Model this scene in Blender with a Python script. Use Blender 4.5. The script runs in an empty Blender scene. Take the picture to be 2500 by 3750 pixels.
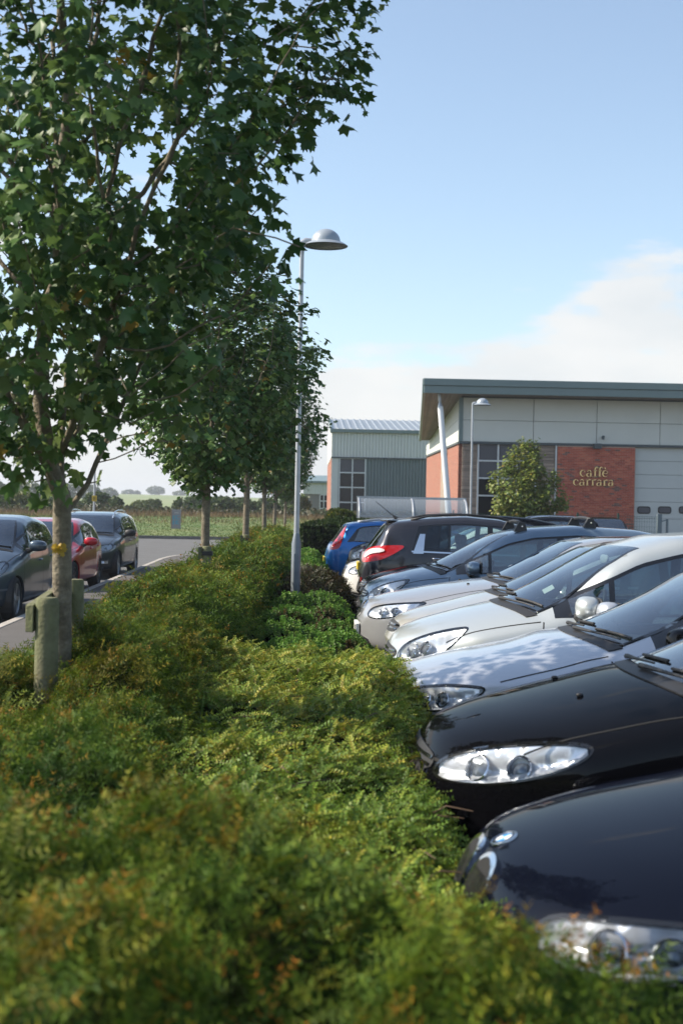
import bpy, bmesh, math, random
import numpy as np
from mathutils import Vector, Matrix
from mathutils.bvhtree import BVHTree
from mathutils.kdtree import KDTree
from mathutils.geometry import delaunay_2d_cdt

scene = bpy.context.scene
COL = scene.collection
RNG = np.random.default_rng(7)
random.seed(7)

# ------------------------------------------------------------------ camera
CAM_H = 1.73
YAW, PITCH, ROLL = math.radians(1.37), math.radians(-0.23), math.radians(1.08)
FPX = 5000.0                       # focal length in pixels of the 2500 x 3750 photograph
_f = Vector((math.sin(YAW) * math.cos(PITCH), math.cos(YAW) * math.cos(PITCH), math.sin(PITCH)))
_r0 = Vector((math.cos(YAW), -math.sin(YAW), 0.0))
_u0 = _r0.cross(_f)
_r = _r0 * math.cos(ROLL) + _u0 * math.sin(ROLL)
_u = _u0 * math.cos(ROLL) - _r0 * math.sin(ROLL)
CAM = Vector((0.0, 0.0, CAM_H))
cam_data = bpy.data.cameras.new('camera')
cam = bpy.data.objects.new('camera', cam_data)
COL.objects.link(cam)
cam.matrix_world = Matrix(((_r.x, _u.x, -_f.x, CAM.x), (_r.y, _u.y, -_f.y, CAM.y), (_r.z, _u.z, -_f.z, CAM.z), (0, 0, 0, 1)))
cam_data.sensor_fit = 'VERTICAL'
cam_data.sensor_height = 36.0
cam_data.sensor_width = 24.0
cam_data.lens = FPX / 3750.0 * 36.0
cam_data.clip_start = 0.05
cam_data.clip_end = 9000.0
cam_data.dof.use_dof = True
cam_data.dof.focus_distance = 13.0
cam_data.dof.aperture_fstop = 3.6
cam_data.dof.aperture_blades = 7
scene.camera = cam

def at(px, py, d):
    """photo pixel -> world point at depth d along the optical axis"""
    return CAM + (_f + _r * ((px - 1250.0) / FPX) + _u * ((1875.0 - py) / FPX)) * d

def proj(p):
    v = Vector(p) - CAM
    z = v.dot(_f)
    return 1250 + FPX * v.dot(_r) / z, 1875 - FPX * v.dot(_u) / z

# ------------------------------------------------------------------ light
SUN_EL, SUN_AZ = math.radians(39.0), math.radians(-86.0)     # azimuth from +Y towards +X: sun stands left and a little ahead
sun_dir = Vector((math.sin(SUN_AZ) * math.cos(SUN_EL), math.cos(SUN_AZ) * math.cos(SUN_EL), math.sin(SUN_EL)))
sl = bpy.data.lights.new('sun', 'SUN')
sl.energy = 4.0
sl.angle = math.radians(0.55)
sl.color = (1.0, 0.90, 0.76)
so = bpy.data.objects.new('sun', sl)
COL.objects.link(so)
so.rotation_euler = sun_dir.to_track_quat('Z', 'Y').to_euler()

world = bpy.data.worlds.new('World')
scene.world = world
world.use_nodes = True
_nt = world.node_tree
_nt.nodes.clear()
def wn(t, **kw):
    n = _nt.nodes.new(t)
    for k, v in kw.items():
        setattr(n, k, v)
    return n
def wl(a, b):
    _nt.links.new(a, b)
sky = wn('ShaderNodeTexSky')
sky.sky_type = 'NISHITA'
sky.sun_disc = False
sky.sun_elevation = SUN_EL
sky.sun_rotation = SUN_AZ
sky.altitude = 60
sky.air_density = 1.0
sky.dust_density = 1.0
sky.ozone_density = 1.6
tc = wn('ShaderNodeTexCoord')
sep = wn('ShaderNodeSeparateXYZ'); wl(tc.outputs['Generated'], sep.inputs[0])
mp = wn('ShaderNodeMapping'); mp.inputs['Scale'].default_value = (4.2, 4.2, 13.0); mp.inputs['Location'].default_value = (2.35, 0.4, 0.15)
wl(tc.outputs['Generated'], mp.inputs[0])
nz = wn('ShaderNodeTexNoise'); nz.inputs['Scale'].default_value = 1.0; nz.inputs['Detail'].default_value = 7.0; nz.inputs['Roughness'].default_value = 0.52
wl(mp.outputs[0], nz.inputs['Vector'])
# cumulus band low over the horizon all the way round: cover falls off with height
cov = wn('ShaderNodeMapRange'); cov.inputs['From Min'].default_value = 0.02; cov.inputs['From Max'].default_value = 0.24
cov.inputs['To Min'].default_value = 0.19; cov.inputs['To Max'].default_value = -0.17
wl(sep.outputs[2], cov.inputs['Value'])
ad = wn('ShaderNodeMath', operation='ADD'); wl(nz.outputs[0], ad.inputs[0]); wl(cov.outputs[0], ad.inputs[1])
sm = wn('ShaderNodeMapRange', interpolation_type='SMOOTHSTEP'); sm.inputs['From Min'].default_value = 0.50; sm.inputs['From Max'].default_value = 0.57
wl(ad.outputs[0], sm.inputs['Value'])
# fine structure inside the cloud
mp2 = wn('ShaderNodeMapping'); mp2.inputs['Scale'].default_value = (9, 9, 22); wl(tc.outputs['Generated'], mp2.inputs[0])
nz2 = wn('ShaderNodeTexNoise'); nz2.inputs['Scale'].default_value = 1.0; nz2.inputs['Detail'].default_value = 6.0
wl(mp2.outputs[0], nz2.inputs['Vector'])
cr = wn('ShaderNodeValToRGB')
cr.color_ramp.elements[0].position = 0.30; cr.color_ramp.elements[0].color = (3.8, 3.95, 4.05, 1)
cr.color_ramp.elements[1].position = 0.65; cr.color_ramp.elements[1].color = (4.45, 4.45, 4.40, 1)
wl(nz2.outputs[0], cr.inputs[0])
cmul = wn('ShaderNodeMath', operation='MULTIPLY'); cmul.inputs[1].default_value = 0.93; wl(sm.outputs[0], cmul.inputs[0])
mx = wn('ShaderNodeMix', data_type='RGBA'); hs = wn('ShaderNodeHueSaturation'); hs.inputs['Saturation'].default_value = 0.84; wl(sky.outputs[0], hs.inputs['Color'])
tn = wn('ShaderNodeVectorMath', operation='MULTIPLY'); tn.inputs[1].default_value = (0.96, 1.0, 1.0); wl(hs.outputs[0], tn.inputs[0])
wl(cmul.outputs[0], mx.inputs['Factor']); wl(tn.outputs[0], mx.inputs['A']); wl(cr.outputs[0], mx.inputs['B'])
bg = wn('ShaderNodeBackground'); bg.inputs['Strength'].default_value = 0.108
wl(mx.outputs['Result'], bg.inputs['Color'])
wo = wn('ShaderNodeOutputWorld'); wl(bg.outputs[0], wo.inputs['Surface'])

vs = scene.view_settings
vs.view_transform = 'Standard'
vs.look = 'None'
vs.exposure = 1.0
vs.gamma = 1.0
vs.use_curve_mapping = False
scene.cycles.max_bounces = 8
scene.cycles.transparent_max_bounces = 16
scene.cycles.caustics_reflective = False
scene.cycles.caustics_refractive = False
scene.cycles.sample_clamp_indirect = 6.0
scene.cycles.use_denoising = True

# ------------------------------------------------------------------ materials
MATS = {}
def mat(name, color=(0.5, 0.5, 0.5), rough=0.6, metal=0.0, var=0.0, vscale=6.0, bump=0.0, bscale=40.0, coat=0.0, spec=0.5,
        attr=None, color2=None, streak=None, coat_rough=0.03, backdark=None, transl=0.0, objvar=0.0):
    if name in MATS:
        return MATS[name]
    m = bpy.data.materials.new(name)
    m.use_nodes = True
    nt = m.node_tree
    b = nt.nodes['Principled BSDF']
    out = nt.nodes['Material Output']
    b.inputs['Base Color'].default_value = (*color, 1)
    b.inputs['Roughness'].default_value = rough
    b.inputs['Metallic'].default_value = metal
    b.inputs['Coat Weight'].default_value = coat
    b.inputs['Coat Roughness'].default_value = coat_rough
    b.inputs['Specular IOR Level'].default_value = spec
    N = nt.nodes.new
    L = nt.links.new
    src = None
    tcn = N('ShaderNodeTexCoord')
    if attr:
        a = N('ShaderNodeAttribute'); a.attribute_name = attr
        src = a.outputs['Color']
    if var > 0 or color2:
        mpn = N('ShaderNodeMapping')
        if streak:
            mpn.inputs['Scale'].default_value = streak
        L(tcn.outputs['Object'], mpn.inputs[0])
        n = N('ShaderNodeTexNoise'); n.inputs['Scale'].default_value = vscale; n.inputs['Detail'].default_value = 6; n.inputs['Roughness'].default_value = 0.6
        L(mpn.outputs[0], n.inputs['Vector'])
        if color2:
            r = N('ShaderNodeValToRGB')
            r.color_ramp.elements[0].position = 0.36; r.color_ramp.elements[0].color = (*color, 1)
            r.color_ramp.elements[1].position = 0.66; r.color_ramp.elements[1].color = (*color2, 1)
            L(n.outputs[0], r.inputs[0])
            src = r.outputs[0]
        if var > 0:
            mr = N('ShaderNodeMapRange'); mr.inputs['From Min'].default_value = 0.25; mr.inputs['From Max'].default_value = 0.75
            mr.inputs['To Min'].default_value = 1 - var; mr.inputs['To Max'].default_value = 1 + var
            if color2:
                n2 = N('ShaderNodeTexNoise'); n2.inputs['Scale'].default_value = vscale * 7.3; n2.inputs['Detail'].default_value = 5
                L(tcn.outputs['Object'], n2.inputs['Vector']); L(n2.outputs[0], mr.inputs['Value'])
            else:
                L(n.outputs[0], mr.inputs['Value'])
            vm = N('ShaderNodeVectorMath'); vm.operation = 'SCALE'
            if src is None:
                vm.inputs[0].default_value = color
            else:
                L(src, vm.inputs[0])
            L(mr.outputs[0], vm.inputs['Scale'])
            src = vm.outputs[0]
    if objvar > 0:
        oi = N('ShaderNodeObjectInfo')
        mr = N('ShaderNodeMapRange'); mr.inputs['To Min'].default_value = 1 - objvar; mr.inputs['To Max'].default_value = 1 + objvar
        L(oi.outputs['Random'], mr.inputs['Value'])
        vm = N('ShaderNodeVectorMath'); vm.operation = 'SCALE'
        if src is None:
            vm.inputs[0].default_value = color
        else:
            L(src, vm.inputs[0])
        L(mr.outputs[0], vm.inputs['Scale'])
        src = vm.outputs[0]
    if src is not None:
        L(src, b.inputs['Base Color'])
    if bump > 0:
        n = N('ShaderNodeTexNoise'); n.inputs['Scale'].default_value = bscale; n.inputs['Detail'].default_value = 5
        L(tcn.outputs['Object'], n.inputs['Vector'])
        bp = N('ShaderNodeBump'); bp.inputs['Strength'].default_value = bump; bp.inputs['Distance'].default_value = 0.02
        L(n.outputs[0], bp.inputs['Height']); L(bp.outputs[0], b.inputs['Normal'])
    if transl > 0:
        t = N('ShaderNodeBsdfTranslucent')
        if src is not None:
            L(src, t.inputs['Color'])
        else:
            t.inputs['Color'].default_value = (*color, 1)
        ms = N('ShaderNodeMixShader'); ms.inputs[0].default_value = transl
        L(b.outputs[0], ms.inputs[1]); L(t.outputs[0], ms.inputs[2]); L(ms.outputs[0], out.inputs['Surface'])
    if backdark:
        g = N('ShaderNodeNewGeometry')
        d = N('ShaderNodeBsdfDiffuse'); d.inputs['Color'].default_value = (*backdark, 1)
        ms = N('ShaderNodeMixShader')
        L(g.outputs['Backfacing'], ms.inputs[0]); L(b.outputs[0], ms.inputs[1]); L(d.outputs[0], ms.inputs[2]); L(ms.outputs[0], out.inputs['Surface'])
    MATS[name] = m
    return m

def glass_mat(name, tint=(0.45, 0.55, 0.55), rough=0.0, ior=1.5, base=0.0):
    if name in MATS:
        return MATS[name]
    m = bpy.data.materials.new(name); m.use_nodes = True
    nt = m.node_tree; N = nt.nodes.new; L = nt.links.new
    nt.nodes.remove(nt.nodes['Principled BSDF'])
    out = nt.nodes['Material Output']
    t = N('ShaderNodeBsdfTransparent'); t.inputs[0].default_value = (*tint, 1)
    g = N('ShaderNodeBsdfGlossy'); g.inputs['Roughness'].default_value = rough; g.inputs[0].default_value = (0.95, 0.97, 1, 1)
    lw = N('ShaderNodeFresnel'); lw.inputs['IOR'].default_value = ior
    mr = N('ShaderNodeMath'); mr.operation = 'ADD'; mr.inputs[1].default_value = base; mr.use_clamp = True
    L(lw.outputs[0], mr.inputs[0])
    ms = N('ShaderNodeMixShader'); L(mr.outputs[0], ms.inputs[0]); L(t.outputs[0], ms.inputs[1]); L(g.outputs[0], ms.inputs[2])
    L(ms.outputs[0], out.inputs['Surface'])
    MATS[name] = m
    return m

# ------------------------------------------------------------------ object helpers
def tag(o, label=None, cat=None, group=None, kind=None):
    if label: o['label'] = label
    if cat: o['category'] = cat
    if group: o['group'] = group
    if kind: o['kind'] = kind
    return o

def link(name, mesh, m=None, parent=None, smooth=False, loc=None):
    if m is not None and len(mesh.materials) == 0:
        mesh.materials.append(m)
    if smooth:
        mesh.polygons.foreach_set('use_smooth', np.ones(len(mesh.polygons), dtype=bool))
    o = bpy.data.objects.new(name, mesh)
    COL.objects.link(o)
    if parent is not None:
        o.parent = parent
    if loc is not None:
        o.location = loc
    return o

def empty(name, loc=(0, 0, 0), rz=0.0):
    o = bpy.data.objects.new(name, None)
    o.empty_display_size = 0.2
    COL.objects.link(o)
    o.location = loc
    o.rotation_euler = (0, 0, rz)
    return o

def npmesh(name, V, F, col=None):
    """V (n,3); F (m,k) single-size faces"""
    V = np.asarray(V, dtype=np.float32); F = np.asarray(F, dtype=np.int32)
    me = bpy.data.meshes.new(name)
    n, (m, k) = len(V), F.shape
    me.vertices.add(n); me.vertices.foreach_set('co', V.ravel())
    me.loops.add(m * k); me.loops.foreach_set('vertex_index', F.ravel())
    me.polygons.add(m); me.polygons.foreach_set('loop_start', np.arange(0, m * k, k, dtype=np.int32))
    if col is not None:
        c = np.ones((n, 4), dtype=np.float32); c[:, :3] = col
        a = me.attributes.new('Col', 'FLOAT_COLOR', 'POINT'); a.data.foreach_set('color', c.ravel())
    me.update(calc_edges=True)
    return me

class MB:
    """mesh collector: boxes, tubes, prisms, lathes"""
    def __init__(s): s.v = []; s.f = []
    def add(s, v, f):
        b = len(s.v); s.v += [tuple(p) for p in v]; s.f += [tuple(b + i for i in q) for q in f]
        return s
    def box(s, x0, x1, y0, y1, z0, z1):
        v = [(x0, y0, z0), (x1, y0, z0), (x1, y1, z0), (x0, y1, z0), (x0, y0, z1), (x1, y0, z1), (x1, y1, z1), (x0, y1, z1)]
        return s.add(v, [(0, 3, 2, 1), (4, 5, 6, 7), (0, 1, 5, 4), (1, 2, 6, 5), (2, 3, 7, 6), (3, 0, 4, 7)])
    def tube(s, pts, rad, n=8, caps=True):
        pts = [Vector(p) for p in pts]
        if not hasattr(rad, '__len__'): rad = [rad] * len(pts)
        b = len(s.v); prev = None
        for i, p in enumerate(pts):
            d = (pts[min(i + 1, len(pts) - 1)] - pts[max(i - 1, 0)]).normalized()
            if prev is None:
                a = d.cross(Vector((0, 0, 1)) if abs(d.z) < 0.9 else Vector((1, 0, 0))).normalized()
            else:
                a = (prev - d * prev.dot(d)).normalized()
            prev = a; c = d.cross(a)
            for k in range(n):
                t = 2 * math.pi * k / n
                s.v.append(tuple(p + (a * math.cos(t) + c * math.sin(t)) * rad[i]))
        for i in range(len(pts) - 1):
            for k in range(n):
                k2 = (k + 1) % n
                s.f.append((b + i * n + k, b + i * n + k2, b + (i + 1) * n + k2, b + (i + 1) * n + k))
        if caps:
            s.f.append(tuple(b + k for k in reversed(range(n))))
            s.f.append(tuple(b + (len(pts) - 1) * n + k for k in range(n)))
        return s
    def lathe(s, prof, n=24, c=(0, 0, 0), axis='z'):
        """prof: (r, h) list"""
        b = len(s.v)
        for r, h in prof:
            for k in range(n):
                t = 2 * math.pi * k / n
                a, d = r * math.cos(t), r * math.sin(t)
                p = {'z': (a, d, h), 'y': (a, h, d), 'x': (h, a, d)}[axis]
                s.v.append((p[0] + c[0], p[1] + c[1], p[2] + c[2]))
        for i in range(len(prof) - 1):
            for k in range(n):
                k2 = (k + 1) % n
                s.f.append((b + i * n + k, b + i * n + k2, b + (i + 1) * n + k2, b + (i + 1) * n + k))
        return s
    def prism(s, poly, lo, hi, axis='y'):
        """poly in the two other axes, extruded along axis"""
        n = len(poly); b = len(s.v)
        for h in (lo, hi):
            for (a, c) in poly:
                s.v.append({'y': (a, h, c), 'x': (h, a, c), 'z': (a, c, h)}[axis])
        s.f.append(tuple(b + i for i in range(n))); s.f.append(tuple(b + n + i for i in reversed(range(n))))
        for i in range(n):
            j = (i + 1) % n
            s.f.append((b + j, b + i, b + n + i, b + n + j))
        return s
    def mesh(s, name, bevel=0.0):
        me = bpy.data.meshes.new(name); me.from_pydata(s.v, [], s.f); me.update()
        bm = bmesh.new(); bm.from_mesh(me)
        bmesh.ops.recalc_face_normals(bm, faces=bm.faces)
        if bevel > 0:
            bmesh.ops.bevel(bm, geom=list(bm.edges), offset=bevel, segments=2, affect='EDGES', clamp_overlap=True, profile=0.6)
        bm.to_mesh(me); bm.free()
        return me
    def obj(s, name, m, parent=None, smooth=False, loc=None, bevel=0.0):
        o = link(name, s.mesh(name, bevel), m, parent, smooth, loc)
        if smooth == 'auto':
            pass
        return o

def smooth_angle(o, deg=35):
    me = o.data
    me.polygons.foreach_set('use_smooth', np.ones(len(me.polygons), dtype=bool))
    bm = bmesh.new(); bm.from_mesh(me)
    lim = math.radians(deg)
    for e in bm.edges:
        if len(e.link_faces) == 2 and e.calc_face_angle(0) > lim:
            e.smooth = False
    bm.to_mesh(me); bm.free()
    return o

def copy_tree(o, parent=None):
    c = o.copy(); COL.objects.link(c); c.parent = parent
    for ch in list(o.children):
        copy_tree(ch, c)
    return c

def vnoise(P, seed=0, octaves=3):
    """cheap smooth pseudo noise in [-1,1], P (n,2or3)"""
    P = np.asarray(P, float); r = np.random.default_rng(seed); out = np.zeros(len(P)); amp = 1.0; tot = 0; fr = 1.0
    for o in range(octaves):
        for k in range(4):
            d = r.normal(size=P.shape[1]); d /= np.linalg.norm(d)
            out += amp * 0.5 * np.sin(P @ d * fr * r.uniform(0.8, 1.5) + r.uniform(0, 6.28))
        tot += amp; amp *= 0.55; fr *= 2.1
    return np.clip(out / tot / 1.0, -1, 1)

def rot_from(dirs, ups, roll=None):
    """(N,3) x-axis dirs, approximate z ups -> (N,3,3) matrices with columns x,y,z"""
    x = dirs / np.linalg.norm(dirs, axis=1, keepdims=True)
    y = np.cross(ups, x); ln = np.linalg.norm(y, axis=1, keepdims=True); y = y / np.maximum(ln, 1e-6)
    z = np.cross(x, y)
    if roll is not None:
        c, s_ = np.cos(roll)[:, None], np.sin(roll)[:, None]
        y, z = y * c + z * s_, z * c - y * s_
    return np.stack([x, y, z], axis=2)

def scatter(name, tmpl, R, T, S, col):
    """tmpl = (V, F, tcol or None): copies of a sprig joined in one mesh; col (N,3)"""
    V, F, tcol = tmpl
    N, n = len(T), len(V)
    W = np.einsum('nij,vj->nvi', R, V) * S[:, None, None] + T[:, None, :]
    FF = (F[None] + (np.arange(N) * n)[:, None, None]).reshape(-1, F.shape[1])
    C = np.repeat(col[:, None, :], n, axis=1)
    if tcol is not None:
        C = C * tcol[None]
    return W.reshape(-1, 3), FF, C.reshape(-1, 3)

def joined(name, lst):
    V, F, C, b = [], [], [], 0
    for (v, f, c) in lst:
        V.append(v); F.append(f + b); C.append(c); b += len(v)
    return npmesh(name, np.concatenate(V), np.concatenate(F), np.concatenate(C))
# ================================================================== setting
M_asph = mat('asphalt', (0.105, 0.103, 0.10), 0.85, var=0.22, vscale=1.3, bump=0.25, bscale=160)
M_park = mat('car_park_asphalt', (0.045, 0.045, 0.047), 0.85, var=0.25, vscale=1.5, bump=0.25, bscale=160)
M_pave = mat('pavement_tarmac', (0.085, 0.078, 0.072), 0.9, var=0.2, vscale=2.0, bump=0.3, bscale=120)
M_kerb = mat('kerb_concrete', (0.36, 0.33, 0.29), 0.85, var=0.18, vscale=5, bump=0.2, bscale=60, objvar=0.08)
M_kerbd = mat('kerb_concrete_dark', (0.13, 0.125, 0.12), 0.85, var=0.18, vscale=5)
M_soil = mat('soil', (0.045, 0.032, 0.022), 0.95, var=0.3, vscale=8, bump=0.5, bscale=30)
M_grass = mat('grass', (0.075, 0.13, 0.028), 0.9, var=0.25, vscale=0.6, color2=(0.14, 0.16, 0.05))
M_field = mat('field', (0.14, 0.20, 0.045), 0.9, var=0.12, vscale=0.02, color2=(0.20, 0.22, 0.07))
M_line = mat('road_paint', (0.7, 0.7, 0.66), 0.7, var=0.15, vscale=12)

def kx(d):
    return -3.75 - 0.0145 * d

g = MB(); g.add([(-6000, -200, -0.06), (6000, -200, -0.06), (6000, 7000, -0.06), (-6000, 7000, -0.06)], [(0, 1, 2, 3)])
tag(g.obj('ground', M_grass), kind='structure')

# road: lane on the left, then across behind the hedge end
r = MB()
r.add([(-16, -10, 0), (kx(-10) + 0.05, -10, 0), (kx(42) + 0.05, 42, 0), (-3.3, 44.6, 0), (60, 45.5, 0), (60, 66.3, 0), (-60, 66.3, 0), (-60, 46, 0), (-16, 42, 0)],
      [(0, 1, 2, 3, 4, 5, 6, 7, 8)])
tag(r.obj('road', M_asph), kind='structure')
# car park
c = MB(); c.add([(0.42, -10, 0), (70, -10, 0), (70, 44, 0), (0.42, 44, 0)], [(0, 1, 2, 3)])
cp = tag(c.obj('car_park_ground', M_park), kind='structure')
for i, y in enumerate((2.75, 5.05, 7.2, 9.35, 11.45, 13.55, 15.9, 18.35, 20.6, 22.75, 24.95, 27.3, 29.8)):
    c = MB(); c.box(0.75, 5.6, y - 0.045, y + 0.045, 0.001, 0.004); c.obj('bay_line', M_line, cp)

# pavement with kerb stones as separate pieces
cur = [(kx(d), d) for d in (-4, 0, 6, 12, 18, 24, 30, 36, 40)] + [(kx(42) + 0.1, 42), (-4.1, 43.0), (-3.6, 44.0), (-2.7, 44.6), (-1.0, 44.9), (14.0, 45.2)]
p = MB()
top = [(x + 0.125, y) for x, y in cur[:9]] + [(-4.15, 42.0), (-3.98, 42.9), (-3.5, 43.87), (-2.66, 44.46), (-1.0, 44.76), (14, 45.05)]
poly = top + [(14, 36), (-1.72, 36), (-1.72, -4)]
p.prism(poly, -0.02, 0.105, axis='z')
pav = tag(p.obj('pavement', M_pave), kind='structure')
def resample(pts, step):
    pts = np.array(pts, float); seg = np.linalg.norm(np.diff(pts, axis=0), axis=1); s = np.concatenate([[0], np.cumsum(seg)])
    n = max(2, int(round(s[-1] / step)) + 1); t = np.linspace(0, s[-1], n)
    return np.stack([np.interp(t, s, pts[:, k]) for k in range(pts.shape[1])], axis=1)
ks = resample(cur, 0.915)
for i in range(len(ks) - 1):
    a, b = ks[i], ks[i + 1]
    d = b - a; L_ = np.linalg.norm(d)
    k = MB(); k.box(0.004, L_ - 0.004, -0.125, 0, -0.02, 0.115)
    o = k.obj('kerb_stone', M_kerb, pav, bevel=0.012)
    o.location = (a[0], a[1], 0); o.rotation_euler = (0, 0, math.atan2(d[1], d[0]))

# planting bed
b = MB(); b.prism([(-1.73, -0.02), (-1.73, 0.14), (-1.2, 0.24), (-0.3, 0.2), (0.38, 0.12), (0.38, -0.02)], -3, 43.5, axis='y')
tag(b.obj('planting_bed', M_soil), kind='structure')
ke = MB()
for i, y in enumerate(np.arange(0, 42, 0.915)):
    k = MB(); k.box(0.385, 0.50, y + 0.004, y + 0.911, -0.02, 0.11); k.obj('kerb_stone', M_kerb, cp, bevel=0.012)

# far verge: a grassy bank beyond the road
def bank_z(x, y):
    t = np.clip((y - 66.4) / 14.0, 0, 1)
    return 0.13 + 0.72 * (t * t * (3 - 2 * t)) + 0.12 * vnoise(np.stack([x * 0.35, y * 0.5], axis=-1).reshape(-1, 2), 3).reshape(x.shape) * t
gx, gy = np.meshgrid(np.linspace(-60, 60, 161), np.concatenate([np.linspace(66.4, 82, 30), np.linspace(83, 160, 14)]))
gz = bank_z(gx, gy)
nx = gx.shape[1]; ny = gx.shape[0]
idx = np.arange(nx * ny).reshape(ny, nx)
F = np.stack([idx[:-1, :-1], idx[:-1, 1:], idx[1:, 1:], idx[1:, :-1]], axis=-1).reshape(-1, 4)
bank = link('grass_bank', npmesh('grass_bank', np.stack([gx, gy, gz], axis=-1).reshape(-1, 3), F), M_grass, smooth=True)
tag(bank, kind='structure')
for i, x in enumerate(np.arange(-24, 30, 0.915)):
    k = MB(); k.box(x + 0.004, x + 0.911, 66.28, 66.42, -0.02, 0.15); k.obj('kerb_stone', M_kerbd, bank)
# grass blades on the bank
def blades(n, seed, cols, h0, h1, xr, yr, zfun):
    q = np.random.default_rng(seed)
    x = q.uniform(*xr, n); y = q.uniform(*yr, n); z = zfun(x, y) - 0.01
    h = q.uniform(h0, h1, n); a = q.uniform(0, 6.28, n); w = q.uniform(0.008, 0.02, n) * 1.8
    dx, dy = np.cos(a) * w, np.sin(a) * w; lx, ly = q.normal(0, 0.3, n) * h, q.normal(0, 0.3, n) * h
    V = np.stack([np.stack([x - dx, y - dy, z], 1), np.stack([x + dx, y + dy, z], 1), np.stack([x + lx, y + ly, z + h], 1)], axis=1)
    cc = np.array(cols)[q.integers(0, len(cols), n)] * q.uniform(0.75, 1.2, (n, 1))
    return V.reshape(-1, 3), np.arange(n * 3).reshape(n, 3), np.repeat(cc, 3, axis=0)
M_leafc = mat('grass_blades', attr='Col', rough=0.75, transl=0.25, spec=0.3)
gm = joined('verge_grass', [
    blades(30000, 1, [(0.085, 0.14, 0.03), (0.095, 0.15, 0.033), (0.12, 0.155, 0.042)], 0.03, 0.09, (-24, 10), (66.5, 81), bank_z),
    blades(4000, 2, [(0.2, 0.17, 0.08), (0.15, 0.14, 0.06)], 0.12, 0.32, (-24, 10), (76, 84), bank_z)])
tag(link('verge_grass', gm, M_leafc), 'short rough grass covering the bank across the road', 'grass', kind='stuff')
gm = joined('dry_reeds', [blades(9000, 5, [(0.17, 0.11, 0.06), (0.12, 0.075, 0.045), (0.21, 0.15, 0.08)], 0.15, 0.5, (-26, 12), (82, 92), bank_z)])
tag(link('dry_reeds', gm, M_leafc), 'brown dry reeds and docks behind the grass bank', 'reeds', kind='stuff')

# hill with pale green field
hx, hy = np.meshgrid(np.linspace(-700, 500, 60), np.linspace(160, 1600, 50))
def hill_z(x, y):
    cx = -150.0
    e = np.exp(-((x - cx) / 260.0) ** 2)
    t = np.clip((y - 350) / 700.0, 0, 1); t2 = np.clip((y - 1050) / 500.0, 0, 1)
    return 0.3 + (2.6 + 5.2 * e) * (t * t * (3 - 2 * t)) - 6.0 * t2 + 0.25 * np.sin(x * 0.02) * t
hz = hill_z(hx, hy)
nx = hx.shape[1]; ny = hx.shape[0]; idx = np.arange(nx * ny).reshape(ny, nx)
F = np.stack([idx[:-1, :-1], idx[:-1, 1:], idx[1:, 1:], idx[1:, :-1]], axis=-1).reshape(-1, 4)
tag(link('hill', npmesh('hill', np.stack([hx, hy, hz], axis=-1).reshape(-1, 3), F), M_field, smooth=True), kind='structure')

# ================================================================== main building
def brick_mat(name, c1, c2, mortar, scale):
    m = bpy.data.materials.new(name); m.use_nodes = True; nt = m.node_tree; b = nt.nodes['Principled BSDF']
    tcn = nt.nodes.new('ShaderNodeTexCoord'); sp_ = nt.nodes.new('ShaderNodeSeparateXYZ'); mpn = nt.nodes.new('ShaderNodeCombineXYZ')
    nt.links.new(tcn.outputs['Object'], sp_.inputs[0]); nt.links.new(sp_.outputs[1], mpn.inputs[0]); nt.links.new(sp_.outputs[2], mpn.inputs[1])
    t = nt.nodes.new('ShaderNodeTexBrick')
    t.inputs['Color1'].default_value = (*c1, 1); t.inputs['Color2'].default_value = (*c2, 1); t.inputs['Mortar'].default_value = (*mortar, 1)
    t.inputs['Scale'].default_value = 1.0; t.inputs['Brick Width'].default_value = 0.225; t.inputs['Row Height'].default_value = 0.075; t.inputs['Mortar Size'].default_value = 0.006
    nt.links.new(mpn.outputs[0], t.inputs['Vector']); nt.links.new(t.outputs[0], b.inputs['Base Color'])
    b.inputs['Roughness'].default_value = 0.9
    return m
M_brickside = brick_mat('brick_side_wall', (0.34, 0.12, 0.075), (0.25, 0.085, 0.058), (0.30, 0.24, 0.19), (math.radians(90), 0, math.radians(90)))
BRICKS = [mat('brick_red', (0.43, 0.11, 0.068), 0.9, var=0.25, vscale=14, objvar=0.12), mat('brick_deep_red', (0.34, 0.085, 0.056), 0.9, var=0.25, vscale=14, objvar=0.12),
          mat('brick_orange', (0.50, 0.155, 0.09), 0.9, var=0.25, vscale=14, objvar=0.12), mat('brick_brown', (0.19, 0.11, 0.09), 0.9, var=0.25, vscale=14, objvar=0.15)]
M_mortar = mat('mortar', (0.40, 0.30, 0.24), 0.95, var=0.12, vscale=9)
M_panel = mat('cladding_grey', (0.60, 0.61, 0.565), 0.5, var=0.05, vscale=0.8, objvar=0.02)
M_panel2 = mat('cladding_pale', (0.58, 0.59, 0.56), 0.5, var=0.05, vscale=0.7)
M_dkclad = mat('cladding_slate', (0.13, 0.165, 0.17), 0.5, var=0.06, vscale=0.7)
M_slate = mat('fascia_slate', (0.15, 0.205, 0.205), 0.4, var=0.05, vscale=1.0)
M_dark = mat('trim_dark', (0.06, 0.075, 0.08), 0.5)
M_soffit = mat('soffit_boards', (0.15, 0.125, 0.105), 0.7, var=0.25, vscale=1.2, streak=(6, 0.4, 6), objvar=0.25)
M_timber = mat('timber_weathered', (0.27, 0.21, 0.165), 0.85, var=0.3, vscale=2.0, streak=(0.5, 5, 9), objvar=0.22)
M_alu = mat('window_frame_grey', (0.58, 0.60, 0.61), 0.4, metal=0.3)
M_winglass = mat('window_dark_glass', (0.010, 0.012, 0.015), 0.04, spec=0.25)
M_winpanel = mat('window_spandrel_panel', (0.085, 0.085, 0.10), 0.3, spec=0.3)
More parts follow.
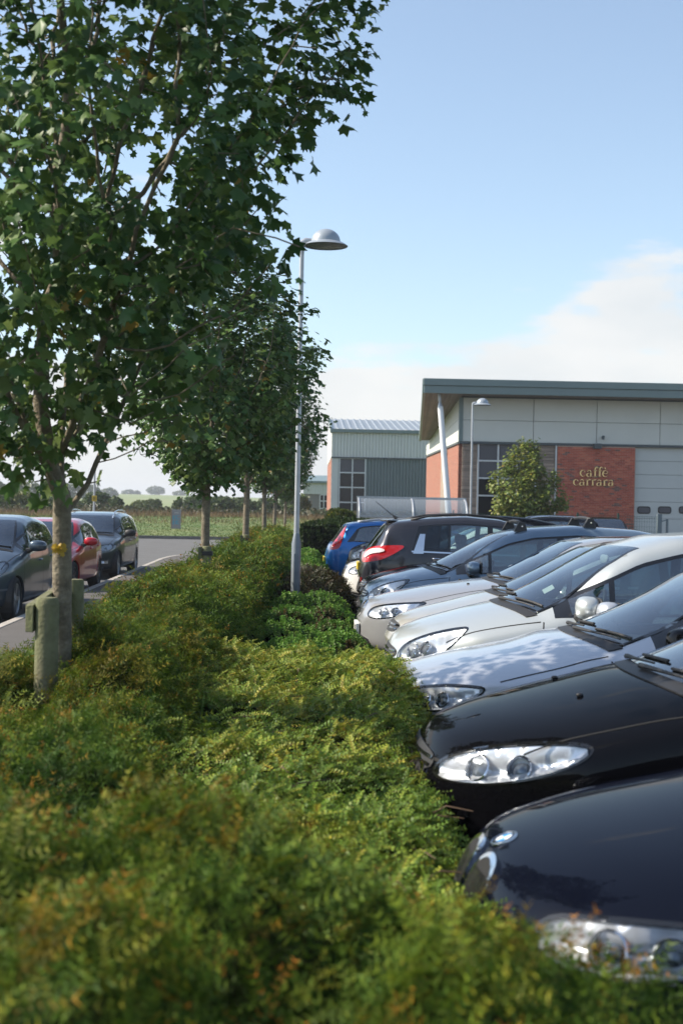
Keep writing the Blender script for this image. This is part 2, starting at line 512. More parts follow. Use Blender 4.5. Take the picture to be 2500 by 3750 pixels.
M_white = mat('column_white', (0.74, 0.76, 0.78), 0.35, var=0.04)
M_door = mat('roller_door_grey', (0.50, 0.52, 0.50), 0.5, var=0.04, vscale=0.9)
M_rubber = mat('black_rubber', (0.015, 0.015, 0.016), 0.6)
M_gold = mat('polished_brass', (0.40, 0.32, 0.17), 0.08, metal=1.0)
M_galv = mat('galvanised_steel', (0.42, 0.44, 0.46), 0.42, metal=0.55, var=0.12, vscale=8)

FY = 61.0
def fx(px): return at(px, 1750, FY).x
def fz(px, py): return at(px, py, FY).z
bx0 = fx(1680); zc = fz(1680, 1616); zt_ = fz(1680, 1455); zs = fz(1680, 1437); ztop = fz(1560, 1386); zf = fz(1560, 1410)
BX1 = fx(3000); BACK = 78.0
bld = empty('cafe_building', (bx0, FY, 0))
def bpart(name, mb, m, parent=None, bevel=0.0):
    o = mb.obj(name, m, parent or bld, bevel=bevel)
    if parent is None:
        o.location = Vector((0, 0, 0)) - bld.location
    return o
# inner shell
s = MB(); s.box(bx0 + 0.25, BX1, FY + 0.3, BACK, 0, zc); bpart('wall', s, mat('inner_wall', (0.2, 0.19, 0.18), 0.9))
s = MB(); s.box(bx0, bx0 + 0.22, FY + 0.3, BACK, 0, zc - 0.05); bpart('brick_side_wall', s, M_brickside)
s = MB(); s.box(bx0 - 0.025, bx0 + 0.02, FY + 5.2, FY + 8.2, 0, zc - 0.06)
bpart('timber_side_panel', s, M_timber)
# cladding band, panel by panel
xs = [bx0] + [fx(v) for v in (1950, 2183, 2417, 2650, 2885)]
zm = fz(1680, 1537)
for i in range(len(xs) - 1):
    for (a, b2) in ((zc + 0.01, zm - 0.008), (zm + 0.008, zt_)):
        s = MB(); s.box(xs[i] + 0.012, xs[i + 1] - 0.012, FY - 0.08, FY + 0.2, a, b2); bpart('cladding_panel', s, M_panel, bevel=0.01)
s = MB(); s.box(bx0 + 0.05, BX1, FY + 0.0, FY + 0.25, zc - 0.02, zt_ + 0.02); bpart('cladding_backing', s, mat('joint_grey', (0.33, 0.34, 0.33), 0.6))
s = MB(); s.box(bx0 - 0.05, bx0 + 0.13, FY - 0.12, FY + 0.1, zc, zt_); bpart('corner_trim', s, M_slate)
s = MB(); s.box(bx0 - 0.04, BX1, FY - 0.14, FY + 0.1, zc - 0.10, zc + 0.005); bpart('drip_flashing', s, M_dark)
s = MB(); s.box(bx0 - 0.05, BX1, FY - 0.06, FY + 0.2, zt_, zs + 0.12); bpart('head_band', s, M_dark)
# side cladding follows the roof fall
ztb = 5.45
def roofz(y): return zs + 0.05 + (ztb - zs) * (y - FY) / (BACK - FY - 2)
for (y0, y1) in ((FY + 0.1, FY + 6.0), (FY + 6.03, FY + 12.0), (FY + 12.03, BACK)):
    for lo, hi in ((0, 0.46), (0.47, 1.0)):
        s = MB(); z0a, z0b = zc + (roofz(y0) - zc) * lo, zc + (roofz(y1) - zc) * lo
        z1a, z1b = zc + (roofz(y0) - zc) * hi, zc + (roofz(y1) - zc) * hi
        if z1b < z0b + 0.02: z1b = z0b + 0.02
        s.prism([(y0, z0a), (y1, z0b), (y1, z1b), (y0, z1a)], bx0 - 0.03, bx0 + 0.2, axis='x'); bpart('side_cladding_panel', s, M_panel)
s = MB(); s.box(bx0 - 0.07, bx0 + 0.1, FY + 0.12, BACK, zc - 0.1, zc - 0.004); bpart('drip_flashing', s, M_dark)
# roof slab with oversailing eaves
fl = at(1553, 1386, FY - 1.6); fy0 = FY - 1.6
xl0, xl1 = fl.x, bx0 - 0.55
zr0, zr1 = fl.z, ztb + 0.5
def slab(x0f, x0b, y0, y1, zf0, zf1, th, xr):
    s = MB(); s.add([(x0f, y0, zf0 - th), (xr, y0, zf0 - th), (xr, y1, zf1 - th), (x0b, y1, zf1 - th), (x0f, y0, zf0), (xr, y0, zf0), (xr, y1, zf1), (x0b, y1, zf1)],
                    [(0, 3, 2, 1), (4, 5, 6, 7), (0, 1, 5, 4), (1, 2, 6, 5), (2, 3, 7, 6), (3, 0, 4, 7)]); return s
rf = bpart('roof', slab(xl0 + 0.1, xl1 + 0.1, fy0 + 0.1, BACK, zr0 - 0.05, zr1 - 0.05, 0.25, BX1), M_slate)
f0 = fz(1560, 1410) - fz(1560, 1386)
s = MB(); s.box(xl0 - 0.03, BX1, fy0 - 0.06, fy0 + 0.1, zr0 - 0.28, zr0 + 0.02); bpart('fascia', s, M_slate, bevel=0.02)
s = MB(); s.box(xl0, BX1, fy0, fy0 + 0.14, zr0 - 0.62, zr0 - 0.285); bpart('fascia', s, M_slate, bevel=0.02)
s = MB(); s.add([(xl0 - 0.06, fy0 + 0.1, zr0 - 0.62), (xl0 + 0.06, fy0 + 0.1, zr0 - 0.62), (xl1 + 0.06, BACK - 2, zr1 - 0.5), (xl1 - 0.06, BACK - 2, zr1 - 0.5),
                 (xl0 - 0.06, fy0 + 0.1, zr0), (xl0 + 0.06, fy0 + 0.1, zr0), (xl1 + 0.06, BACK - 2, zr1), (xl1 - 0.06, BACK - 2, zr1)],
                [(0, 3, 2, 1), (4, 5, 6, 7), (0, 1, 5, 4), (1, 2, 6, 5), (2, 3, 7, 6), (3, 0, 4, 7)]); bpart('verge_fascia', s, M_slate)
nb = 10
for k in range(nb):
    def edge(t, y):
        u = (y - fy0) / (BACK - 2 - fy0); xa = xl0 + (xl1 - xl0) * u + 0.06; xb = bx0 + 0.02
        z = zr0 - 0.56 + (zr1 - 0.45 - zr0 + 0.56) * u
        return (xa + (xb - xa) * t, y, z)
    t0, t1 = k / nb + 0.004, (k + 1) / nb - 0.004
    ya, yb = fy0 + 0.14, BACK - 2
    q = [edge(t0, ya), edge(t1, ya), edge(t1, yb), edge(t0, yb)]
    s = MB(); s.add(q + [(a, b3, c3 + 0.03) for a, b3, c3 in q], [(0, 3, 2, 1), (4, 5, 6, 7), (0, 1, 5, 4), (1, 2, 6, 5), (2, 3, 7, 6), (3, 0, 4, 7)])
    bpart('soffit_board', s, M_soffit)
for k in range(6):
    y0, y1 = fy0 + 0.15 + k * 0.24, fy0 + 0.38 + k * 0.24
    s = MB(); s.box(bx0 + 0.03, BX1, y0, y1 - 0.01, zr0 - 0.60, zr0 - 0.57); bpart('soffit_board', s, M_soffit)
# slanted column under the prow
ct, cb = at(1607, 1432, FY - 0.9), at(1652, 2000, FY - 1.1); cb.z = 0.0
dirc = (ct - cb)
s = MB(); s.tube([cb, cb + dirc * 0.9], [0.14, 0.125], n=20); o = bpart('slanted_column', s, M_white); smooth_angle(o)
s = MB(); s.tube([cb + dirc * 0.9, cb + dirc * 0.93, cb + dirc * 0.94, cb + dirc * 1.01], [0.115, 0.06, 0.075, 0.075], n=14); bpart('column_head', s, M_galv)
# timber panels of separate boards
def boards(x0, x1, z0, z1, h, yo):
    z = z0
    while z < z1 - 0.03:
        s = MB(); zz = min(z + h - 0.012, z1); s.prism([(yo - 0.045, z), (yo + 0.03, z), (yo + 0.03, zz), (yo - 0.02, zz)], x0, x1, axis='x'); bpart('timber_board', s, M_timber)
        z += h
boards(fx(1690), fx(1745), 0.2, zc - 0.11, 0.135, FY)
boards(fx(1968), fx(2032), 0.2, zc - 0.11, 0.135, FY)
s = MB(); s.box(fx(2033), fx(2038), FY - 0.09, FY + 0.05, 0, zc - 0.1); bpart('edge_trim', s, M_alu)
# tall window: panes and mullions
def window(x0, x1, zrows, cols, yo, parent, spandrel_rows=1, fw=0.07):
    w = MB(); w.box(x0, x1, yo + 0.1, yo + 0.12, zrows[-1], zrows[0]); wo_ = bpart('window', w, M_dark) if parent is bld else w.obj('window', M_dark, parent)
    cx = [x0 + (x1 - x0) * c for c in cols]
    base = Vector((0, 0, 0))
    for i in range(len(cx) - 1):
        for j in range(len(zrows) - 1):
            q = MB(); q.box(cx[i] + fw / 2, cx[i + 1] - fw / 2, yo + 0.03, yo + 0.05, zrows[j + 1] + fw / 2, zrows[j] - fw / 2)
            q.obj('pane', M_winpanel if j < spandrel_rows else M_winglass, wo_)
    for xx in cx:
        q = MB(); q.box(xx - fw / 2, xx + fw / 2, yo - 0.03, yo + 0.09, zrows[-1], zrows[0]); q.obj('mullion', M_alu, wo_)
    for zz in zrows:
        q = MB(); q.box(cx[0] + fw / 2, cx[-1] - fw / 2, yo - 0.02, yo + 0.085, zz - fw / 2, zz + fw / 2); q.obj('transom', M_alu, wo_)
    return wo_
zr = [fz(1790, v) for v in (1621, 1687, 1751, 1815, 1890)]; zr.append(0.1)
window(fx(1750), fx(1962), zr, (0, 0.345, 0.67, 1.0), FY, bld, 2)
# brick panel, brick by brick
xb0, xb1 = fx(2040), fx(2328)
s = MB(); s.box(xb0, xb1, FY - 0.10, FY + 0.1, 0, zc - 0.1); bw = bpart('brick_panel', s, M_mortar)
bm_ = MB(); bm_.box(0, 0.2155, -0.014, 0.02, 0, 0.0655)
bhalf = MB(); bhalf.box(0, 0.1025, -0.014, 0.02, 0, 0.0655)
protoL, protoH = [], []
for mm in BRICKS:
    me = bm_.mesh('brick', 0.004); me.materials.append(mm); protoL.append(me)
    me = bhalf.mesh('brick_half', 0.004); me.materials.append(mm); protoH.append(me)
q = random.Random(4)
cand = []
nrow = int((zc - 0.12) / 0.075); ncol = int((xb1 - xb0) / 0.225)
for row in range(nrow):
    off = 0.1125 if row % 2 else 0.0
    for cidx in range(ncol + 1):
        x = xb0 + 0.004 + cidx * 0.225 - off
        h = False
        if x < xb0:
            x = xb0 + 0.004; h = True
        if x + (0.1025 if h else 0.2155) > xb1:
            if x + 0.1025 > xb1: continue
            h = True
        z = 0.02 + row * 0.075
        # burnt headers come in loose runs
        p_br = 0.05 + 0.35 * max(0, math.sin(x * 1.7 + z * 2.3) * math.sin(x * 0.9 - z * 1.1 + 2) - 0.25)
        ci = 3 if q.random() < p_br else q.choice([0, 0, 0, 1, 2])
        cand.append((x, z, h, ci))
order = sorted(range(len(cand)), key=lambda i: -cand[i][1])
singles = set(order[:300])
rest = [MB() for _ in BRICKS]
for i, (x, z, h, ci) in enumerate(cand):
    dy = q.uniform(-0.004, 0.004)
    if i in singles:
        o = bpy.data.objects.new('brick', (protoH if h else protoL)[ci]); COL.objects.link(o); o.parent = bw
        o.location = (x, FY - 0.10 + dy, z)
    else:
        rest[ci].box(x, x + (0.1025 if h else 0.2155), FY - 0.114 + dy, FY - 0.08, z, z + 0.0655)
for ci, mb in enumerate(rest):
    if mb.v:
        tag(mb.obj('brickwork', BRICKS[ci], bw), kind='stuff')
# sectional roller door
xd0, xd1 = xb1 + 0.02, fx(2760)
zd = [fz(2400, v) for v in (1637, 1688, 1738, 1788, 1838)] + [fz(2400, 1900), 0.02]
rd = MB(); rd.box(xd0, xd1, FY + 0.16, FY + 0.2, 0, zd[0]); rdo = bpart('roller_door', rd, mat('joint_grey', ()))
for j in range(len(zd) - 1):
    pnl = MB(); pnl.box(xd0 + 0.01, xd1 - 0.01, FY + 0.08, FY + 0.16, zd[j + 1] + 0.006, zd[j] - 0.006); pnl.obj('door_section', M_door, rdo, bevel=0.012)
def rrect(w, h, r, n=5):
    pts = []
    for cx_, cy_, a0 in ((w / 2 - r, h / 2 - r, 0), (-w / 2 + r, h / 2 - r, 90), (-w / 2 + r, -h / 2 + r, 180), (w / 2 - r, -h / 2 + r, 270)):
        for k in range(n):
            a = math.radians(a0 + 90 * k / (n - 1)); pts.append((cx_ + r * math.cos(a), cy_ + r * math.sin(a)))
    return pts
for px in (2366, 2443, 2520, 2597):
    c0 = Vector((fx(px), 0, fz(px, 1868)))
    v = MB(); v.prism([(c0.x + a, c0.z + b4) for a, b4 in rrect(0.60, 0.33, 0.11)], FY + 0.05, FY + 0.078, axis='y'); v.obj('door_window_frame', M_rubber, rdo)
    v = MB(); v.prism([(c0.x + a, c0.z + b4) for a, b4 in rrect(0.50, 0.235, 0.08)], FY + 0.035, FY + 0.048, axis='y'); v.obj('door_window', M_winpanel, rdo)
# flood light and camera on the wall
s = MB(); c0 = Vector((fx(2183), 0, fz(2183, 1632))); s.box(c0.x - 0.17, c0.x + 0.17, FY - 0.45, FY - 0.12, c0.z - 0.14, c0.z + 0.09); tag(s.obj('flood_light', M_dark, bevel=0.02), 'dark square flood light fixed above the brick panel', 'light')
s = MB(); c0 = Vector((fx(2205), 0, fz(2205, 1601))); s.tube([(c0.x, FY - 0.085, c0.z), (c0.x, FY - 0.3, c0.z)], [0.05, 0.05], n=10); s.tube([(c0.x, FY - 0.28, c0.z + 0.06), (c0.x - 0.02, FY - 0.3, c0.z - 0.1)], 0.06, n=10)
tag(s.obj('security_camera', M_dark), 'small black security camera on the grey cladding band', 'camera')
tag(bld, 'single-storey cafe unit with grey cladding band, brick panel and oversailing slate roof', 'building')

# raised letters: variable-width strokes
def stroke(path, w):
    n = len(path); P_ = np.array(path, float); lft, rgt = [], []
    for i in range(n):
        d = P_[min(i + 1, n - 1)] - P_[max(i - 1, 0)]; d /= np.linalg.norm(d); nn = np.array([-d[1], d[0]])
        lft.append(P_[i] + nn * w[i] / 2); rgt.append(P_[i] - nn * w[i] / 2)
    return lft, rgt
def arc(cx, cy, rx, ry, a0, a1, n=18):
    return [(cx + rx * math.cos(math.radians(a0 + (a1 - a0) * i / (n - 1))), cy + ry * math.sin(math.radians(a0 + (a1 - a0) * i / (n - 1)))) for i in range(n)]
def glyph(ch):
    T_, t_ = 0.21, 0.055
    S = []
    if ch == 'c':
        p = arc(0.46, 0.5, 0.36, 0.46, 40, 325); S.append((p, [t_ + (T_ - t_) * max(0, -math.cos(math.radians(40 + 285 * i / 17))) ** 1.0 for i in range(18)]))
        p2 = arc(0.70, 0.76, 0.04, 0.04, 0, 360, 8); S.append((p2, [0.12] * 8)); adv = 0.92
    elif ch == 'a':
        S.append(([(0.66, 0.0), (0.66, 0.3), (0.66, 0.62)], [T_] * 3))
        p = arc(0.42, 0.66, 0.25, 0.30, 15, 165, 10); S.append((p, [T_ * 0.7 - 0.06 * i / 5 if i < 6 else t_ * 1.6 for i in range(10)]))
        p = arc(0.36, 0.26, 0.27, 0.25, 70, 330, 14); S.append((p, [t_ + (T_ * 0.9 - t_) * max(0, -math.cos(math.radians(70 + 260 * i / 13))) for i in range(14)]))
        S.append(([(0.45, 0.5), (0.64, 0.56)], [t_, t_])); S.append(([(0.66, 0.06), (0.85, 0.04)], [0.1, 0.05])); adv = 0.95
    elif ch == 'f':
        S.append(([(0.32, 0.0), (0.32, 0.6), (0.32, 1.1)], [T_] * 3))
        p = arc(0.56, 1.12, 0.24, 0.34, 180, 40, 10); S.append((p, [T_ - (T_ - t_) * i / 9 for i in range(10)]))
        S.append((arc(0.70, 1.34, 0.04, 0.04, 0, 360, 8), [0.12] * 8))
        S.append(([(0.1, 0.95), (0.62, 0.95)], [t_ * 1.3] * 2)); S.append(([(0.1, 0.03), (0.56, 0.03)], [0.06, 0.06])); adv = 0.66
    elif ch in 'eè':
        p = arc(0.46, 0.5, 0.36, 0.46, 5, 325); S.append((p, [t_ + (T_ - t_) * max(0, -math.cos(math.radians(5 + 320 * i / 17))) for i in range(18)]))
        S.append(([(0.2, 0.54), (0.82, 0.54)], [t_ * 1.2] * 2))
        if ch == 'è': S.append(([(0.34, 1.42), (0.56, 1.12)], [0.16, 0.06]))
        adv = 0.92
    elif ch == 'r':
        S.append(([(0.28, 0.0), (0.28, 0.5), (0.28, 0.95)], [T_] * 3)); S.append(([(0.06, 0.92), (0.3, 0.92)], [0.06, 0.07])); S.append(([(0.06, 0.03), (0.54, 0.03)], [0.06, 0.06]))
        p = arc(0.62, 0.62, 0.30, 0.33, 170, 60, 8); S.append((p, [t_, t_, 0.07, 0.1, 0.13, 0.15, 0.15, 0.1])); adv = 0.82
    return S, adv
def word(txt, x0, x1, z, xh):
    adv = [glyph(ch)[1] for ch in txt]; k = (x1 - x0) / sum(adv) ; x = x0
    for ch, a in zip(txt, adv):
        S, _ = glyph(ch); mb = MB()
        for path, w in S:
            l, r_ = stroke(path, w)
            n = len(l)
            conv = lambda p, y: (x + p[0] * k, y, z + p[1] * xh)
            V = [conv(p, FY - 0.19) for p in l] + [conv(p, FY - 0.19) for p in r_] + [conv(p, FY - 0.15) for p in l] + [conv(p, FY - 0.15) for p in r_]
            Fq = []
            for i in range(n - 1):
                Fq += [(i, i + 1, n + i + 1, n + i), (2 * n + i, 3 * n + i, 3 * n + i + 1, 2 * n + i + 1), (i, 2 * n + i, 2 * n + i + 1, i + 1), (n + i, n + i + 1, 3 * n + i + 1, 3 * n + i)]
            Fq += [(0, n, 3 * n, 2 * n), (n - 1, 3 * n - 1, 4 * n - 1, 2 * n - 1)]
            mb.add(V, Fq)
        mb.obj('letter', M_gold, sign)
        x += a * k
sign = empty('wall_lettering', (0, 0, 0))
tag(sign, 'polished brass letters on two lines fixed to the red brick panel', 'sign')
word('caffè', fx(2122), fx(2228), fz(2175, 1746), 0.30)
word('carrara', fx(2098), fx(2250), fz(2175, 1779), 0.285)

# ================================================================== grey industrial unit behind
def ribbed(x0, x1, z0, z1, y, pitch, depth, m, name, parent):
    n = int((x1 - x0) / pitch); xs_, ys_ = [], []
    for i in range(n):
        a = x0 + i * pitch
        for t, dd in ((0, 0), (0.70, 0), (0.78, depth), (0.92, depth)):
            xs_.append(a + t * pitch); ys_.append(y + dd)
    xs_.append(x0 + n * pitch); ys_.append(y)
    k = len(xs_); V = [(a, b5, z0) for a, b5 in zip(xs_, ys_)] + [(a, b5, z1) for a, b5 in zip(xs_, ys_)]
    s = MB(); s.add(V, [(i, i + 1, k + i + 1, k + i) for i in range(k - 1)])
    return s.obj(name, m, parent)
UY = 100.0
def ux(px): return at(px, 1700, UY).x
def uz(px, py): return at(px, py, UY).z
u0, u1 = ux(1214), ux(1700)
uzb, uze, uzw = uz(1300, 1674), uz(1300, 1583), uz(1300, 1676)
unit = empty('industrial_unit', (0, 0, 0))
s = MB(); s.box(u0 + 0.1, u1, UY + 0.25, UY + 22, 0, uze - 0.05); s.obj('wall', mat('inner_wall', ()), unit)
ribbed(u0, u1, uzb, uze, UY, 0.232, 0.05, M_panel2, 'upper_cladding', unit)
ribbed(ux(1338), u1, 0, uzb - 0.08, UY + 0.08, 0.232, 0.05, M_dkclad, 'lower_cladding', unit)
s = MB(); s.box(u0 - 0.05, u1, UY - 0.06, UY + 0.15, uzb - 0.1, uzb); s.obj('drip_flashing', M_dark, unit)
s = MB(); s.box(u0 - 0.12, u1, UY - 0.25, UY + 0.2, uze - 0.02, uze + 0.22); s.obj('gutter', M_slate, unit)
s = MB(); s.box(u0 - 0.02, u0 + 0.08, UY + 0.05, UY + 22, uzb, uze); s.obj('side_cladding', M_panel2, unit)
s = MB(); s.box(u0, u0 + 0.5, UY + 0.02, UY + 0.3, 0, uzb - 0.1); s.obj('corner_pier', M_panel2, unit)
s = MB(); s.box(u0 - 0.01, u0 + 0.2, UY + 0.31, UY + 22, 0, uzb - 0.1); s.obj('brick_side_wall', M_brickside, unit)
rows = [uz(1290, v) for v in (1678, 1731, 1785, 1840, 1894)] + [0.05]
w_ = window(ux(1243), ux(1338), rows, (0, 0.5, 1.0), UY + 0.08, unit, 1, fw=0.09)
# ribbed roof
ry0, ry1 = UY - 0.2, UY + 11; rz0, rz1 = uze + 0.2, uz(1300, 1535) * 1.0
rz1 = CAM_H + (uz(1300, 1537) - CAM_H) * (ry1 / UY)
n = int((u1 - u0) / 0.5); V, Fq = [], []
for i in range(n):
    a = u0 + i * 0.5
    for t, dd in ((0, 0), (0.55, 0), (0.66, 0.07), (0.88, 0.07)):
        V.append((a + t * 0.5, ry0, rz0 + dd)); V.append((a + t * 0.5, ry1, rz1 + dd))
kk = len(V) // 2
s = MB(); s.add(V, [(2 * i, 2 * i + 2, 2 * i + 3, 2 * i + 1) for i in range(kk - 1)]); s.obj('roof', mat('roof_sheet', (0.30, 0.32, 0.335), 0.35, metal=0.4, var=0.06), unit)
s = MB(); s.prism([(ry0, rz0 - 0.3), (ry1, rz1 - 0.3), (ry1, rz1 + 0.12), (ry0, rz0 + 0.12)], u0 - 0.14, u0 - 0.02, axis='x'); s.obj('verge_trim', M_slate, unit)
s = MB(); s.prism([(UY + 0.1, uze), (UY + 22, uze), (ry1, rz1 - 0.1)], u0 - 0.01, u0 + 0.1, axis='x'); s.obj('gable_cladding', M_panel2, unit)
tag(unit, 'grey industrial unit with ribbed metal cladding and shallow ribbed roof', 'building')

# further unit, a sliver beyond the trees
FU = 135.0
def vx(px): return at(px, 1800, FU).x
def vz(px, py): return at(px, py, FU).z
far = empty('distant_unit', (0, 0, 0))
a0, a1 = vx(1110), vx(1214)
s = MB(); s.box(a0, a1 + 4, FU + 0.2, FU + 12, 0, vz(1190, 1765)); s.obj('wall', mat('inner_wall', ()), far)
ribbed(a0, a1 + 4, vz(1190, 1810), vz(1190, 1762), FU, 0.25, 0.05, M_panel2, 'upper_cladding', far)
s = MB(); s.prism([(FU - 0.3, vz(1190, 1762)), (FU + 8, vz(1190, 1735)), (FU + 8, vz(1190, 1735) - 0.3), (FU - 0.3, vz(1190, 1762) - 0.2)], a0 - 0.2, a1 + 4.2, axis='x'); s.obj('roof', M_slate, far)
window(vx(1172), vx(1200), [vz(1190, v) for v in (1812, 1835, 1862, 1890)], (0, 0.5, 1.0), FU + 0.05, far, 0, fw=0.1)
tag(far, 'small pale clad unit far beyond the tree row', 'building')

# ================================================================== street furniture
def street_lamp(px, pybase, d, top_px, top_py, rim_r, label, base_h=1.15):
    b0 = at(px, pybase, d); x, y = b0.x, b0.y; tz = at(top_px, top_py, d).z
    root = empty('street_lamp', (x, y, 0)); tag(root, label, 'street lamp', 'dome street lamps')
    s = MB(); s.tube([(0, 0, 0), (0, 0, base_h), (0, 0, base_h + 0.16)], [0.072, 0.072, 0.042], n=16); smooth_angle(s.obj('base_column', mat('lamp_base_steel', (0.2, 0.23, 0.26), 0.5, metal=0.4, var=0.2, vscale=6), root))
    s = MB(); s.box(-0.03, 0.03, -0.078, -0.06, 0.45, 1.0); s.obj('access_door', mat('lamp_base_steel', ()), root)
    s = MB(); s.tube([(0, 0, base_h + 0.15), (0, 0, tz + 0.04)], [0.042, 0.036], n=14); smooth_angle(s.obj('column', M_galv, root))
    s = MB(); s.tube([(0, 0, tz + 0.02), (0.06, 0, tz + 0.05), (0.14, 0, tz + 0.05)], [0.045, 0.05, 0.04], n=12); smooth_angle(s.obj('bracket', M_galv, root))
    hd = MB(); pr = []
    R = rim_r
    for k in range(9):
        a = math.radians(90 - 90 * k / 8); pr.append((0.66 * R * math.cos(a) + 1e-4, 0.12 * R + 0.58 * R * math.sin(a)))
    pr += [(0.78 * R, 0.08 * R), (0.92 * R, 0.0), (R, -0.06 * R), (0.985 * R, -0.075 * R), (0.9 * R, -0.05 * R)]
    hd.lathe(pr, 36, (R + 0.02, 0, tz))
    o = hd.obj('lamp_dome', mat('lamp_dome_paint', (0.32, 0.36, 0.40), 0.35, metal=0.2), root); smooth_angle(o, 40)
    hd = MB(); hd.lathe([(0.0001, -0.075 * R), (0.5 * R, -0.07 * R), (0.9 * R, -0.045 * R)], 36, (R + 0.02, 0, tz)); smooth_angle(hd.obj('lamp_glass', mat('lamp_glass', (0.14, 0.15, 0.15), 0.25), root))
    return root
street_lamp(1083, 2100, 20.8, 1112, 895, 0.34, 'tall galvanised street lamp with side-mounted dome head rising from the clipped shrubs')
street_lamp(1722, 1880, 51.0, 1733, 1481, 0.34, 'slim grey street lamp with dome head in front of the cafe building')

# cycle shelter of clear sheets
M_poly = bpy.data.materials.new('polycarbonate_sheet'); M_poly.use_nodes = True
nt = M_poly.node_tree; N = nt.nodes.new; L = nt.links.new; nt.nodes.remove(nt.nodes['Principled BSDF'])
t = N('ShaderNodeBsdfTransparent'); t.inputs[0].default_value = (0.62, 0.68, 0.72, 1)
gl = N('ShaderNodeBsdfGlossy'); gl.inputs['Roughness'].default_value = 0.25; df = N('ShaderNodeBsdfDiffuse'); df.inputs[0].default_value = (0.42, 0.47, 0.52, 1)
m1 = N('ShaderNodeMixShader'); m1.inputs[0].default_value = 0.30; m2 = N('ShaderNodeMixShader'); m2.inputs[0].default_value = 0.12
L(t.outputs[0], m1.inputs[1]); L(df.outputs[0], m1.inputs[2]); L(m1.outputs[0], m2.inputs[1]); L(gl.outputs[0], m2.inputs[2]); L(m2.outputs[0], nt.nodes['Material Output'].inputs['Surface'])
SY = 42.0
sx0, sx1 = at(1316, 1860, SY).x, at(1712, 1860, SY).x; szt = at(1316, 1818, SY).z
sh = empty('cycle_shelter', (sx0, SY, 0)); tag(sh, 'low curved cycle shelter of clear plastic sheets in a galvanised frame', 'shelter')
W_ = sx1 - sx0
prof = [(0.0, 0.25), (0.0, 1.45)] + [(0.95 - 0.95 * math.cos(math.radians(a)), 1.45 + (szt - 1.5) * math.sin(math.radians(a))) for a in (15, 30, 45, 60, 75, 90)]
for x in (0.0, W_ / 2, W_):
    s = MB(); s.tube([(x, y, z) for y, z in [(0.0, 0.0)] + prof], 0.035, n=8); s.obj('hoop', M_galv, sh)
for zz, yy in ((0.25, 0), (1.45, 0)):
    s = MB(); s.box(0.03, W_ - 0.03, yy - 0.03, yy + 0.02, zz - 0.03, zz + 0.03); s.obj('rail', M_galv, sh)
s = MB(); s.box(-0.06, W_ + 0.06, 0.90, 0.99, szt - 0.06, szt + 0.02); s.obj('front_rail', M_galv, sh)
s = MB(); s.box(-0.05, 0.03, 0.88, 0.98, 0, szt - 0.06); s.obj('front_post', M_galv, sh)
s = MB(); s.box(W_ - 0.03, W_ + 0.05, 0.88, 0.98, 0, szt - 0.06); s.obj('front_post', M_galv, sh)
for x0, x1 in ((0.03, W_ / 2 - 0.03), (W_ / 2 + 0.03, W_ - 0.03)):
    V = []
    for y, z in prof: V += [(x0, y - 0.005, z + 0.004), (x1, y - 0.005, z + 0.004)]
    s = MB(); s.add(V, [(2 * i, 2 * i + 1, 2 * i + 3, 2 * i + 2) for i in range(len(prof) - 1)]); o = s.obj('clear_sheet', M_poly, sh, smooth=True)
for x in (0.0, W_):
    s = MB(); s.add([(x, y, z) for y, z in prof] + [(x, 0.94, 0.25)], [tuple(range(len(prof) + 1))]); s.obj('end_sheet', M_poly, sh)

# welded mesh fence in front of the cafe
GY = 54.0
M_green = mat('fence_green', (0.015, 0.07, 0.05), 0.5)
fence = empty('mesh_fence', (0, GY, 0)); tag(fence, 'low green welded mesh fence in front of the cafe unit', 'fence')
fz_top = at(2118, 1884, GY).z
posts = [at(px, 1880, GY).x for px in (1505, 1660, 1818, 1968, 2118, 2268)] + [at(2415, 1880, GY).x]
for x in posts[:-1]:
    s = MB(); s.box(x - 0.03, x + 0.03, -0.03, 0.03, 0, fz_top + 0.08); s.obj('post', M_green, fence)
for i in range(len(posts) - 1):
    s = MB()
    for x in np.arange(posts[i] + 0.05, posts[i + 1] - 0.03, 0.1): s.box(x - 0.003, x + 0.003, -0.004, 0.004, 0.1, fz_top)
    for z in np.arange(0.15, fz_top + 0.01, 0.2): s.box(posts[i] + 0.03, posts[i + 1] - 0.03, -0.008, -0.004, z - 0.004, z + 0.004)
    s.obj('mesh_panel', M_green, fence)
gp = at(2420, 1880, GY)
s = MB(); s.box(-0.09, 0.09, -0.09, 0.09, 0, gp.z - 0.03); tag(s.obj('gate_post', mat('gate_post_grey', (0.12, 0.16, 0.18), 0.5), loc=(gp.x, GY, 0), bevel=0.01), 'square slate grey gate post at the end of the mesh fence', 'gate post')
gp2 = at(2449, 1902, GY)
s = MB(); s.box(-0.04, 0.04, -0.04, 0.04, 0, gp2.z); s.tube([(0, 0, gp2.z - 0.02), (-0.2, 0, gp2.z - 0.08)], 0.02, n=8)
tag(s.obj('gate_latch_post', mat('gate_post_grey', ()), loc=(gp2.x, GY, 0)), 'short slate grey post standing beside the tall gate post', 'post')

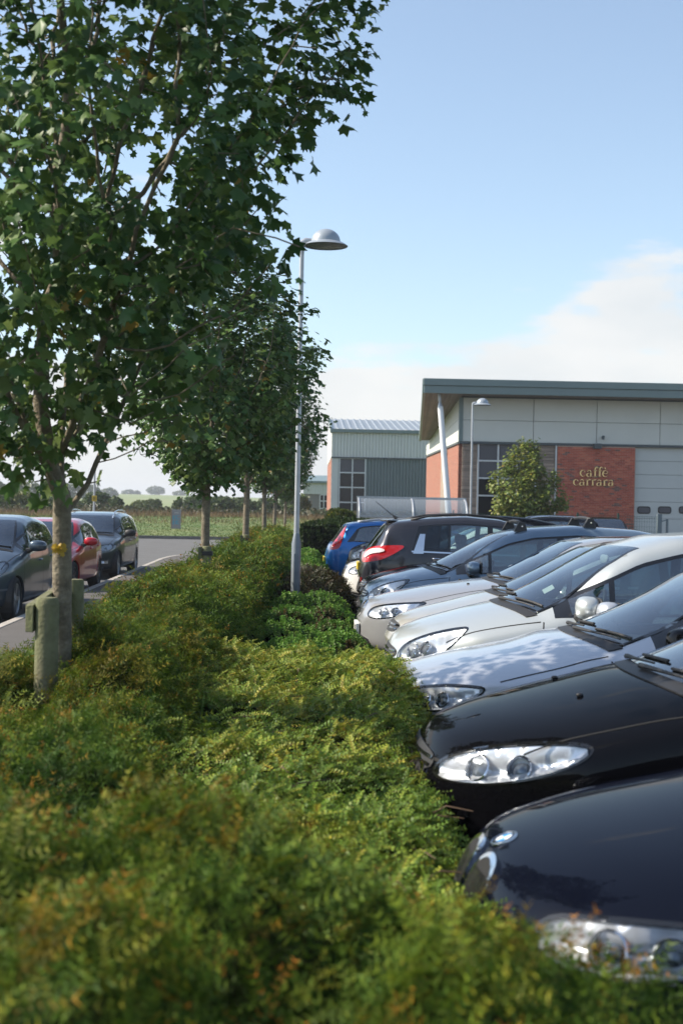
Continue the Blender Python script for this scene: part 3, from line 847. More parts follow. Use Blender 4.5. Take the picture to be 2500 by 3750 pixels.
# totem sign on the bank
TS = 72.0
tb = at(646, 1941, TS); tt = at(646, 1866, TS)
tz0 = float(bank_z(np.array([tb.x]), np.array([tb.y]))[0]) - 0.05
M_tot = mat('totem_panel', (0.25, 0.24, 0.28), 0.4, var=0.06)
M_tblue = mat('totem_blue', (0.08, 0.30, 0.45), 0.45); M_tside = mat('totem_side', (0.30, 0.20, 0.16), 0.5)
tot = empty('totem_sign', (tb.x, tb.y, tz0)); tag(tot, 'grey freestanding totem sign with pale blue strips on the grass bank', 'sign')
H_ = tt.z - tz0; wt = 0.46
s = MB(); s.box(-wt / 2, wt / 2, -0.05, 0.05, 0, H_); s.obj('panel', M_tot, tot, bevel=0.01)
s = MB(); s.box(-wt / 2 - 0.06, -wt / 2 - 0.002, -0.06, 0.06, 0, H_); s.obj('side_post', M_tside, tot)
q = random.Random(2)
for z0, z1 in ((0.50, 0.72), (0.26, 0.46)):
    s = MB(); s.box(-wt / 2 + 0.04, -wt / 2 + 0.11, -0.056, -0.05, H_ * z0 * 0.98, H_ * z1 * 0.98); s.obj('blue_strip', M_tblue, tot)
    for k in range(5):
        z = H_ * (z0 + (z1 - z0) * (k + 0.3) / 5); s = MB(); s.box(-wt / 2 + 0.16, -wt / 2 + 0.16 + q.uniform(0.1, 0.24), -0.055, -0.05, z, z + 0.03); s.obj('name_strip', M_tblue, tot)
s = MB(); s.box(-0.1, 0.12, -0.055, -0.05, H_ * 0.82, H_ * 0.86); s.obj('heading_strip', mat('totem_grey', (0.42, 0.42, 0.45), 0.5), tot)

# pole with a yellow plate
pp = at(345, 1870, 63.0)
po = empty('sign_pole', (pp.x, pp.y, 0)); tag(po, 'thin grey pole carrying a small yellow notice beyond the parked cars', 'pole')
s = MB(); s.tube([(0, 0, 0), (0, 0, at(345, 1700, 63.0).z)], [0.06, 0.045], n=10); s.obj('pole', M_galv, po)
zz = at(345, 1826, 63.0).z
s = MB(); s.box(-0.09, 0.13, -0.09, -0.07, zz - 0.12, zz + 0.14); s.obj('notice', mat('notice_yellow', (0.65, 0.42, 0.03), 0.5), po)
for k in range(3):
    s = MB(); s.box(-0.05, 0.09, -0.096, -0.091, zz - 0.07 + k * 0.06, zz - 0.045 + k * 0.06); s.obj('notice_mark', M_rubber, po)
# ================================================================== vegetation
M_leaf = mat('leaf_maple', attr='Col', rough=0.45, transl=0.3, spec=0.3)
M_needle = mat('leaf_yew', attr='Col', rough=0.6, transl=0.25, spec=0.15)
M_shrub = mat('leaf_shrub', attr='Col', rough=0.5, transl=0.25, spec=0.22)
M_bark = mat('bark', (0.12, 0.098, 0.066), 0.9, var=0.3, vscale=7, color2=(0.21, 0.18, 0.125), streak=(1, 1, 2.2), bump=0.6, bscale=45)
M_twig = mat('twig', (0.10, 0.06, 0.035), 0.85, var=0.2, vscale=10)
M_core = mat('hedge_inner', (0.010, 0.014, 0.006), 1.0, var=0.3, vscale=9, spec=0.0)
M_stake = mat('stake_timber', (0.17, 0.155, 0.095), 0.9, var=0.22, vscale=3.0, color2=(0.115, 0.13, 0.055), streak=(3, 3, 0.6), bump=0.35, bscale=60)

# ---- leaf templates (x forward, z normal)
def maple_leaf(detail=True, fold=0.25, droop=0.25):
    if detail:
        pol = [(180, 0.10), (-130, 0.56), (-108, 0.50), (-82, 0.80), (-62, 0.58), (-42, 0.92), (-21, 0.62), (0, 1.0), (21, 0.62), (42, 0.92), (62, 0.58), (82, 0.80), (108, 0.50), (130, 0.56)]
    else:
        pol = [(180, 0.12), (-105, 0.68), (-45, 0.92), (-20, 0.64), (0, 1.0), (20, 0.64), (45, 0.92), (105, 0.68)]
    V = [(0.12, 0, 0)]
    for a, r_ in pol:
        x, y = 0.12 + 0.62 * r_ * math.cos(math.radians(a)), 0.62 * r_ * math.sin(math.radians(a))
        V.append((x, y, -fold * abs(y) - droop * max(0, x - 0.2) ** 1.4 + 0.05 * math.sin(9 * y + 4 * droop)))
    n = len(pol)
    F = [(0, 1 + i, 1 + (i + 1) % n) for i in range(n)]
    return np.array(V, float), np.array(F), None

def yew_sprig(seed, full=True, n=None, side=None):
    q = np.random.default_rng(seed); V, F, C = [], [], []
    def shoot(o, d, L_, n):
        d = d / np.linalg.norm(d)
        sd = np.cross([0, 0, 1.0], d); sd /= np.linalg.norm(sd); up = np.cross(d, sd)
        for i in range(n):
            t = (i + 0.5) / n
            p = o + d * L_ * t + np.array([0, 0, -0.12 * L_ * t * t])
            for s in (-1, 1):
                ln = 0.20 * (1 - 0.30 * t) * q.uniform(0.65, 1.25); a_ = q.uniform(-0.35, 1.0)
                e = p + (sd * s * math.cos(a_) * 0.85 + up * math.sin(a_) * 0.85 + d * q.uniform(0.25, 0.9)) * ln
                w = d * (0.017 if full else 0.019 * 6 / n)
                b = len(V); V.extend([p - w, p + w, e]); F.append((b, b + 1, b + 2))
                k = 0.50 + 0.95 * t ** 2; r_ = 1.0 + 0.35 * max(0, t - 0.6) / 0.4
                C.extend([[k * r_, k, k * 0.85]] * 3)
    n = n or (9 if full else 6)
    shoot(np.zeros(3), np.array([1, 0, 0.05]), 1.0, n)
    for k in range(side or (4 if full else 3)):
        t = q.uniform(0.05, 0.6); r_ = q.uniform(25, 60) * (1 if k % 2 else -1)
        r_ = math.radians(r_)
        shoot(np.array([t, 0, -0.1 * t * t]), np.array([math.cos(r_), math.sin(r_), q.uniform(-0.1, 0.55)]), q.uniform(0.45, 0.75), n - 2)
    return np.array(V, float), np.array(F), np.array(C, float)

def shoot_opposite(seed, n=16, leaf=0.085, arch=0.35):
    """long arching shoot with small opposite oval leaves"""
    q = np.random.default_rng(seed); V, F, C = [], [], []
    def pt(t): return np.array([t - 0.10 * t * t, 0.05 * math.sin(3 * t + seed), 0.22 * t - arch * t * t])
    for i in range(n):
        t = (i + 0.5) / n; p = pt(t); d = pt(t + 0.02) - pt(t - 0.02); d /= np.linalg.norm(d)
        sd = np.cross([0, 0, 1.0], d); sd /= np.linalg.norm(sd); up = np.cross(d, sd)
        for s in (-1, 1):
            ln = leaf * q.uniform(0.8, 1.2) * (1 - 0.35 * t); ld = sd * s * 0.8 + d * 0.5 + up * q.uniform(0.0, 0.5); ld /= np.linalg.norm(ld)
            wd = np.cross(ld, up) * ln * 0.34
            b = len(V); V.extend([p, p + ld * ln * 0.5 + wd, p + ld * ln, p + ld * ln * 0.5 - wd]); F.append((b, b + 1, b + 2, b + 3))
            k = 0.75 + 0.5 * t; C.extend([[k * (1 + 0.12 * t), k, k * 0.85]] * 4)
    w = 0.008
    for i in range(4):
        a, b_ = pt(i / 4), pt((i + 1) / 4); b = len(V)
        V.extend([a + [0, w, 0], a - [0, w, 0], b_ - [0, w, 0], b_ + [0, w, 0]]); F.append((b, b + 1, b + 2, b + 3)); C.extend([[1.0, 0.55, 0.5]] * 4)
    return np.array(V, float), np.array(F), np.array(C, float)

def rosette(seed):
    """hebe shoot tip: whorls of small leaves up a short stem along x"""
    q = np.random.default_rng(seed); V, F, C = [], [], []
    for lvl, (x, r_, tilt) in enumerate(((0.15, 0.42, 20), (0.45, 0.40, 38), (0.72, 0.30, 58))):
        for k in range(5):
            a = k * 1.2566 + lvl * 0.6 + q.uniform(-0.2, 0.2); tl = math.radians(tilt + q.uniform(-10, 10))
            rad = np.array([0, math.cos(a), math.sin(a)]); d = rad * math.cos(tl) + np.array([1, 0, 0]) * math.sin(tl)
            wd = np.cross(rad, [1, 0, 0]) * 0.12; p = np.array([x, 0, 0])
            b = len(V); V.extend([p, p + d * r_ * 0.55 + wd, p + d * r_, p + d * r_ * 0.55 - wd]); F.append((b, b + 1, b + 2, b + 3)); C.extend([[0.8 + 0.25 * lvl] * 3] * 4)
    return np.array(V, float), np.array(F), np.array(C, float)

# ---- yew hedge: plan and height
def clump_field(xr, yr, dens, r0, r1, seed):
    q = np.random.default_rng(seed); n = int((xr[1] - xr[0]) * (yr[1] - yr[0]) * dens)
    return q.uniform(*xr, n), q.uniform(*yr, n), q.uniform(r0, r1, n), q.uniform(0.45, 1.0, n)
def clump(cf, x, y):
    cx, cy, r_, a = cf; x = np.asarray(x, float).ravel(); y = np.asarray(y, float).ravel(); out = np.zeros(len(x)); o = np.argsort(y); ys = y[o]
    for i in range(len(cx)):
        lo, hi = np.searchsorted(ys, cy[i] - r_[i]), np.searchsorted(ys, cy[i] + r_[i])
        if hi > lo:
            k = o[lo:hi]; d2 = ((x[k] - cx[i]) ** 2 + (y[k] - cy[i]) ** 2) / r_[i] ** 2
            out[k] = np.maximum(out[k], a[i] * np.clip(1 - d2, 0, 1))
    return out
CFY = clump_field((-2.6, 1.8), (1.0, 44), 5.6, 0.20, 0.44, 811)
CFL = clump_field((-0.8, 1.0), (2.2, 12), 9.0, 0.16, 0.34, 812)
def yew_right(y):
    return np.interp(y, [1.0, 2.25, 2.45, 2.62, 2.85, 3.2, 3.7, 4.3, 5.2, 8, 44], [1.7, 1.6, 1.1, 0.55, 0.16, -0.02, -0.25, -0.45, -0.54, -0.60, -0.42])
def yew_left(y):
    return np.interp(y, [0, 3, 7, 12, 44], [-2.6, -2.2, -1.72, -1.74, -1.8])
def yew_z(x, y):
    n = vnoise(np.stack([x * 1.6, y * 1.4], -1), 21) * 0.07 + vnoise(np.stack([x * 7, y * 6], -1), 22) * 0.035
    h = 0.73 + n + 0.33 * clump(CFY, x, y).reshape(np.shape(x))
    h = h - 0.15 * np.exp(-((x + 1.28) / 0.32) ** 2 - ((y - 5.9) / 0.9) ** 2)
    h = h - np.clip((3.4 - y) / 0.5, 0, 1) * (-0.03 + 0.06 * np.clip(x, 0, 2))
    e = np.minimum(x - yew_left(y), yew_right(y) - x)
    prof = np.clip(e / 0.34, 0, 1)
    return 0.22 + (h - 0.22) * (0.45 + 0.55 * np.sqrt(np.clip(1 - (1 - prof) ** 2, 0, 1)))

def hedge_points(n, xr, yr, zf, inside, seed, side_frac=0.25):
    q = np.random.default_rng(seed); out = []
    x = q.uniform(*xr, n * 5); y = q.uniform(*yr, n * 5); ok = inside(x, y); x, y = x[ok][:n * 2], y[ok][:n * 2]
    z = zf(x, y); e = 0.03
    nx_ = -(zf(x + e, y) - zf(x - e, y)) / (2 * e); ny_ = -(zf(x, y + e) - zf(x, y - e)) / (2 * e)
    N_ = np.stack([nx_, ny_, np.ones_like(x)], 1); N_ /= np.linalg.norm(N_, axis=1, keepdims=True)
    w = 1 / np.maximum(N_[:, 2], 0.25); k = q.choice(len(x), min(n, len(x)), replace=False, p=w / w.sum())
    return np.stack([x, y, z], 1)[k], N_[k]

def sprigs(tmpls, P_, N_, size, cols, seed, up=0.45, spread=0.9, sink=0.5, bias=None, cf=None):
    q = np.random.default_rng(seed); n = len(P_); lst = []
    a = q.uniform(0, 6.283, n); tang = np.stack([np.cos(a), np.sin(a), np.zeros(n)], 1)
    D = tang * spread + N_ * (up + q.uniform(-0.25, 0.25, (n, 1)))
    if bias is not None: D = D + np.array(bias)
    D /= np.linalg.norm(D, axis=1, keepdims=True)
    U = N_ + q.normal(0, 0.25, (n, 3))
    R = rot_from(D, U)
    S = q.uniform(size[0], size[1], n)
    T = P_ - D * (S * sink)[:, None] + q.normal(0, 0.012, (n, 3))
    # colour: patches in space plus jitter
    w = np.clip(0.45 + 0.30 * vnoise(P_ * 2.2, seed + 5) + q.normal(0, 0.24, n), 0, 0.999)
    if cf is not None: w = np.clip(0.03 + 0.68 * clump(cf, P_[:, 0], P_[:, 1]) + 0.24 * vnoise(P_ * 1.3, seed + 6) + q.normal(0, 0.19, n), 0, 0.999)
    cols = np.array(cols); C = cols[(w * len(cols)).astype(int)] * q.uniform(0.75, 1.25, (n, 1))
    which = q.integers(0, len(tmpls), n)
    for k, t in enumerate(tmpls):
        m_ = which == k
        lst.append(scatter('', t, R[m_], T[m_], S[m_], C[m_]))
    return lst

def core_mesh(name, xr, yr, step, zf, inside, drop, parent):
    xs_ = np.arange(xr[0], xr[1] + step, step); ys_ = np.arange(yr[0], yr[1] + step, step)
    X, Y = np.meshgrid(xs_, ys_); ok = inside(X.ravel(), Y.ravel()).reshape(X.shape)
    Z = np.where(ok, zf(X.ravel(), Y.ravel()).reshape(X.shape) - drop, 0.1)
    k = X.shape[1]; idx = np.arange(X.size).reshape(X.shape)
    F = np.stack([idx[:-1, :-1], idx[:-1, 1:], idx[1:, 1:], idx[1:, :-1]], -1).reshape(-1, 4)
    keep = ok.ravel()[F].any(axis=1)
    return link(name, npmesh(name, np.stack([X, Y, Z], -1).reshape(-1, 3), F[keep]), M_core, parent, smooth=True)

YCOL = [(0.0351, 0.083, 0.014), (0.0491, 0.1071, 0.0152), (0.0679, 0.1311, 0.0164), (0.0936, 0.1472, 0.0164), (0.1346, 0.1406, 0.0175)]
YCOLN = [(0.0365, 0.0889, 0.0146), (0.0486, 0.1112, 0.0158), (0.0669, 0.1362, 0.017), (0.0912, 0.1557, 0.017), (0.1276, 0.164, 0.017), (0.1823, 0.1459, 0.0183)]
Y_full = [yew_sprig(k) for k in range(1, 6)]
Y_lite = [yew_sprig(k, False, 7, 2) for k in range(6, 11)]
def yew_spray(seed):
    q = np.random.default_rng(seed); V, F, C = [], [], []
    def shoot(o, d, L_, n):
        d = d / np.linalg.norm(d); sd = np.cross([0, 0, 1.0], d); sd /= np.linalg.norm(sd); up = np.cross(d, sd)
        for i in range(n):
            t = (i + 0.5) / n; p = o + d * L_ * t + np.array([0, 0, -0.14 * L_ * t * t])
            for s_ in (-1, 1):
                e = p + (sd * s_ * 0.85 + d * 0.55 + up * q.uniform(-0.1, 0.3)) * 0.11 * (1 - 0.4 * t) * q.uniform(0.8, 1.2); w = d * 0.012
                b = len(V); V.extend([p - w, p + w, e]); F.append((b, b + 1, b + 2)); k = 0.6 + 0.8 * t * t; C.extend([[k * (1 + 0.3 * t), k, k * 0.8]] * 3)
    shoot(np.zeros(3), np.array([1, 0, 0.1]), 1.0, 12)
    for k in range(4):
        t = 0.12 + 0.15 * k; r_ = math.radians(q.uniform(32, 52) * (1 if k % 2 else -1)); shoot(np.array([t, 0, 0.08 * t]), np.array([math.cos(r_), math.sin(r_), q.uniform(0, 0.2)]), 0.55 - 0.08 * k, 6)
    return np.array(V, float), np.array(F), np.array(C, float)
Y_spray = [yew_spray(k) for k in range(4)]
Y_mid = [yew_sprig(k, False, 5, 2) for k in range(10, 14)]
Y_far = [yew_sprig(k, False, 4, 2) for k in range(14, 17)]
ins_y = lambda x, y: (x > yew_left(y)) & (x < yew_right(y))
# yew, near block
root = empty('yew_hedge', (0, 3.2, 0)); tag(root, 'loose yew hedge with orange-tipped shoots spreading in front of the black saloon', 'hedge', 'yew hedge along the bed')
inn = lambda x, y: ins_y(x, y) & (y < 5.2)
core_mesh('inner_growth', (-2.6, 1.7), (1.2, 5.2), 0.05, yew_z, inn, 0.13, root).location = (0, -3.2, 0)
P1, N1 = hedge_points(10500, (-2.6, 1.7), (1.3, 5.2), yew_z, inn, 31)
l1 = sprigs(Y_lite, P1, N1, (0.08, 0.15), YCOLN, 32, up=0.7, sink=0.45, cf=CFY)
# longer leading shoots that break the outline
P2, N2 = hedge_points(1300, (-2.6, 1.7), (1.3, 5.2), yew_z, inn, 33)
l1 += sprigs(Y_spray, P2, N2, (0.14, 0.26), YCOLN[2:], 34, up=0.8, sink=0.35, cf=CFY)
P2, N2 = hedge_points(700, (-2.6, 1.7), (1.3, 5.2), yew_z, inn, 35)
l1 += sprigs(Y_lite, P2, N2, (0.07, 0.13), [(0.24, 0.13, 0.02), (0.20, 0.15, 0.02), (0.28, 0.14, 0.025)], 36, up=1.0, sink=0.2)
o = link('foliage', joined('yew_foliage', l1), M_needle, root); o['kind'] = 'stuff'; o.location = (0, -3.2, 0)
# yew, long run under the trees
root = empty('yew_hedge', (-1.2, 20, 0)); tag(root, 'long dark yew hedge running beside the pavement under the tree row', 'hedge', 'yew hedge along the bed')
inn2 = lambda x, y: ins_y(x, y) & (y >= 5.2)
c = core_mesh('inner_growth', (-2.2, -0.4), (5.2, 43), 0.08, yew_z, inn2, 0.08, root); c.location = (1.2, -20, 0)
l2 = []
for (y0, y1, n, sz, tm, sd) in ((5.2, 10, 7600, (0.08, 0.16), Y_lite, 41), (10, 18, 6600, (0.11, 0.21), Y_mid, 43), (18, 43, 5200, (0.2, 0.36), Y_far, 45)):
    inn3 = lambda x, y: ins_y(x, y) & (y >= y0) & (y < y1)
    P1, N1 = hedge_points(n, (-2.2, -0.4), (y0, y1), yew_z, inn3, sd)
    l2 += sprigs(tm, P1, N1, sz, YCOL, sd + 1, up=0.5, sink=0.45, cf=CFY)
    P1, N1 = hedge_points(n // 9, (-2.2, -0.4), (y0, y1), yew_z, inn3, sd + 7)
    l2 += sprigs(Y_spray, P1, N1, (sz[1] * 0.9, sz[1] * 1.9), YCOL[1:], sd + 8, up=0.5, sink=0.3, cf=CFY)
    P1, N1 = hedge_points(n // 22, (-2.2, -0.4), (y0, y1), yew_z, inn3, sd + 17)
    l2 += sprigs(tm, P1, N1, sz, [(0.20, 0.12, 0.02), (0.17, 0.13, 0.02)], sd + 18, up=0.9, sink=0.3)
    # right-hand face of the hedge
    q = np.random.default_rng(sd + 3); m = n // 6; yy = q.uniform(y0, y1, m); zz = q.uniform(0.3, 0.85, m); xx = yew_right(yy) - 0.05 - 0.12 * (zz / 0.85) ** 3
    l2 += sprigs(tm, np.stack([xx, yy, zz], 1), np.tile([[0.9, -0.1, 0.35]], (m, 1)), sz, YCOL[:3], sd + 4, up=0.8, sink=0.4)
    xx = yew_left(yy) + 0.05 + 0.12 * (zz / 0.85) ** 3
    l2 += sprigs(tm, np.stack([xx, yy, zz], 1), np.tile([[-0.9, -0.1, 0.35]], (m, 1)), sz, YCOL, sd + 5, up=0.8, sink=0.4)
o = link('foliage', joined('yew_foliage_far', l2), M_needle, root); o['kind'] = 'stuff'; o.location = (1.2, -20, 0)

# ---- low arching shrub (box honeysuckle) along the bonnets
def lon_right(y): return np.interp(y, [2.4, 3.2, 4.2, 5.5, 7, 8.6, 9.4, 9.9], [0.8, 0.62, 0.55, 0.54, 0.66, 0.80, 0.76, 0.6])
def lon_z(x, y):
    n = vnoise(np.stack([x * 2.4, y * 1.9], -1), 51) * 0.05 + vnoise(np.stack([x * 8, y * 7], -1), 52) * 0.02
    h = 0.62 + n + 0.12 * clump(CFL, x, y).reshape(np.shape(x)) + 0.05 * np.exp(-((y - 8.0) / 1.2) ** 2)
    e = np.minimum(lon_right(y) - x, (10.0 - y) * 0.8); prof = np.clip(e / 0.3, 0, 1)
    return 0.12 + (h - 0.12) * (0.5 + 0.5 * np.sqrt(np.clip(1 - (1 - prof) ** 2, 0, 1)))
ins_l = lambda x, y: (x > yew_right(y) - 0.15) & (x < lon_right(y)) & (y > 2.4) & (y < 9.9)
LCOL = [(0.0782, 0.1541, 0.0243), (0.1131, 0.1974, 0.0296), (0.1565, 0.2351, 0.0347), (0.2174, 0.2726, 0.0418), (0.2956, 0.3009, 0.0522)]
SH = [shoot_opposite(k, 9, 0.125, 0.15 + 0.12 * k) for k in range(5)]
SH2 = [shoot_opposite(k + 5, 7, 0.16, 0.15 + 0.12 * k) for k in range(3)]
root = empty('arching_shrub', (0, 6, 0)); tag(root, 'low spreading shrub with arching small-leaved shoots reaching the bonnets', 'shrub')
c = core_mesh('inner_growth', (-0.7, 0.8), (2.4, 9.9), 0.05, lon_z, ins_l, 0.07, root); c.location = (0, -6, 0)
l3 = []
for (y0, y1, n, sz, sd) in ((2.4, 5.5, 5200, (0.08, 0.18), 61), (5.5, 9.9, 6200, (0.09, 0.19), 63)):
    i4 = lambda x, y: ins_l(x, y) & (y >= y0) & (y < y1)
    P1, N1 = hedge_points(n, (-0.7, 0.8), (y0, y1), lon_z, i4, sd)
    l3 += sprigs(SH, P1, N1, sz, LCOL, sd + 1, up=0.6, spread=0.9, sink=0.4, bias=(0.35, -0.15, 0.0))
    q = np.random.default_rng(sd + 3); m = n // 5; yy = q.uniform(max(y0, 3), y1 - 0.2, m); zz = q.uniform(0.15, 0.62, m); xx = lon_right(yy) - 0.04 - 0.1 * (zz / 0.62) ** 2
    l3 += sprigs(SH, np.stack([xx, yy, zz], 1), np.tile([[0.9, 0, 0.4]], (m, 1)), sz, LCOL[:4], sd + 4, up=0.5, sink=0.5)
o = link('foliage', joined('shrub_foliage', l3), M_shrub, root); o['kind'] = 'stuff'; o.location = (0, -6, 0)
q = np.random.default_rng(77)
for k in range(60):
    x, y = q.uniform(-0.4, 0.5), q.uniform(3.0, 9.5)
    if not ins_l(np.array([x]), np.array([y]))[0]: continue
    tw = MB(); z = float(lon_z(np.array([x]), np.array([y]))[0]); a = q.uniform(0, 6.28); L_ = q.uniform(0.15, 0.35)
    tw.tube([(x, y - 6, z - 0.06), (x + L_ * 0.5 * math.cos(a), y - 6 + L_ * 0.5 * math.sin(a), z + 0.005), (x + L_ * math.cos(a), y - 6 + L_ * math.sin(a), z - 0.0)], [0.004, 0.003, 0.0015], n=5)
    tw.obj('twig', M_twig, root)

# ---- clipped round shrubs (hebe) one by one
HE = [rosette(k) for k in range(3)]
HCOL = [(0.0715, 0.1502, 0.0257), (0.093, 0.193, 0.0315), (0.1216, 0.2288, 0.04), (0.1645, 0.2503, 0.0501)]
HBR = [(0.09, 0.06, 0.022), (0.07, 0.075, 0.02)]
heb = [(0.0, 10.35, 0.55, 0.50, 0.60), (0.42, 10.9, 0.36, 0.50, 0.54), (-0.12, 11.55, 0.46, 0.55, 0.60), (0.30, 12.3, 0.42, 0.55, 0.56), (-0.16, 13.1, 0.44, 0.60, 0.60), (0.24, 13.9, 0.46, 0.60, 0.55), (-0.20, 14.9, 0.40, 0.60, 0.61), (0.22, 15.8, 0.46, 0.65, 0.56), (-0.18, 17.0, 0.42, 0.65, 0.62), (0.16, 18.3, 0.48, 0.7, 0.58)]
hl = ['rounded bright green shrub right behind the arching small-leaved shrub', 'green dome shrub pressed towards the pale people carrier bonnet', 'rounded green shrub tucked between the first dome and the yew hedge', 'wide green dome shrub before the cream-silver hatchback',
      'green mound in mid bed shaded by the yew hedge', 'green dome shrub facing the silver saloon with the EOZ plate', 'leafy green mound leaning on the yew hedge before the lamp', 'green dome shrub facing the slate blue hatchback', 'leafy green mound close before the street lamp base', 'green dome shrub beside the street lamp base']
for i, (x, y, rx, ry, zt) in enumerate(heb):
    q = np.random.default_rng(100 + i); root = empty('dome_shrub', (x, y, 0)); tag(root, hl[i], 'shrub', 'clipped dome shrubs in the bed')
    n = 1150; u = q.normal(size=(n, 3)); u[:, 2] = np.abs(u[:, 2]) * 0.9 + 0.02; u /= np.linalg.norm(u, axis=1, keepdims=True)
    lump = 1 + 0.07 * vnoise(u * 5 + i, 200 + i)
    P1 = u * np.array([rx, ry, zt]) * lump[:, None]; N1 = u / np.array([rx, ry, zt]); N1 /= np.linalg.norm(N1, axis=1, keepdims=True)
    spike = vnoise(u * 3.1, 300 + i) > 0.42
    a = sprigs(HE, P1[~spike], N1[~spike], (0.06, 0.095), HCOL, 400 + i, up=1.6, spread=0.55, sink=0.5)
    b = sprigs(HE, P1[spike], N1[spike], (0.05, 0.08), HBR + HCOL[:2], 500 + i, up=1.8, spread=0.4, sink=0.5)
    o = link('foliage', joined('dome_foliage', a + b), M_shrub, root); o['kind'] = 'stuff'
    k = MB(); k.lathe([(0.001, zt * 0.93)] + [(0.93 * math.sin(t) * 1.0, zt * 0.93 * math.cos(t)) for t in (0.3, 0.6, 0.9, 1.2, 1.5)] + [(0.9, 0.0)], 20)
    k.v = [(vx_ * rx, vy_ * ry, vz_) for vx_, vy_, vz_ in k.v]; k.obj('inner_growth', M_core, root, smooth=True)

# ---- twiggy dark shrub and further ground cover
def mound(name, label, cx, cy, rx, ry, zt, n, size, cols, seed, tmpl, cat='shrub', group=None, box=False, z0=0.0):
    q = np.random.default_rng(seed); root = empty(name, (cx, cy, z0)); tag(root, label, cat, group)
    u = q.normal(size=(n, 3)); u[:, 2] = np.abs(u[:, 2]); u /= np.linalg.norm(u, axis=1, keepdims=True)
    if box:
        s = np.maximum(np.abs(u[:, 0]), np.maximum(np.abs(u[:, 1]), u[:, 2])); w = u / s[:, None]; u2 = u * 0.35 + w * 0.65
    else: u2 = u
    lump = 1 + 0.09 * vnoise(u * 4 + seed, seed)
    P1 = u2 * np.array([rx, ry, zt]) * lump[:, None]; N1 = u / np.array([rx, ry, zt]); N1 /= np.linalg.norm(N1, axis=1, keepdims=True)
    o = link('foliage', joined(name + '_foliage', sprigs(tmpl, P1, N1, size, cols, seed + 1, up=0.9, spread=0.7, sink=0.5)), M_shrub, root); o['kind'] = 'stuff'
    k = MB(); k.lathe([(0.001, 0.92)] + [(0.92 * math.sin(t), 0.92 * math.cos(t)) for t in (0.3, 0.6, 0.9, 1.2, 1.5)] + [(0.9, 0.0)], 16)
    if box:
        k = MB(); k.box(-0.9, 0.9, -0.9, 0.9, 0, 0.92)
    k.v = [(a * rx, b * ry, c * zt) for a, b, c in k.v]; k.obj('inner_growth', M_core, root, smooth=not box)
    return root
DK = [(0.035, 0.030, 0.016), (0.030, 0.040, 0.014), (0.045, 0.038, 0.020)]
mound('twiggy_shrub', 'dull brown twiggy shrub beyond the street lamp base', 0.12, 22.3, 0.60, 1.9, 0.70, 1500, (0.16, 0.3), DK, 601, SH2)
mound('ground_cover_shrub', 'bright green low shrub beside the blue estate car', 0.0, 27.0, 0.5, 2.3, 0.66, 1600, (0.12, 0.2), HCOL, 611, HE)
mound('ground_cover_shrub', 'low green shrub at the end of the bed before the box hedge', -0.05, 31.2, 0.55, 1.7, 0.72, 1200, (0.13, 0.21), HCOL, 621, HE)
BXC = [(0.022, 0.040, 0.012), (0.030, 0.052, 0.014), (0.042, 0.065, 0.016)]
bh = at(1215, 1900, 36.0)
mound('box_hedge', 'dense dark clipped hedge behind the blue estate car', bh.x + 0.25, 36.0, 1.1, 1.0, at(1215, 1912, 35.2).z, 1900, (0.16, 0.26), BXC, 631, HE, 'hedge', box=True)
mound('box_hedge', 'lower clipped hedge stretch behind the plastic shelter side', bh.x + 1.9, 37.6, 0.9, 0.9, at(1330, 1925, 37).z, 1100, (0.16, 0.26), BXC, 641, HE, 'hedge', box=True)
fl_ = mound('flowering_shrub', 'round shrub with small yellow flowers beside the plastic shelter', at(1245, 1900, 46.0).x, 46.0, 0.85, 0.8, at(1245, 1872, 46.0).z, 1300, (0.18, 0.28), [(0.06, 0.085, 0.018), (0.085, 0.10, 0.022)], 651, HE)
q = np.random.default_rng(9); V, Fq = [], []
for k in range(50):
    u = q.normal(size=3); u[2] = abs(u[2]); u[1] = -abs(u[1]); u /= np.linalg.norm(u); p_ = u * np.array([0.87, 0.82, at(1245, 1872, 46.0).z * 1.02]); b = len(V)
    for t in range(5): V.append((p_[0] + 0.045 * math.cos(t * 1.257), p_[1] - 0.02, p_[2] + 0.045 * math.sin(t * 1.257)))
    Fq.append(tuple(b + t for t in range(5)))
mb = MB(); mb.add(V, Fq); o = mb.obj('flowers', mat('flower_yellow', (0.6, 0.42, 0.03), 0.6), fl_); o['kind'] = 'stuff'

# dead flower stalk standing in the yew
ds = at(735, 2460, 9.6); q = random.Random(5)
root = empty('dried_flower_stalk', (ds.x, ds.y, ds.z - 0.1)); tag(root, 'pale dried flower stalk sticking out of the yew hedge side', 'plant')
M_dry = mat('dried_stalk', (0.33, 0.27, 0.20), 0.9, var=0.2)
s = MB(); s.tube([(0, 0, 0), (-0.03, 0, 0.14), (-0.10, 0, 0.30)], [0.006, 0.005, 0.003], n=6); s.obj('stem', M_dry, root)
s = MB()
for k in range(70):
    t = q.uniform(0.45, 1.0); bx_, bz_ = -0.03 - 0.07 * t, 0.05 + 0.26 * t; a = q.uniform(0, 6.28); l = q.uniform(0.02, 0.07)
    s.tube([(bx_, 0, bz_), (bx_ + l * math.cos(a), l * math.sin(a) * 0.7, bz_ + l * q.uniform(0.0, 0.9))], [0.005, 0.003], n=4)
s.obj('seed_heads', M_dry, root)

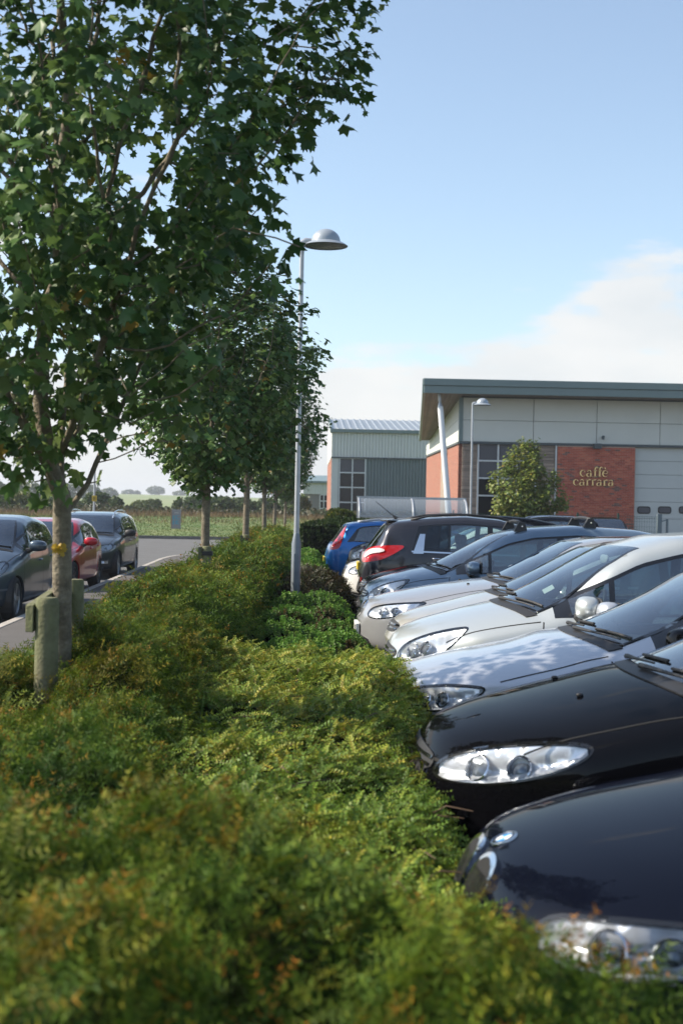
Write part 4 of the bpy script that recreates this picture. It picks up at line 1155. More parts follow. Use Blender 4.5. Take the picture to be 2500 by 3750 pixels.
# ---- trees grown by space colonisation
def grow_tree(seed, base_h, env, n_attr, step=0.13, infl=0.9, kill=0.2, stem_top=None, flat=1.0, scaf=6):
    """env: list of (z, r).  Returns nodes, parents"""
    q = np.random.default_rng(seed)
    zs_ = np.array([e[0] for e in env]); rs = np.array([e[1] for e in env])
    A = []
    while len(A) < n_attr:
        z = q.uniform(zs_[0], zs_[-1]); r_ = np.interp(z, zs_, rs); a = q.uniform(0, 6.283); rr = r_ * math.sqrt(q.uniform(0.02, 1))
        wob = 1 + 0.28 * math.sin(3 * a + 1.7 * z + seed) * 0.8 + 0.12 * math.sin(5 * a - 2.6 * z)
        A.append((rr * wob * math.cos(a), rr * wob * math.sin(a) * flat, z))
    A = np.array(A)
    nodes = [np.array([0, 0, 0.0])]; par = [-1]
    z = 0
    while z < base_h:
        z += step; nodes.append(np.array([0.012 * math.sin(z * 2 + seed), 0.012 * math.cos(z * 1.7), z])); par.append(len(nodes) - 2)
    # a central leader
    lead = stem_top or (base_h + 0.30 * (zs_[-1] - base_h))
    while z < lead:
        z += step; nodes.append(nodes[-1] + np.array([q.normal(0, 0.02), q.normal(0, 0.02), step])); par.append(len(nodes) - 2)
    for k in range(scaf):
        ang = k * 2.4 + seed; tilt = math.radians(q.uniform(26, 46)); st_ = int(base_h / step) + (k % 3); cur = min(st_, len(nodes) - 1); ln = int(q.uniform(5, 9))
        for j in range(ln):
            tl = tilt * (1 - 0.35 * j / ln); dv = np.array([math.sin(tl) * math.cos(ang), math.sin(tl) * math.sin(ang), math.cos(tl)]) + q.normal(0, 0.06, 3)
            nodes.append(nodes[cur] + dv / np.linalg.norm(dv) * step); par.append(cur); cur = len(nodes) - 1
    alive = np.ones(len(A), bool); nb0 = int(base_h / step)
    for it in range(140):
        NN = np.array(nodes); act = np.where(alive)[0]
        if len(act) == 0: break
        kd = KDTree(len(NN))
        for i in range(nb0, len(NN)): kd.insert(NN[i], i)
        kd.balance()
        pull = {}
        for ai in act:
            co, i, dist = kd.find(A[ai])
            if dist < kill: alive[ai] = False
            elif dist < infl or it < 3: pull.setdefault(i, []).append(A[ai])
        if not pull: break
        added = 0
        for i, lst in pull.items():
            v = np.mean([(a - NN[i]) / np.linalg.norm(a - NN[i]) for a in lst], axis=0); v = v + np.array([0, 0, 0.28]) + q.normal(0, 0.10, 3)
            v /= np.linalg.norm(v); nw = NN[i] + v * step
            if kd.find(nw)[2] > step * 0.45:
                nodes.append(nw); par.append(i); added += 1
        if not added: break
    return np.array(nodes), np.array(par)

def tree_meshes(seed, base_h, env, n_attr, trunk_r, leaf, n_per, leaf_tm, cols, step=0.13, tip=0.0035, spread=0.11, flat=1.0, thin=0.12, **kw):
    q = np.random.default_rng(seed + 1); NN, par = grow_tree(seed, base_h, env, n_attr, step, flat=flat, **kw)
    n = len(NN); kids = [[] for _ in range(n)]
    for i in range(1, n): kids[par[i]].append(i)
    ex = 2.2; rad = np.zeros(n)
    for i in range(n - 1, -1, -1):
        rad[i] = tip if not kids[i] else (sum(rad[k] ** ex for k in kids[i])) ** (1 / ex)
    nb = int(base_h / step)
    scale = trunk_r / rad[nb]; rad = np.maximum(rad * np.where(rad > tip * 2, 1 + (scale - 1) * np.clip((rad - tip * 2) / (rad[nb] - tip * 2), 0, 1), 1), tip)
    for i in range(nb + 1): rad[i] = trunk_r * (1.12 - 0.12 * i / nb) * (1 + 0.03 * math.sin(i * 2.1)) + (0.02 if i == 0 else 0)
    mb = MB(); done = set()
    for i in range(n):
        starts = kids[i] if i == 0 else kids[i][1:] if kids[i] else []
        if i == 0: starts = kids[0]
        for k in starts:
            ch = [i, k]
            while kids[ch[-1]]:
                kk_ = max(kids[ch[-1]], key=lambda t: rad[t]) if False else kids[ch[-1]][0]; ch.append(kk_)
            rr = [min(rad[c], rad[k] * 1.05) if j == 0 and i != 0 else rad[c] for j, c in enumerate(ch)]
            mb.tube([NN[c] for c in ch], rr, n=14 if i == 0 else (7 if rr[1] > 0.012 else 4), caps=False)
    # leaves
    fine = np.where((rad < 0.011) & (np.arange(n) > nb))[0]
    P1 = np.repeat(NN[fine], n_per, axis=0) + np.clip(q.normal(0, spread, (len(fine) * n_per, 3)), -1.7 * spread, 1.7 * spread)
    P1 = P1[vnoise(P1 * 3.2, seed + 9, 2) > -0.62 + thin]
    m = len(P1); cen = np.array([0, 0, (env[0][0] + env[-1][0]) / 2]); outw = P1 - cen; outw /= np.linalg.norm(outw, axis=1, keepdims=True) + 1e-6
    a = q.uniform(0, 6.283, m); D = np.stack([np.cos(a), np.sin(a), q.uniform(-0.75, 0.15, m)], 1) + outw * 0.5
    U = np.stack([q.normal(0, 0.45, m), q.normal(0, 0.45, m), np.ones(m)], 1) + outw * 0.55
    R = rot_from(D, U); S = leaf * q.uniform(0.5, 1.3, m)
    w = np.clip(q.uniform(0, 1, m) * 0.75 + 0.25 * (0.5 + 0.5 * vnoise(P1 * 2, seed)), 0, 0.999); cols = np.array(cols); C = cols[(w * len(cols)).astype(int)] * q.uniform(0.8, 1.2, (m, 1))
    rare = q.random(m) < 0.012; C[rare] = (0.25, 0.17, 0.03)
    wh = q.integers(0, len(leaf_tm), m)
    return mb.mesh('trunk'), joined('crown', [scatter('', t_, R[wh == k], P1[wh == k], S[wh == k], C[wh == k]) for k, t_ in enumerate(leaf_tm)]), m

TCOL = [(0.0427, 0.0971, 0.031), (0.0582, 0.1203, 0.035), (0.0776, 0.1513, 0.0389), (0.1068, 0.1747, 0.0466), (0.1456, 0.2039, 0.0582)]
ML = [maple_leaf(True, f_, d_) for f_, d_ in ((0.2, 0.3), (0.65, 0.5), (-0.3, 0.7), (0.45, 0.1))]
MS = [maple_leaf(False, f_, d_) for f_, d_ in ((0.25, 0.3), (0.6, 0.5), (-0.25, 0.6))]
def put_tree(meshes, x, y, z, rz, label, sc=1.0, group='maples along the hedge'):
    root = empty('maple_tree', (x, y, z), rz); root.scale = (sc, sc, sc); tag(root, label, 'tree', group)
    t = link('trunk', meshes[0], M_bark, root, smooth=True); link('crown', meshes[1], M_leaf, root)
    return root
ENV0 = [(1.55, 0.22), (1.8, 0.58), (2.0, 0.74), (2.6, 1.10), (3.2, 1.34), (3.8, 1.42), (4.6, 1.26), (5.3, 1.1), (5.9, 0.6), (6.1, 0.2)]
t0 = tree_meshes(13, 1.45, ENV0, 1500, 0.047, 0.096, 11, ML, TCOL, step=0.12, infl=0.8, kill=0.16, spread=0.09, thin=0.33)
tb_ = at(228, 1900, 6.94)
tree0 = put_tree(t0, tb_.x, tb_.y, 0.2, 0.4, 'young maple with two round stakes and leafy crown nearest the dark slate hatchback')
# yellow leaves sprouting low on the trunk
q = np.random.default_rng(3); m = 9; yz = at(196, 2010, 6.9).z - 0.2
D = np.stack([q.normal(0, 1, m), -np.ones(m) * 0.6, q.normal(0.2, 0.6, m)], 1); R = rot_from(D, np.tile([[0, -1, 0.3]], (m, 1)))
T = np.stack([q.normal(-0.005, 0.02, m), np.full(m, -0.062), yz + q.normal(0, 0.02, m)], 1)
V, F, C2 = scatter('', ML[0], R, T, q.uniform(0.03, 0.05, m), np.tile([[0.42, 0.28, 0.03]], (m, 1)))
o = link('yellow_leaves', npmesh('yellow_leaves', V, F, C2), M_leaf, tree0); o.rotation_euler = (0, 0, -0.4)
ENV1 = [(1.85, 0.3), (2.15, 0.85), (2.7, 1.25), (3.3, 1.35), (4.0, 1.25), (4.7, 0.95), (5.2, 0.5), (5.4, 0.15)]
t1 = tree_meshes(21, 1.8, ENV1, 950, 0.055, 0.115, 12, MS, TCOL, step=0.13, infl=0.8, kill=0.18, spread=0.10)
t2 = tree_meshes(34, 1.8, ENV1, 900, 0.055, 0.12, 12, MS, TCOL, step=0.13, infl=0.8, kill=0.18, spread=0.10)
specs = [(757, 16.8, t1, 0.0, 0.93, 'second maple of the row, single-staked, pale trunk base in the yew'), (900, 27.0, t2, 2.0, 1.08, 'third maple of the row with its stake cap beside the hedge'),
         (967, 38.3, t1, 4.1, 1.12, 'fourth maple of the row, slim pale trunk above the hedge end'), (1006, 50.0, t2, 1.0, 1.1, 'fifth maple of the row standing past the hedge end'), (1043, 66.0, t1, 3.0, 1.1, 'furthest maple of the row')]
for px, d, me, rz, sc, lb in specs:
    b_ = at(px, 1900, d); put_tree(me, b_.x, b_.y, 0.2 if d < 44 else 0.0, rz, lb, sc)
# tree stakes
def stake(px0, px1, pytop, d, dbl, label, rad):
    a, b_ = at((px0 + px1) / 2, pytop, d), None
    root = empty('tree_stake', (a.x, a.y, 0)); tag(root, label, 'stake', 'timber tree stakes')
    h = a.z
    s = MB(); s.lathe([(rad * 1.05, 0.1), (rad, h - 0.035), (rad * 0.93, h - 0.008), (rad * 0.8, h), (0.001, h + 0.002)], 20); smooth_angle(s.obj('post', M_stake, root))
    if dbl:
        s = MB(); s.lathe([(rad * 0.92, 0.1), (rad * 0.9, h + 0.035), (rad * 0.8, h + 0.05), (0.001, h + 0.05)], 20, tuple(at(274, 2145, 7.25) - a)[:2] + (0,)); smooth_angle(s.obj('post', M_stake, root))
        s = MB(); s.add([(-0.098, -0.03, h - 0.165), (-0.058, -0.045, h - 0.165), (-0.035, 0.72, h - 0.10), (-0.075, 0.725, h - 0.10), (-0.098, -0.03, h - 0.035), (-0.058, -0.045, h - 0.035), (-0.035, 0.72, h + 0.03), (-0.075, 0.725, h + 0.03)],
                        [(0, 3, 2, 1), (4, 5, 6, 7), (0, 1, 5, 4), (1, 2, 6, 5), (2, 3, 7, 6), (3, 0, 4, 7)]); s.obj('crossbar', M_stake, root, bevel=0.004)
    else:
        s = MB(); s.box(-rad - 0.045, -rad - 0.004, -0.05, 0.05, h - 0.15, h - 0.01); s.obj('tie_block', mat('tie_block', (0.07, 0.08, 0.04), 0.8), root, bevel=0.004)
        s = MB(); s.box(-rad - 0.002, rad + 0.012, -rad - 0.006, rad + 0.05, h - 0.11, h - 0.06); s.obj('tie_strap', M_rubber, root)
stake(132, 218, 2188, 6.55, True, 'pair of weathered round stakes with crossbar holding the first maple', 0.056)
stake(738, 778, 2000, 16.4, False, 'single round stake with black tie beside the second maple', 0.055)
stake(884, 918, 1958, 26.6, False, 'round stake with tie block at the third maple', 0.07)
# maple by the cafe
ENV2 = [(0.9, 0.4), (1.3, 1.05), (2.0, 1.5), (2.8, 1.4), (3.5, 1.1), (4.2, 0.65), (4.8, 0.2)]
GC = [(0.0891, 0.1377, 0.0259), (0.1296, 0.1782, 0.0324), (0.1782, 0.2106, 0.0389), (0.2592, 0.2592, 0.0567)]
t3 = tree_meshes(55, 0.9, ENV2, 1000, 0.06, 0.15, 14, MS, GC, thin=-0.2, step=0.15, infl=0.9, kill=0.22, spread=0.12)
b_ = at(1922, 1900, 53.0); put_tree(t3, b_.x, b_.y, 0, 0, 'small bushy yellow-green maple standing before the cafe window', 0.93, 'maples by the cafe')

# ---- far trees and hedgerow, each its own crown
def blob_tree(px, pytop, pybase, d, half_px, cols, label, seed, name='field_tree', n=900, group='trees on the skyline', base_z=None):
    s_ = FPX / d; a, t = at(px, pybase, d), at(px, pytop, d); r_ = half_px / s_; zb = base_z if base_z is not None else a.z; H = t.z - zb
    root = empty(name, (a.x, a.y, zb)); tag(root, label, 'tree', group); q = np.random.default_rng(seed)
    u = q.normal(size=(n, 3)); u /= np.linalg.norm(u, axis=1, keepdims=True); rr = q.uniform(0.55, 1.0, n) ** 0.5
    lump = 1 + 0.25 * vnoise(u * 3.3 + seed, seed)
    P1 = u * (rr * lump)[:, None] * np.array([r_, r_ * 0.8, H * 0.46]) + np.array([0, 0, H * 0.54])
    P1[:, 2] = np.maximum(P1[:, 2], 0.03 * H)
    R = rot_from(q.normal(size=(n, 3)), u + q.normal(0, 0.6, (n, 3)))
    w = q.integers(0, len(cols), n); C = np.array(cols)[w] * q.uniform(0.75, 1.25, (n, 1))
    lv = (np.array([[-0.5, -0.3, 0], [0.1, -0.5, 0.1], [0.6, 0.0, 0], [0.0, 0.5, -0.1], [-0.45, 0.35, 0.05]], float), np.array([[0, 1, 2], [0, 2, 3], [0, 3, 4]]), None)
    V, F, C2 = scatter('', lv, R, P1, q.uniform(0.10, 0.22, n) * min(r_, H * 0.5) * 1.5, C)
    link('crown', npmesh('far_crown', V, F, C2), M_leaf, root)
    mb = MB(); mb.tube([(0, 0, -0.3), (0.02 * H, 0, H * 0.3), (0, 0, H * 0.6)], [0.045 * H, 0.03 * H, 0.015 * H], n=6)
    for k in range(4):
        a_ = k * 1.6 + seed; mb.tube([(0.01 * H, 0, H * 0.3), (r_ * 0.5 * math.cos(a_), r_ * 0.4 * math.sin(a_), H * 0.65)], [0.018 * H, 0.006 * H], n=4)
    mb.obj('trunk', M_twig, root)
DKG = [(0.051, 0.085, 0.034), (0.068, 0.1054, 0.0374), (0.0935, 0.1275, 0.0476)]
YLG = [(0.125, 0.15, 0.0438), (0.1625, 0.175, 0.05), (0.1, 0.1375, 0.0438)]
MDG = [(0.084, 0.119, 0.042), (0.112, 0.14, 0.049), (0.07, 0.098, 0.035)]
DKB = [(0.0585, 0.0585, 0.026), (0.0455, 0.065, 0.026), (0.078, 0.0715, 0.0364)]
blob_tree(470, 1792, 1822, 1000, 24, DKG, 'dark round tree at the left on the hill crest', 1)
blob_tree(502, 1796, 1820, 1010, 13, MDG, 'small tree beside the dark round tree on the hill', 2)
blob_tree(570, 1781, 1815, 1000, 34, MDG, 'broad pale tree in the middle of the hill crest', 3)
blob_tree(662, 1796, 1826, 980, 30, MDG, 'flat-topped tree at the right end of the hill crest', 4)
blob_tree(400, 1786, 1830, 700, 30, MDG, 'pale tree on the slope left of the hill field', 5)
blob_tree(330, 1775, 1835, 500, 40, MDG, 'tall hazy tree behind the first maple trunk', 6)
blob_tree(250, 1770, 1840, 400, 55, MDG, 'spreading hazy tree seen beside the first maple trunk', 7)
blob_tree(90, 1765, 1850, 300, 80, MDG, 'large hazy tree beyond the dark slate hatchback', 8)
blob_tree(-60, 1745, 1850, 260, 90, MDG, 'hazy tree at the far edge of the lane', 9)
G2 = 'hedgerow trees beyond the bank'
def hz_(px, d): p_ = at(px, 1880, d); return 0.6
blob_tree(355, 1802, 1890, 120, 52, DKG, 'dark green hedgerow tree beyond the dark grey estate roof', 11, 'hedgerow_tree', 1400, G2, 0.6)
blob_tree(425, 1818, 1890, 116, 34, DKG, 'rounded dark green bush next to the dark hedgerow tree', 12, 'hedgerow_tree', 1000, G2, 0.6)
blob_tree(510, 1832, 1880, 150, 40, YLG, 'yellowish bush below the hill field', 13, 'hedgerow_tree', 1000, G2, 0.6)
blob_tree(560, 1828, 1880, 148, 34, MDG, 'mid green bush beside the yellowish bush', 14, 'hedgerow_tree', 1000, G2, 0.6)
blob_tree(655, 1826, 1890, 125, 26, DKG, 'dark bush behind the totem sign', 15, 'hedgerow_tree', 900, G2, 0.6)
blob_tree(715, 1818, 1890, 120, 48, DKG, 'wide dark bush between the totem sign and the second maple', 16, 'hedgerow_tree', 1400, G2, 0.6)
blob_tree(800, 1815, 1890, 115, 60, DKG, 'dark thicket behind the second maple', 17, 'hedgerow_tree', 1500, G2, 0.6)
blob_tree(890, 1822, 1890, 118, 55, DKG, 'dark thicket behind the third maple', 18, 'hedgerow_tree', 1400, G2, 0.6)
blob_tree(980, 1825, 1890, 118, 55, DKG, 'dark thicket behind the fourth maple', 19, 'hedgerow_tree', 1400, G2, 0.6)
blob_tree(1080, 1815, 1890, 112, 60, DKG, 'dark thicket behind the furthest maples', 20, 'hedgerow_tree', 1400, G2, 0.6)
blob_tree(280, 1830, 1890, 110, 45, MDG, 'green bush behind the red car roof', 21, 'hedgerow_tree', 1000, G2, 0.6)
blob_tree(180, 1815, 1890, 105, 70, MDG, 'green bush behind the first maple trunk', 22, 'hedgerow_tree', 1200, G2, 0.6)
blob_tree(60, 1800, 1890, 100, 85, YLG, 'yellow-green bush beyond the dark slate hatchback roof', 23, 'hedgerow_tree', 1400, G2, 0.6)
blob_tree(-60, 1790, 1890, 98, 90, MDG, 'green bush beyond the lane', 24, 'hedgerow_tree', 1200, G2, 0.6)
q = np.random.default_rng(66)   # continuous hedge below them
n = 9000; x = q.uniform(-40, 8, n); y = q.uniform(93, 99, n); z = 0.6 + q.uniform(0, 1, n) ** 0.6 * (0.75 + 0.25 * vnoise(np.stack([x, y], 1) * 0.7, 8))
lv = (np.array([[-0.5, -0.3, 0], [0.1, -0.5, 0.1], [0.6, 0.0, 0], [0.0, 0.5, -0.1]], float), np.array([[0, 1, 2], [0, 2, 3]]), None)
V, F, C2 = scatter('', lv, rot_from(q.normal(size=(n, 3)), q.normal(size=(n, 3))), np.stack([x, y, z], 1), q.uniform(0.15, 0.35, n), np.array(DKB)[q.integers(0, 3, n)])
tag(link('hedgerow', npmesh('hedgerow', V, F, C2), M_leaf), 'long brownish field hedge behind the grass bank', 'hedge', kind='stuff')
# ================================================================== cars
M_tyre = mat('tyre_rubber', (0.018, 0.018, 0.019), 0.8)
M_rim = mat('alloy_rim', (0.42, 0.43, 0.45), 0.3, metal=0.8)
M_rimd = mat('alloy_rim_dark', (0.10, 0.10, 0.11), 0.35, metal=0.7)
M_plast = mat('black_plastic', (0.02, 0.02, 0.021), 0.55)
M_gloss = mat('gloss_black_trim', (0.008, 0.008, 0.009), 0.08, coat=0.5)
M_gap = mat('panel_gap', (0.006, 0.006, 0.006), 0.9)
M_chrome = mat('chrome', (0.75, 0.76, 0.78), 0.08, metal=1.0)
M_bowl = mat('lamp_reflector', (0.80, 0.81, 0.83), 0.30, metal=0.55)
M_bowld = mat('lamp_housing_dark', (0.10, 0.105, 0.11), 0.3, metal=0.5)
M_seat = mat('seat_fabric', (0.03, 0.032, 0.036), 0.9)
M_red = mat('red_lens', (0.50, 0.010, 0.012), 0.08, coat=0.8)
M_redlite = mat('white_lens', (0.75, 0.62, 0.60), 0.12, coat=0.5)
M_plate = mat('number_plate_white', (0.75, 0.75, 0.72), 0.4)
M_plateY = mat('number_plate_yellow', (0.72, 0.50, 0.03), 0.4)
M_glass = glass_mat('car_glass', (0.62, 0.76, 0.75), 0.0, 1.8, 0.12)
M_glassd = glass_mat('car_glass_privacy', (0.10, 0.12, 0.13), 0.0, 1.55, 0.02)
M_lens = glass_mat('lamp_lens', (0.93, 0.95, 0.97), 0.0, 1.45, 0.0)

def paint(name, color, metal=0.0, rough=0.3, coat=1.0):
    return mat('paint_' + name, color, rough, metal=metal, coat=coat, coat_rough=0.09 if metal > 0.3 else 0.03, spec=0.1 if coat > 0.6 else 0.0, backdark=(0.03, 0.03, 0.032))

def smooth1(v, g, sig):
    k = int(4 * sig / g) + 1; x = np.arange(-k, k + 1) * g; w = np.exp(-0.5 * (x / sig) ** 2); w /= w.sum()
    return np.convolve(np.concatenate([np.full(k, v[0]), v, np.full(k, v[-1])]), w, 'valid')
def curve(pts, sig, L_):
    g_ = np.arange(-0.3, L_ + 0.3, 0.004); v = np.interp(g_, [p[0] for p in pts], [p[1] for p in pts]); v = smooth1(v, 0.004, sig)
    return lambda x: np.interp(x, g_, v)
def inpoly(P_, poly):
    x, y = P_[:, 0], P_[:, 1]; poly = np.asarray(poly); n = len(poly); c = np.zeros(len(P_), bool); j = n - 1
    for i in range(n):
        xi, yi = poly[i]; xj, yj = poly[j]
        hit = ((yi > y) != (yj > y)) & (x < (xj - xi) * (y - yi) / (yj - yi + 1e-12) + xi); c ^= hit; j = i
    return c
def distpoly(P_, poly):
    poly = np.asarray(poly, float); d = np.full(len(P_), 1e9)
    for i in range(len(poly)):
        a, b = poly[i - 1], poly[i]; ab = b - a; t = np.clip(((P_ - a) @ ab) / (ab @ ab + 1e-12), 0, 1)
        d = np.minimum(d, np.linalg.norm(P_ - (a + t[:, None] * ab), axis=1))
    return d
def chaikin(poly, it=2, closed=True):
    p = np.asarray(poly, float)
    for _ in range(it):
        if closed:
            q_ = np.roll(p, -1, 0); p = np.stack([0.75 * p + 0.25 * q_, 0.25 * p + 0.75 * q_], 1).reshape(-1, p.shape[1])
        else:
            a, b = p[:-1], p[1:]; m_ = np.stack([0.75 * a + 0.25 * b, 0.25 * a + 0.75 * b], 1).reshape(-1, p.shape[1]); p = np.concatenate([p[:1], m_, p[-1:]])
    return p
def loop_resample(poly, step):
    poly = np.asarray(poly, float); out = []
    for i in range(len(poly)):
        a, b = poly[i], poly[(i + 1) % len(poly)]; n = max(1, int(np.linalg.norm(b - a) / step))
        for k in range(n): out.append(a + (b - a) * k / n)
    return np.array(out)
def inset(poly, d):
    poly = np.asarray(poly, float); n = len(poly); A = 0.5 * np.sum(poly[:, 0] * np.roll(poly[:, 1], -1) - np.roll(poly[:, 0], -1) * poly[:, 1]); sg = 1 if A > 0 else -1
    out = []
    for i in range(n):
        a, b, c = poly[i - 1], poly[i], poly[(i + 1) % n]; e1 = b - a; e2 = c - b
        n1 = np.array([-e1[1], e1[0]]) / (np.linalg.norm(e1) + 1e-9) * sg; n2 = np.array([-e2[1], e2[0]]) / (np.linalg.norm(e2) + 1e-9) * sg
        m_ = n1 + n2; m_ /= np.linalg.norm(m_) + 1e-9; k = d / max(0.45, m_ @ n1); out.append(b + m_ * k)
    return np.array(out)

class Car:
    SIDE = ((1, 0, 0), (0, 0, 1), (0, 1, 0))
    TOP = ((1, 0, 0), (0, 1, 0), (0, 0, -1))
    FRONT = ((0, 1, 0), (0, 0, 1), (1, 0, 0))
    REAR = ((0, 1, 0), (0, 0, 1), (-1, 0, 0))
    def __init__(s, root, L_, W, prof, belt, plan, paint_m, zb=0.19, tumble=0.36, kf=0.12, kr=0.10, res=1.0, roof_crown=0.012, zb_pts=None):
        s.root, s.L, s.W, s.paint = root, L_, W, paint_m
        s.zt = curve(prof, 0.035, L_); s.belt = curve(belt, 0.05, L_); s.hw = curve([(a, b * W / 2) for a, b in plan], 0.035, L_)
        s.zb = curve(zb_pts or [(0, zb + 0.14), (0.08, zb + 0.06), (0.25, zb), (L_ - 0.3, zb), (L_, zb + 0.16)], 0.03, L_)
        s.tumble, s.kf, s.kr = tumble, kf, kr
        e = 0.16; st = 0.026 * res
        xs_ = np.concatenate([np.array([0, 0.004, 0.01, 0.018, 0.028, 0.04, 0.055, 0.072, 0.09, 0.11, 0.135]), np.arange(0.16, L_ - 0.16, st), L_ - np.array([0.135, 0.11, 0.09, 0.072, 0.055, 0.04, 0.028, 0.018, 0.01, 0.004, 0])])
        S = len(xs_); hw = s.hw(xs_); zt = s.zt(xs_); zb_ = s.zb(xs_); zs_ = np.minimum(s.belt(xs_), zt - 0.035); cab = zt - zs_
        t = np.clip((cab - 0.19) / 0.22, 0, 1); t = t * t * (3 - 2 * t)
        zs2 = np.maximum(zs_, zb_ + 0.08)
        zmid = zb_ + (zs2 - zb_) * 0.45
        def bl(a, b): return a * (1 - t) + b * t
        ysp = lambda f: hw * 0.955 - s.tumble * cab * f
        C = np.zeros((S, 12, 2))
        C[:, 0] = np.stack([0 * hw, zb_], 1); C[:, 1] = np.stack([hw * 0.80, zb_], 1); C[:, 2] = np.stack([hw * 0.955, zb_ + 0.03], 1)
        C[:, 3] = np.stack([hw * 0.995, zb_ + (zs2 - zb_) * 0.22], 1); C[:, 4] = np.stack([hw * 1.0, zmid], 1); C[:, 5] = np.stack([hw * 1.0, zb_ + (zs2 - zb_) * 0.80], 1)
        C[:, 6] = np.stack([bl(hw * 0.975, hw * 0.965), zs_ - 0.005 * cab], 1)
        C[:, 7] = np.stack([bl(hw * 0.90, ysp(0.45)), zs_ + cab * bl(0.34, 0.45)], 1)
        C[:, 8] = np.stack([bl(hw * 0.76, ysp(0.90)), zs_ + cab * bl(0.66, 0.86)], 1)
        C[:, 9] = np.stack([bl(hw * 0.55, ysp(1.0) * 0.88), zs_ + cab * bl(0.87, 0.985)], 1)
        C[:, 10] = np.stack([bl(hw * 0.28, ysp(1.0) * 0.45), zs_ + cab * bl(0.968, 1.0) ], 1)
        C[:, 11] = np.stack([0 * hw, zt], 1)
        ext = np.concatenate([C[:, 1:2] * [-1, 1], C, C[:, 10:11] * [-1, 1]], axis=1)
        sub = 4 if res < 1.4 else 3; secs = []
        for i in range(11):
            for k in range(sub + (1 if i == 10 else 0)):
                u = k / sub; B = np.array([(1 - u) ** 3, 3 * u ** 3 - 6 * u ** 2 + 4, -3 * u ** 3 + 3 * u ** 2 + 3 * u + 1, u ** 3]) / 6
                secs.append(np.tensordot(ext[:, i:i + 4], B, axes=(1, 0)))
        sec = np.stack(secs, 1); K = sec.shape[1]
        ring = np.concatenate([sec, sec[:, -2:0:-1] * [-1, 1]], axis=1); n = ring.shape[1]
        wy = ring[:, :, 0] / (W / 2); xb = np.clip((xs_ - 0.9) / (L_ - 1.8), 0, 1); kk = s.kf * (1 - xb) - s.kr * xb
        X = xs_[:, None] + kk[:, None] * wy ** 2
        V = np.stack([X, ring[:, :, 0], ring[:, :, 1]], -1).reshape(-1, 3)
        idx = np.arange(S * n).reshape(S, n); j2 = np.roll(idx, -1, 1)
        F = np.stack([idx[:-1], j2[:-1], j2[1:], idx[1:]], -1).reshape(-1, 4)
        # end caps
        Vc = V.tolist() + [V[:n].mean(0).tolist(), V[-n:].mean(0).tolist()]; c0, c1 = len(V), len(V) + 1
        F = np.concatenate([F[:, ::-1], np.array([[idx[0, i], j2[0, i], c0, c0] for i in range(n)]), np.array([[j2[-1, i], idx[-1, i], c1, c1] for i in range(n)])])
        s.V, s.F = np.array(Vc), F
        polys = [tuple(f) if f[2] != f[3] else tuple(f[:3]) for f in F.tolist()]
        s.polys = polys; s.bvh = BVHTree.FromPolygons([Vector(v) for v in s.V], polys)
        tri = s.V[F[:, :3]]; s.N = np.cross(tri[:, 1] - tri[:, 0], tri[:, 2] - tri[:, 0]); s.N /= np.linalg.norm(s.N, axis=1, keepdims=True) + 1e-12
        # orient outwards
        cen = s.V.mean(0); mid = len(F) // 2
        if (s.N * (s.V[F].mean(1) - [0, 0, 0] - np.array([s.V[F].mean(1)[:, 0], np.zeros(len(F)), np.full(len(F), 0.6)]).T)).sum() < 0:
            s.flip = True; s.N = -s.N
        else: s.flip = False
        s.dead = np.zeros(len(F), bool)
    def body(s):
        polys = [p[::-1] if s.flip else p for p, d in zip(s.polys, s.dead) if not d]
        me = bpy.data.meshes.new('body'); me.from_pydata(s.V.tolist(), [], polys); me.update()
        return link('body', me, s.paint, s.root, smooth=True)
    def basis(s, b, mir=False):
        u, v, n = [np.array(q_, float) for q_ in b]
        if mir: u, v, n = u * [1, -1, 1], v * [1, -1, 1], n * [1, -1, 1]
        return u, v, n
    def hit(s, b, uv, off=0.003):
        u, v, n = b; out = np.zeros((len(uv), 3)); nor = np.zeros((len(uv), 3)); base = np.array([s.L / 2, 0, 0.7]); base = base - u * (base @ u) - v * (base @ v)
        for i, (a, c) in enumerate(uv):
            o = u * a + v * c + n * ((base @ n) - 4.0)
            h, nn, f, d = s.bvh.ray_cast(Vector(o), Vector(n), 8.0)
            if h is None:
                h, nn, f, d = s.bvh.find_nearest(Vector(o + n * 3.3))
            nn = np.array(nn)
            if nn @ n > 0: nn = -nn
            out[i] = np.array(h) + nn * off; nor[i] = nn
        return out, nor
    def cut(s, b, poly):
        """remove the faces inside poly and draw the ragged rest back to the outline"""
        u, v, n = b; poly = np.asarray(poly, float); uv = np.stack([s.V @ u, s.V @ v], 1); ins = inpoly(uv, poly); facing = (s.N @ n) < -0.05
        s.dead |= ins[s.F].all(1) & facing
        part = ins[s.F].any(1) & facing & ~s.dead
        ids = np.unique(s.F[part]); ids = ids[ins[ids]]
        if len(ids) == 0: return
        q_ = uv[ids]; best = np.full(len(ids), 1e9); tgt = q_.copy()
        for i in range(len(poly)):
            A, B = poly[i - 1], poly[i]; ab = B - A; t = np.clip(((q_ - A) @ ab) / (ab @ ab + 1e-12), 0, 1); pr = A + t[:, None] * ab; d = np.linalg.norm(q_ - pr, axis=1); m_ = d < best; best[m_] = d[m_]; tgt[m_] = pr[m_]
        near = best < 0.09
        if near.any():
            P3, _ = s.hit(b, tgt[near], 0.0); s.V[ids[near]] = P3
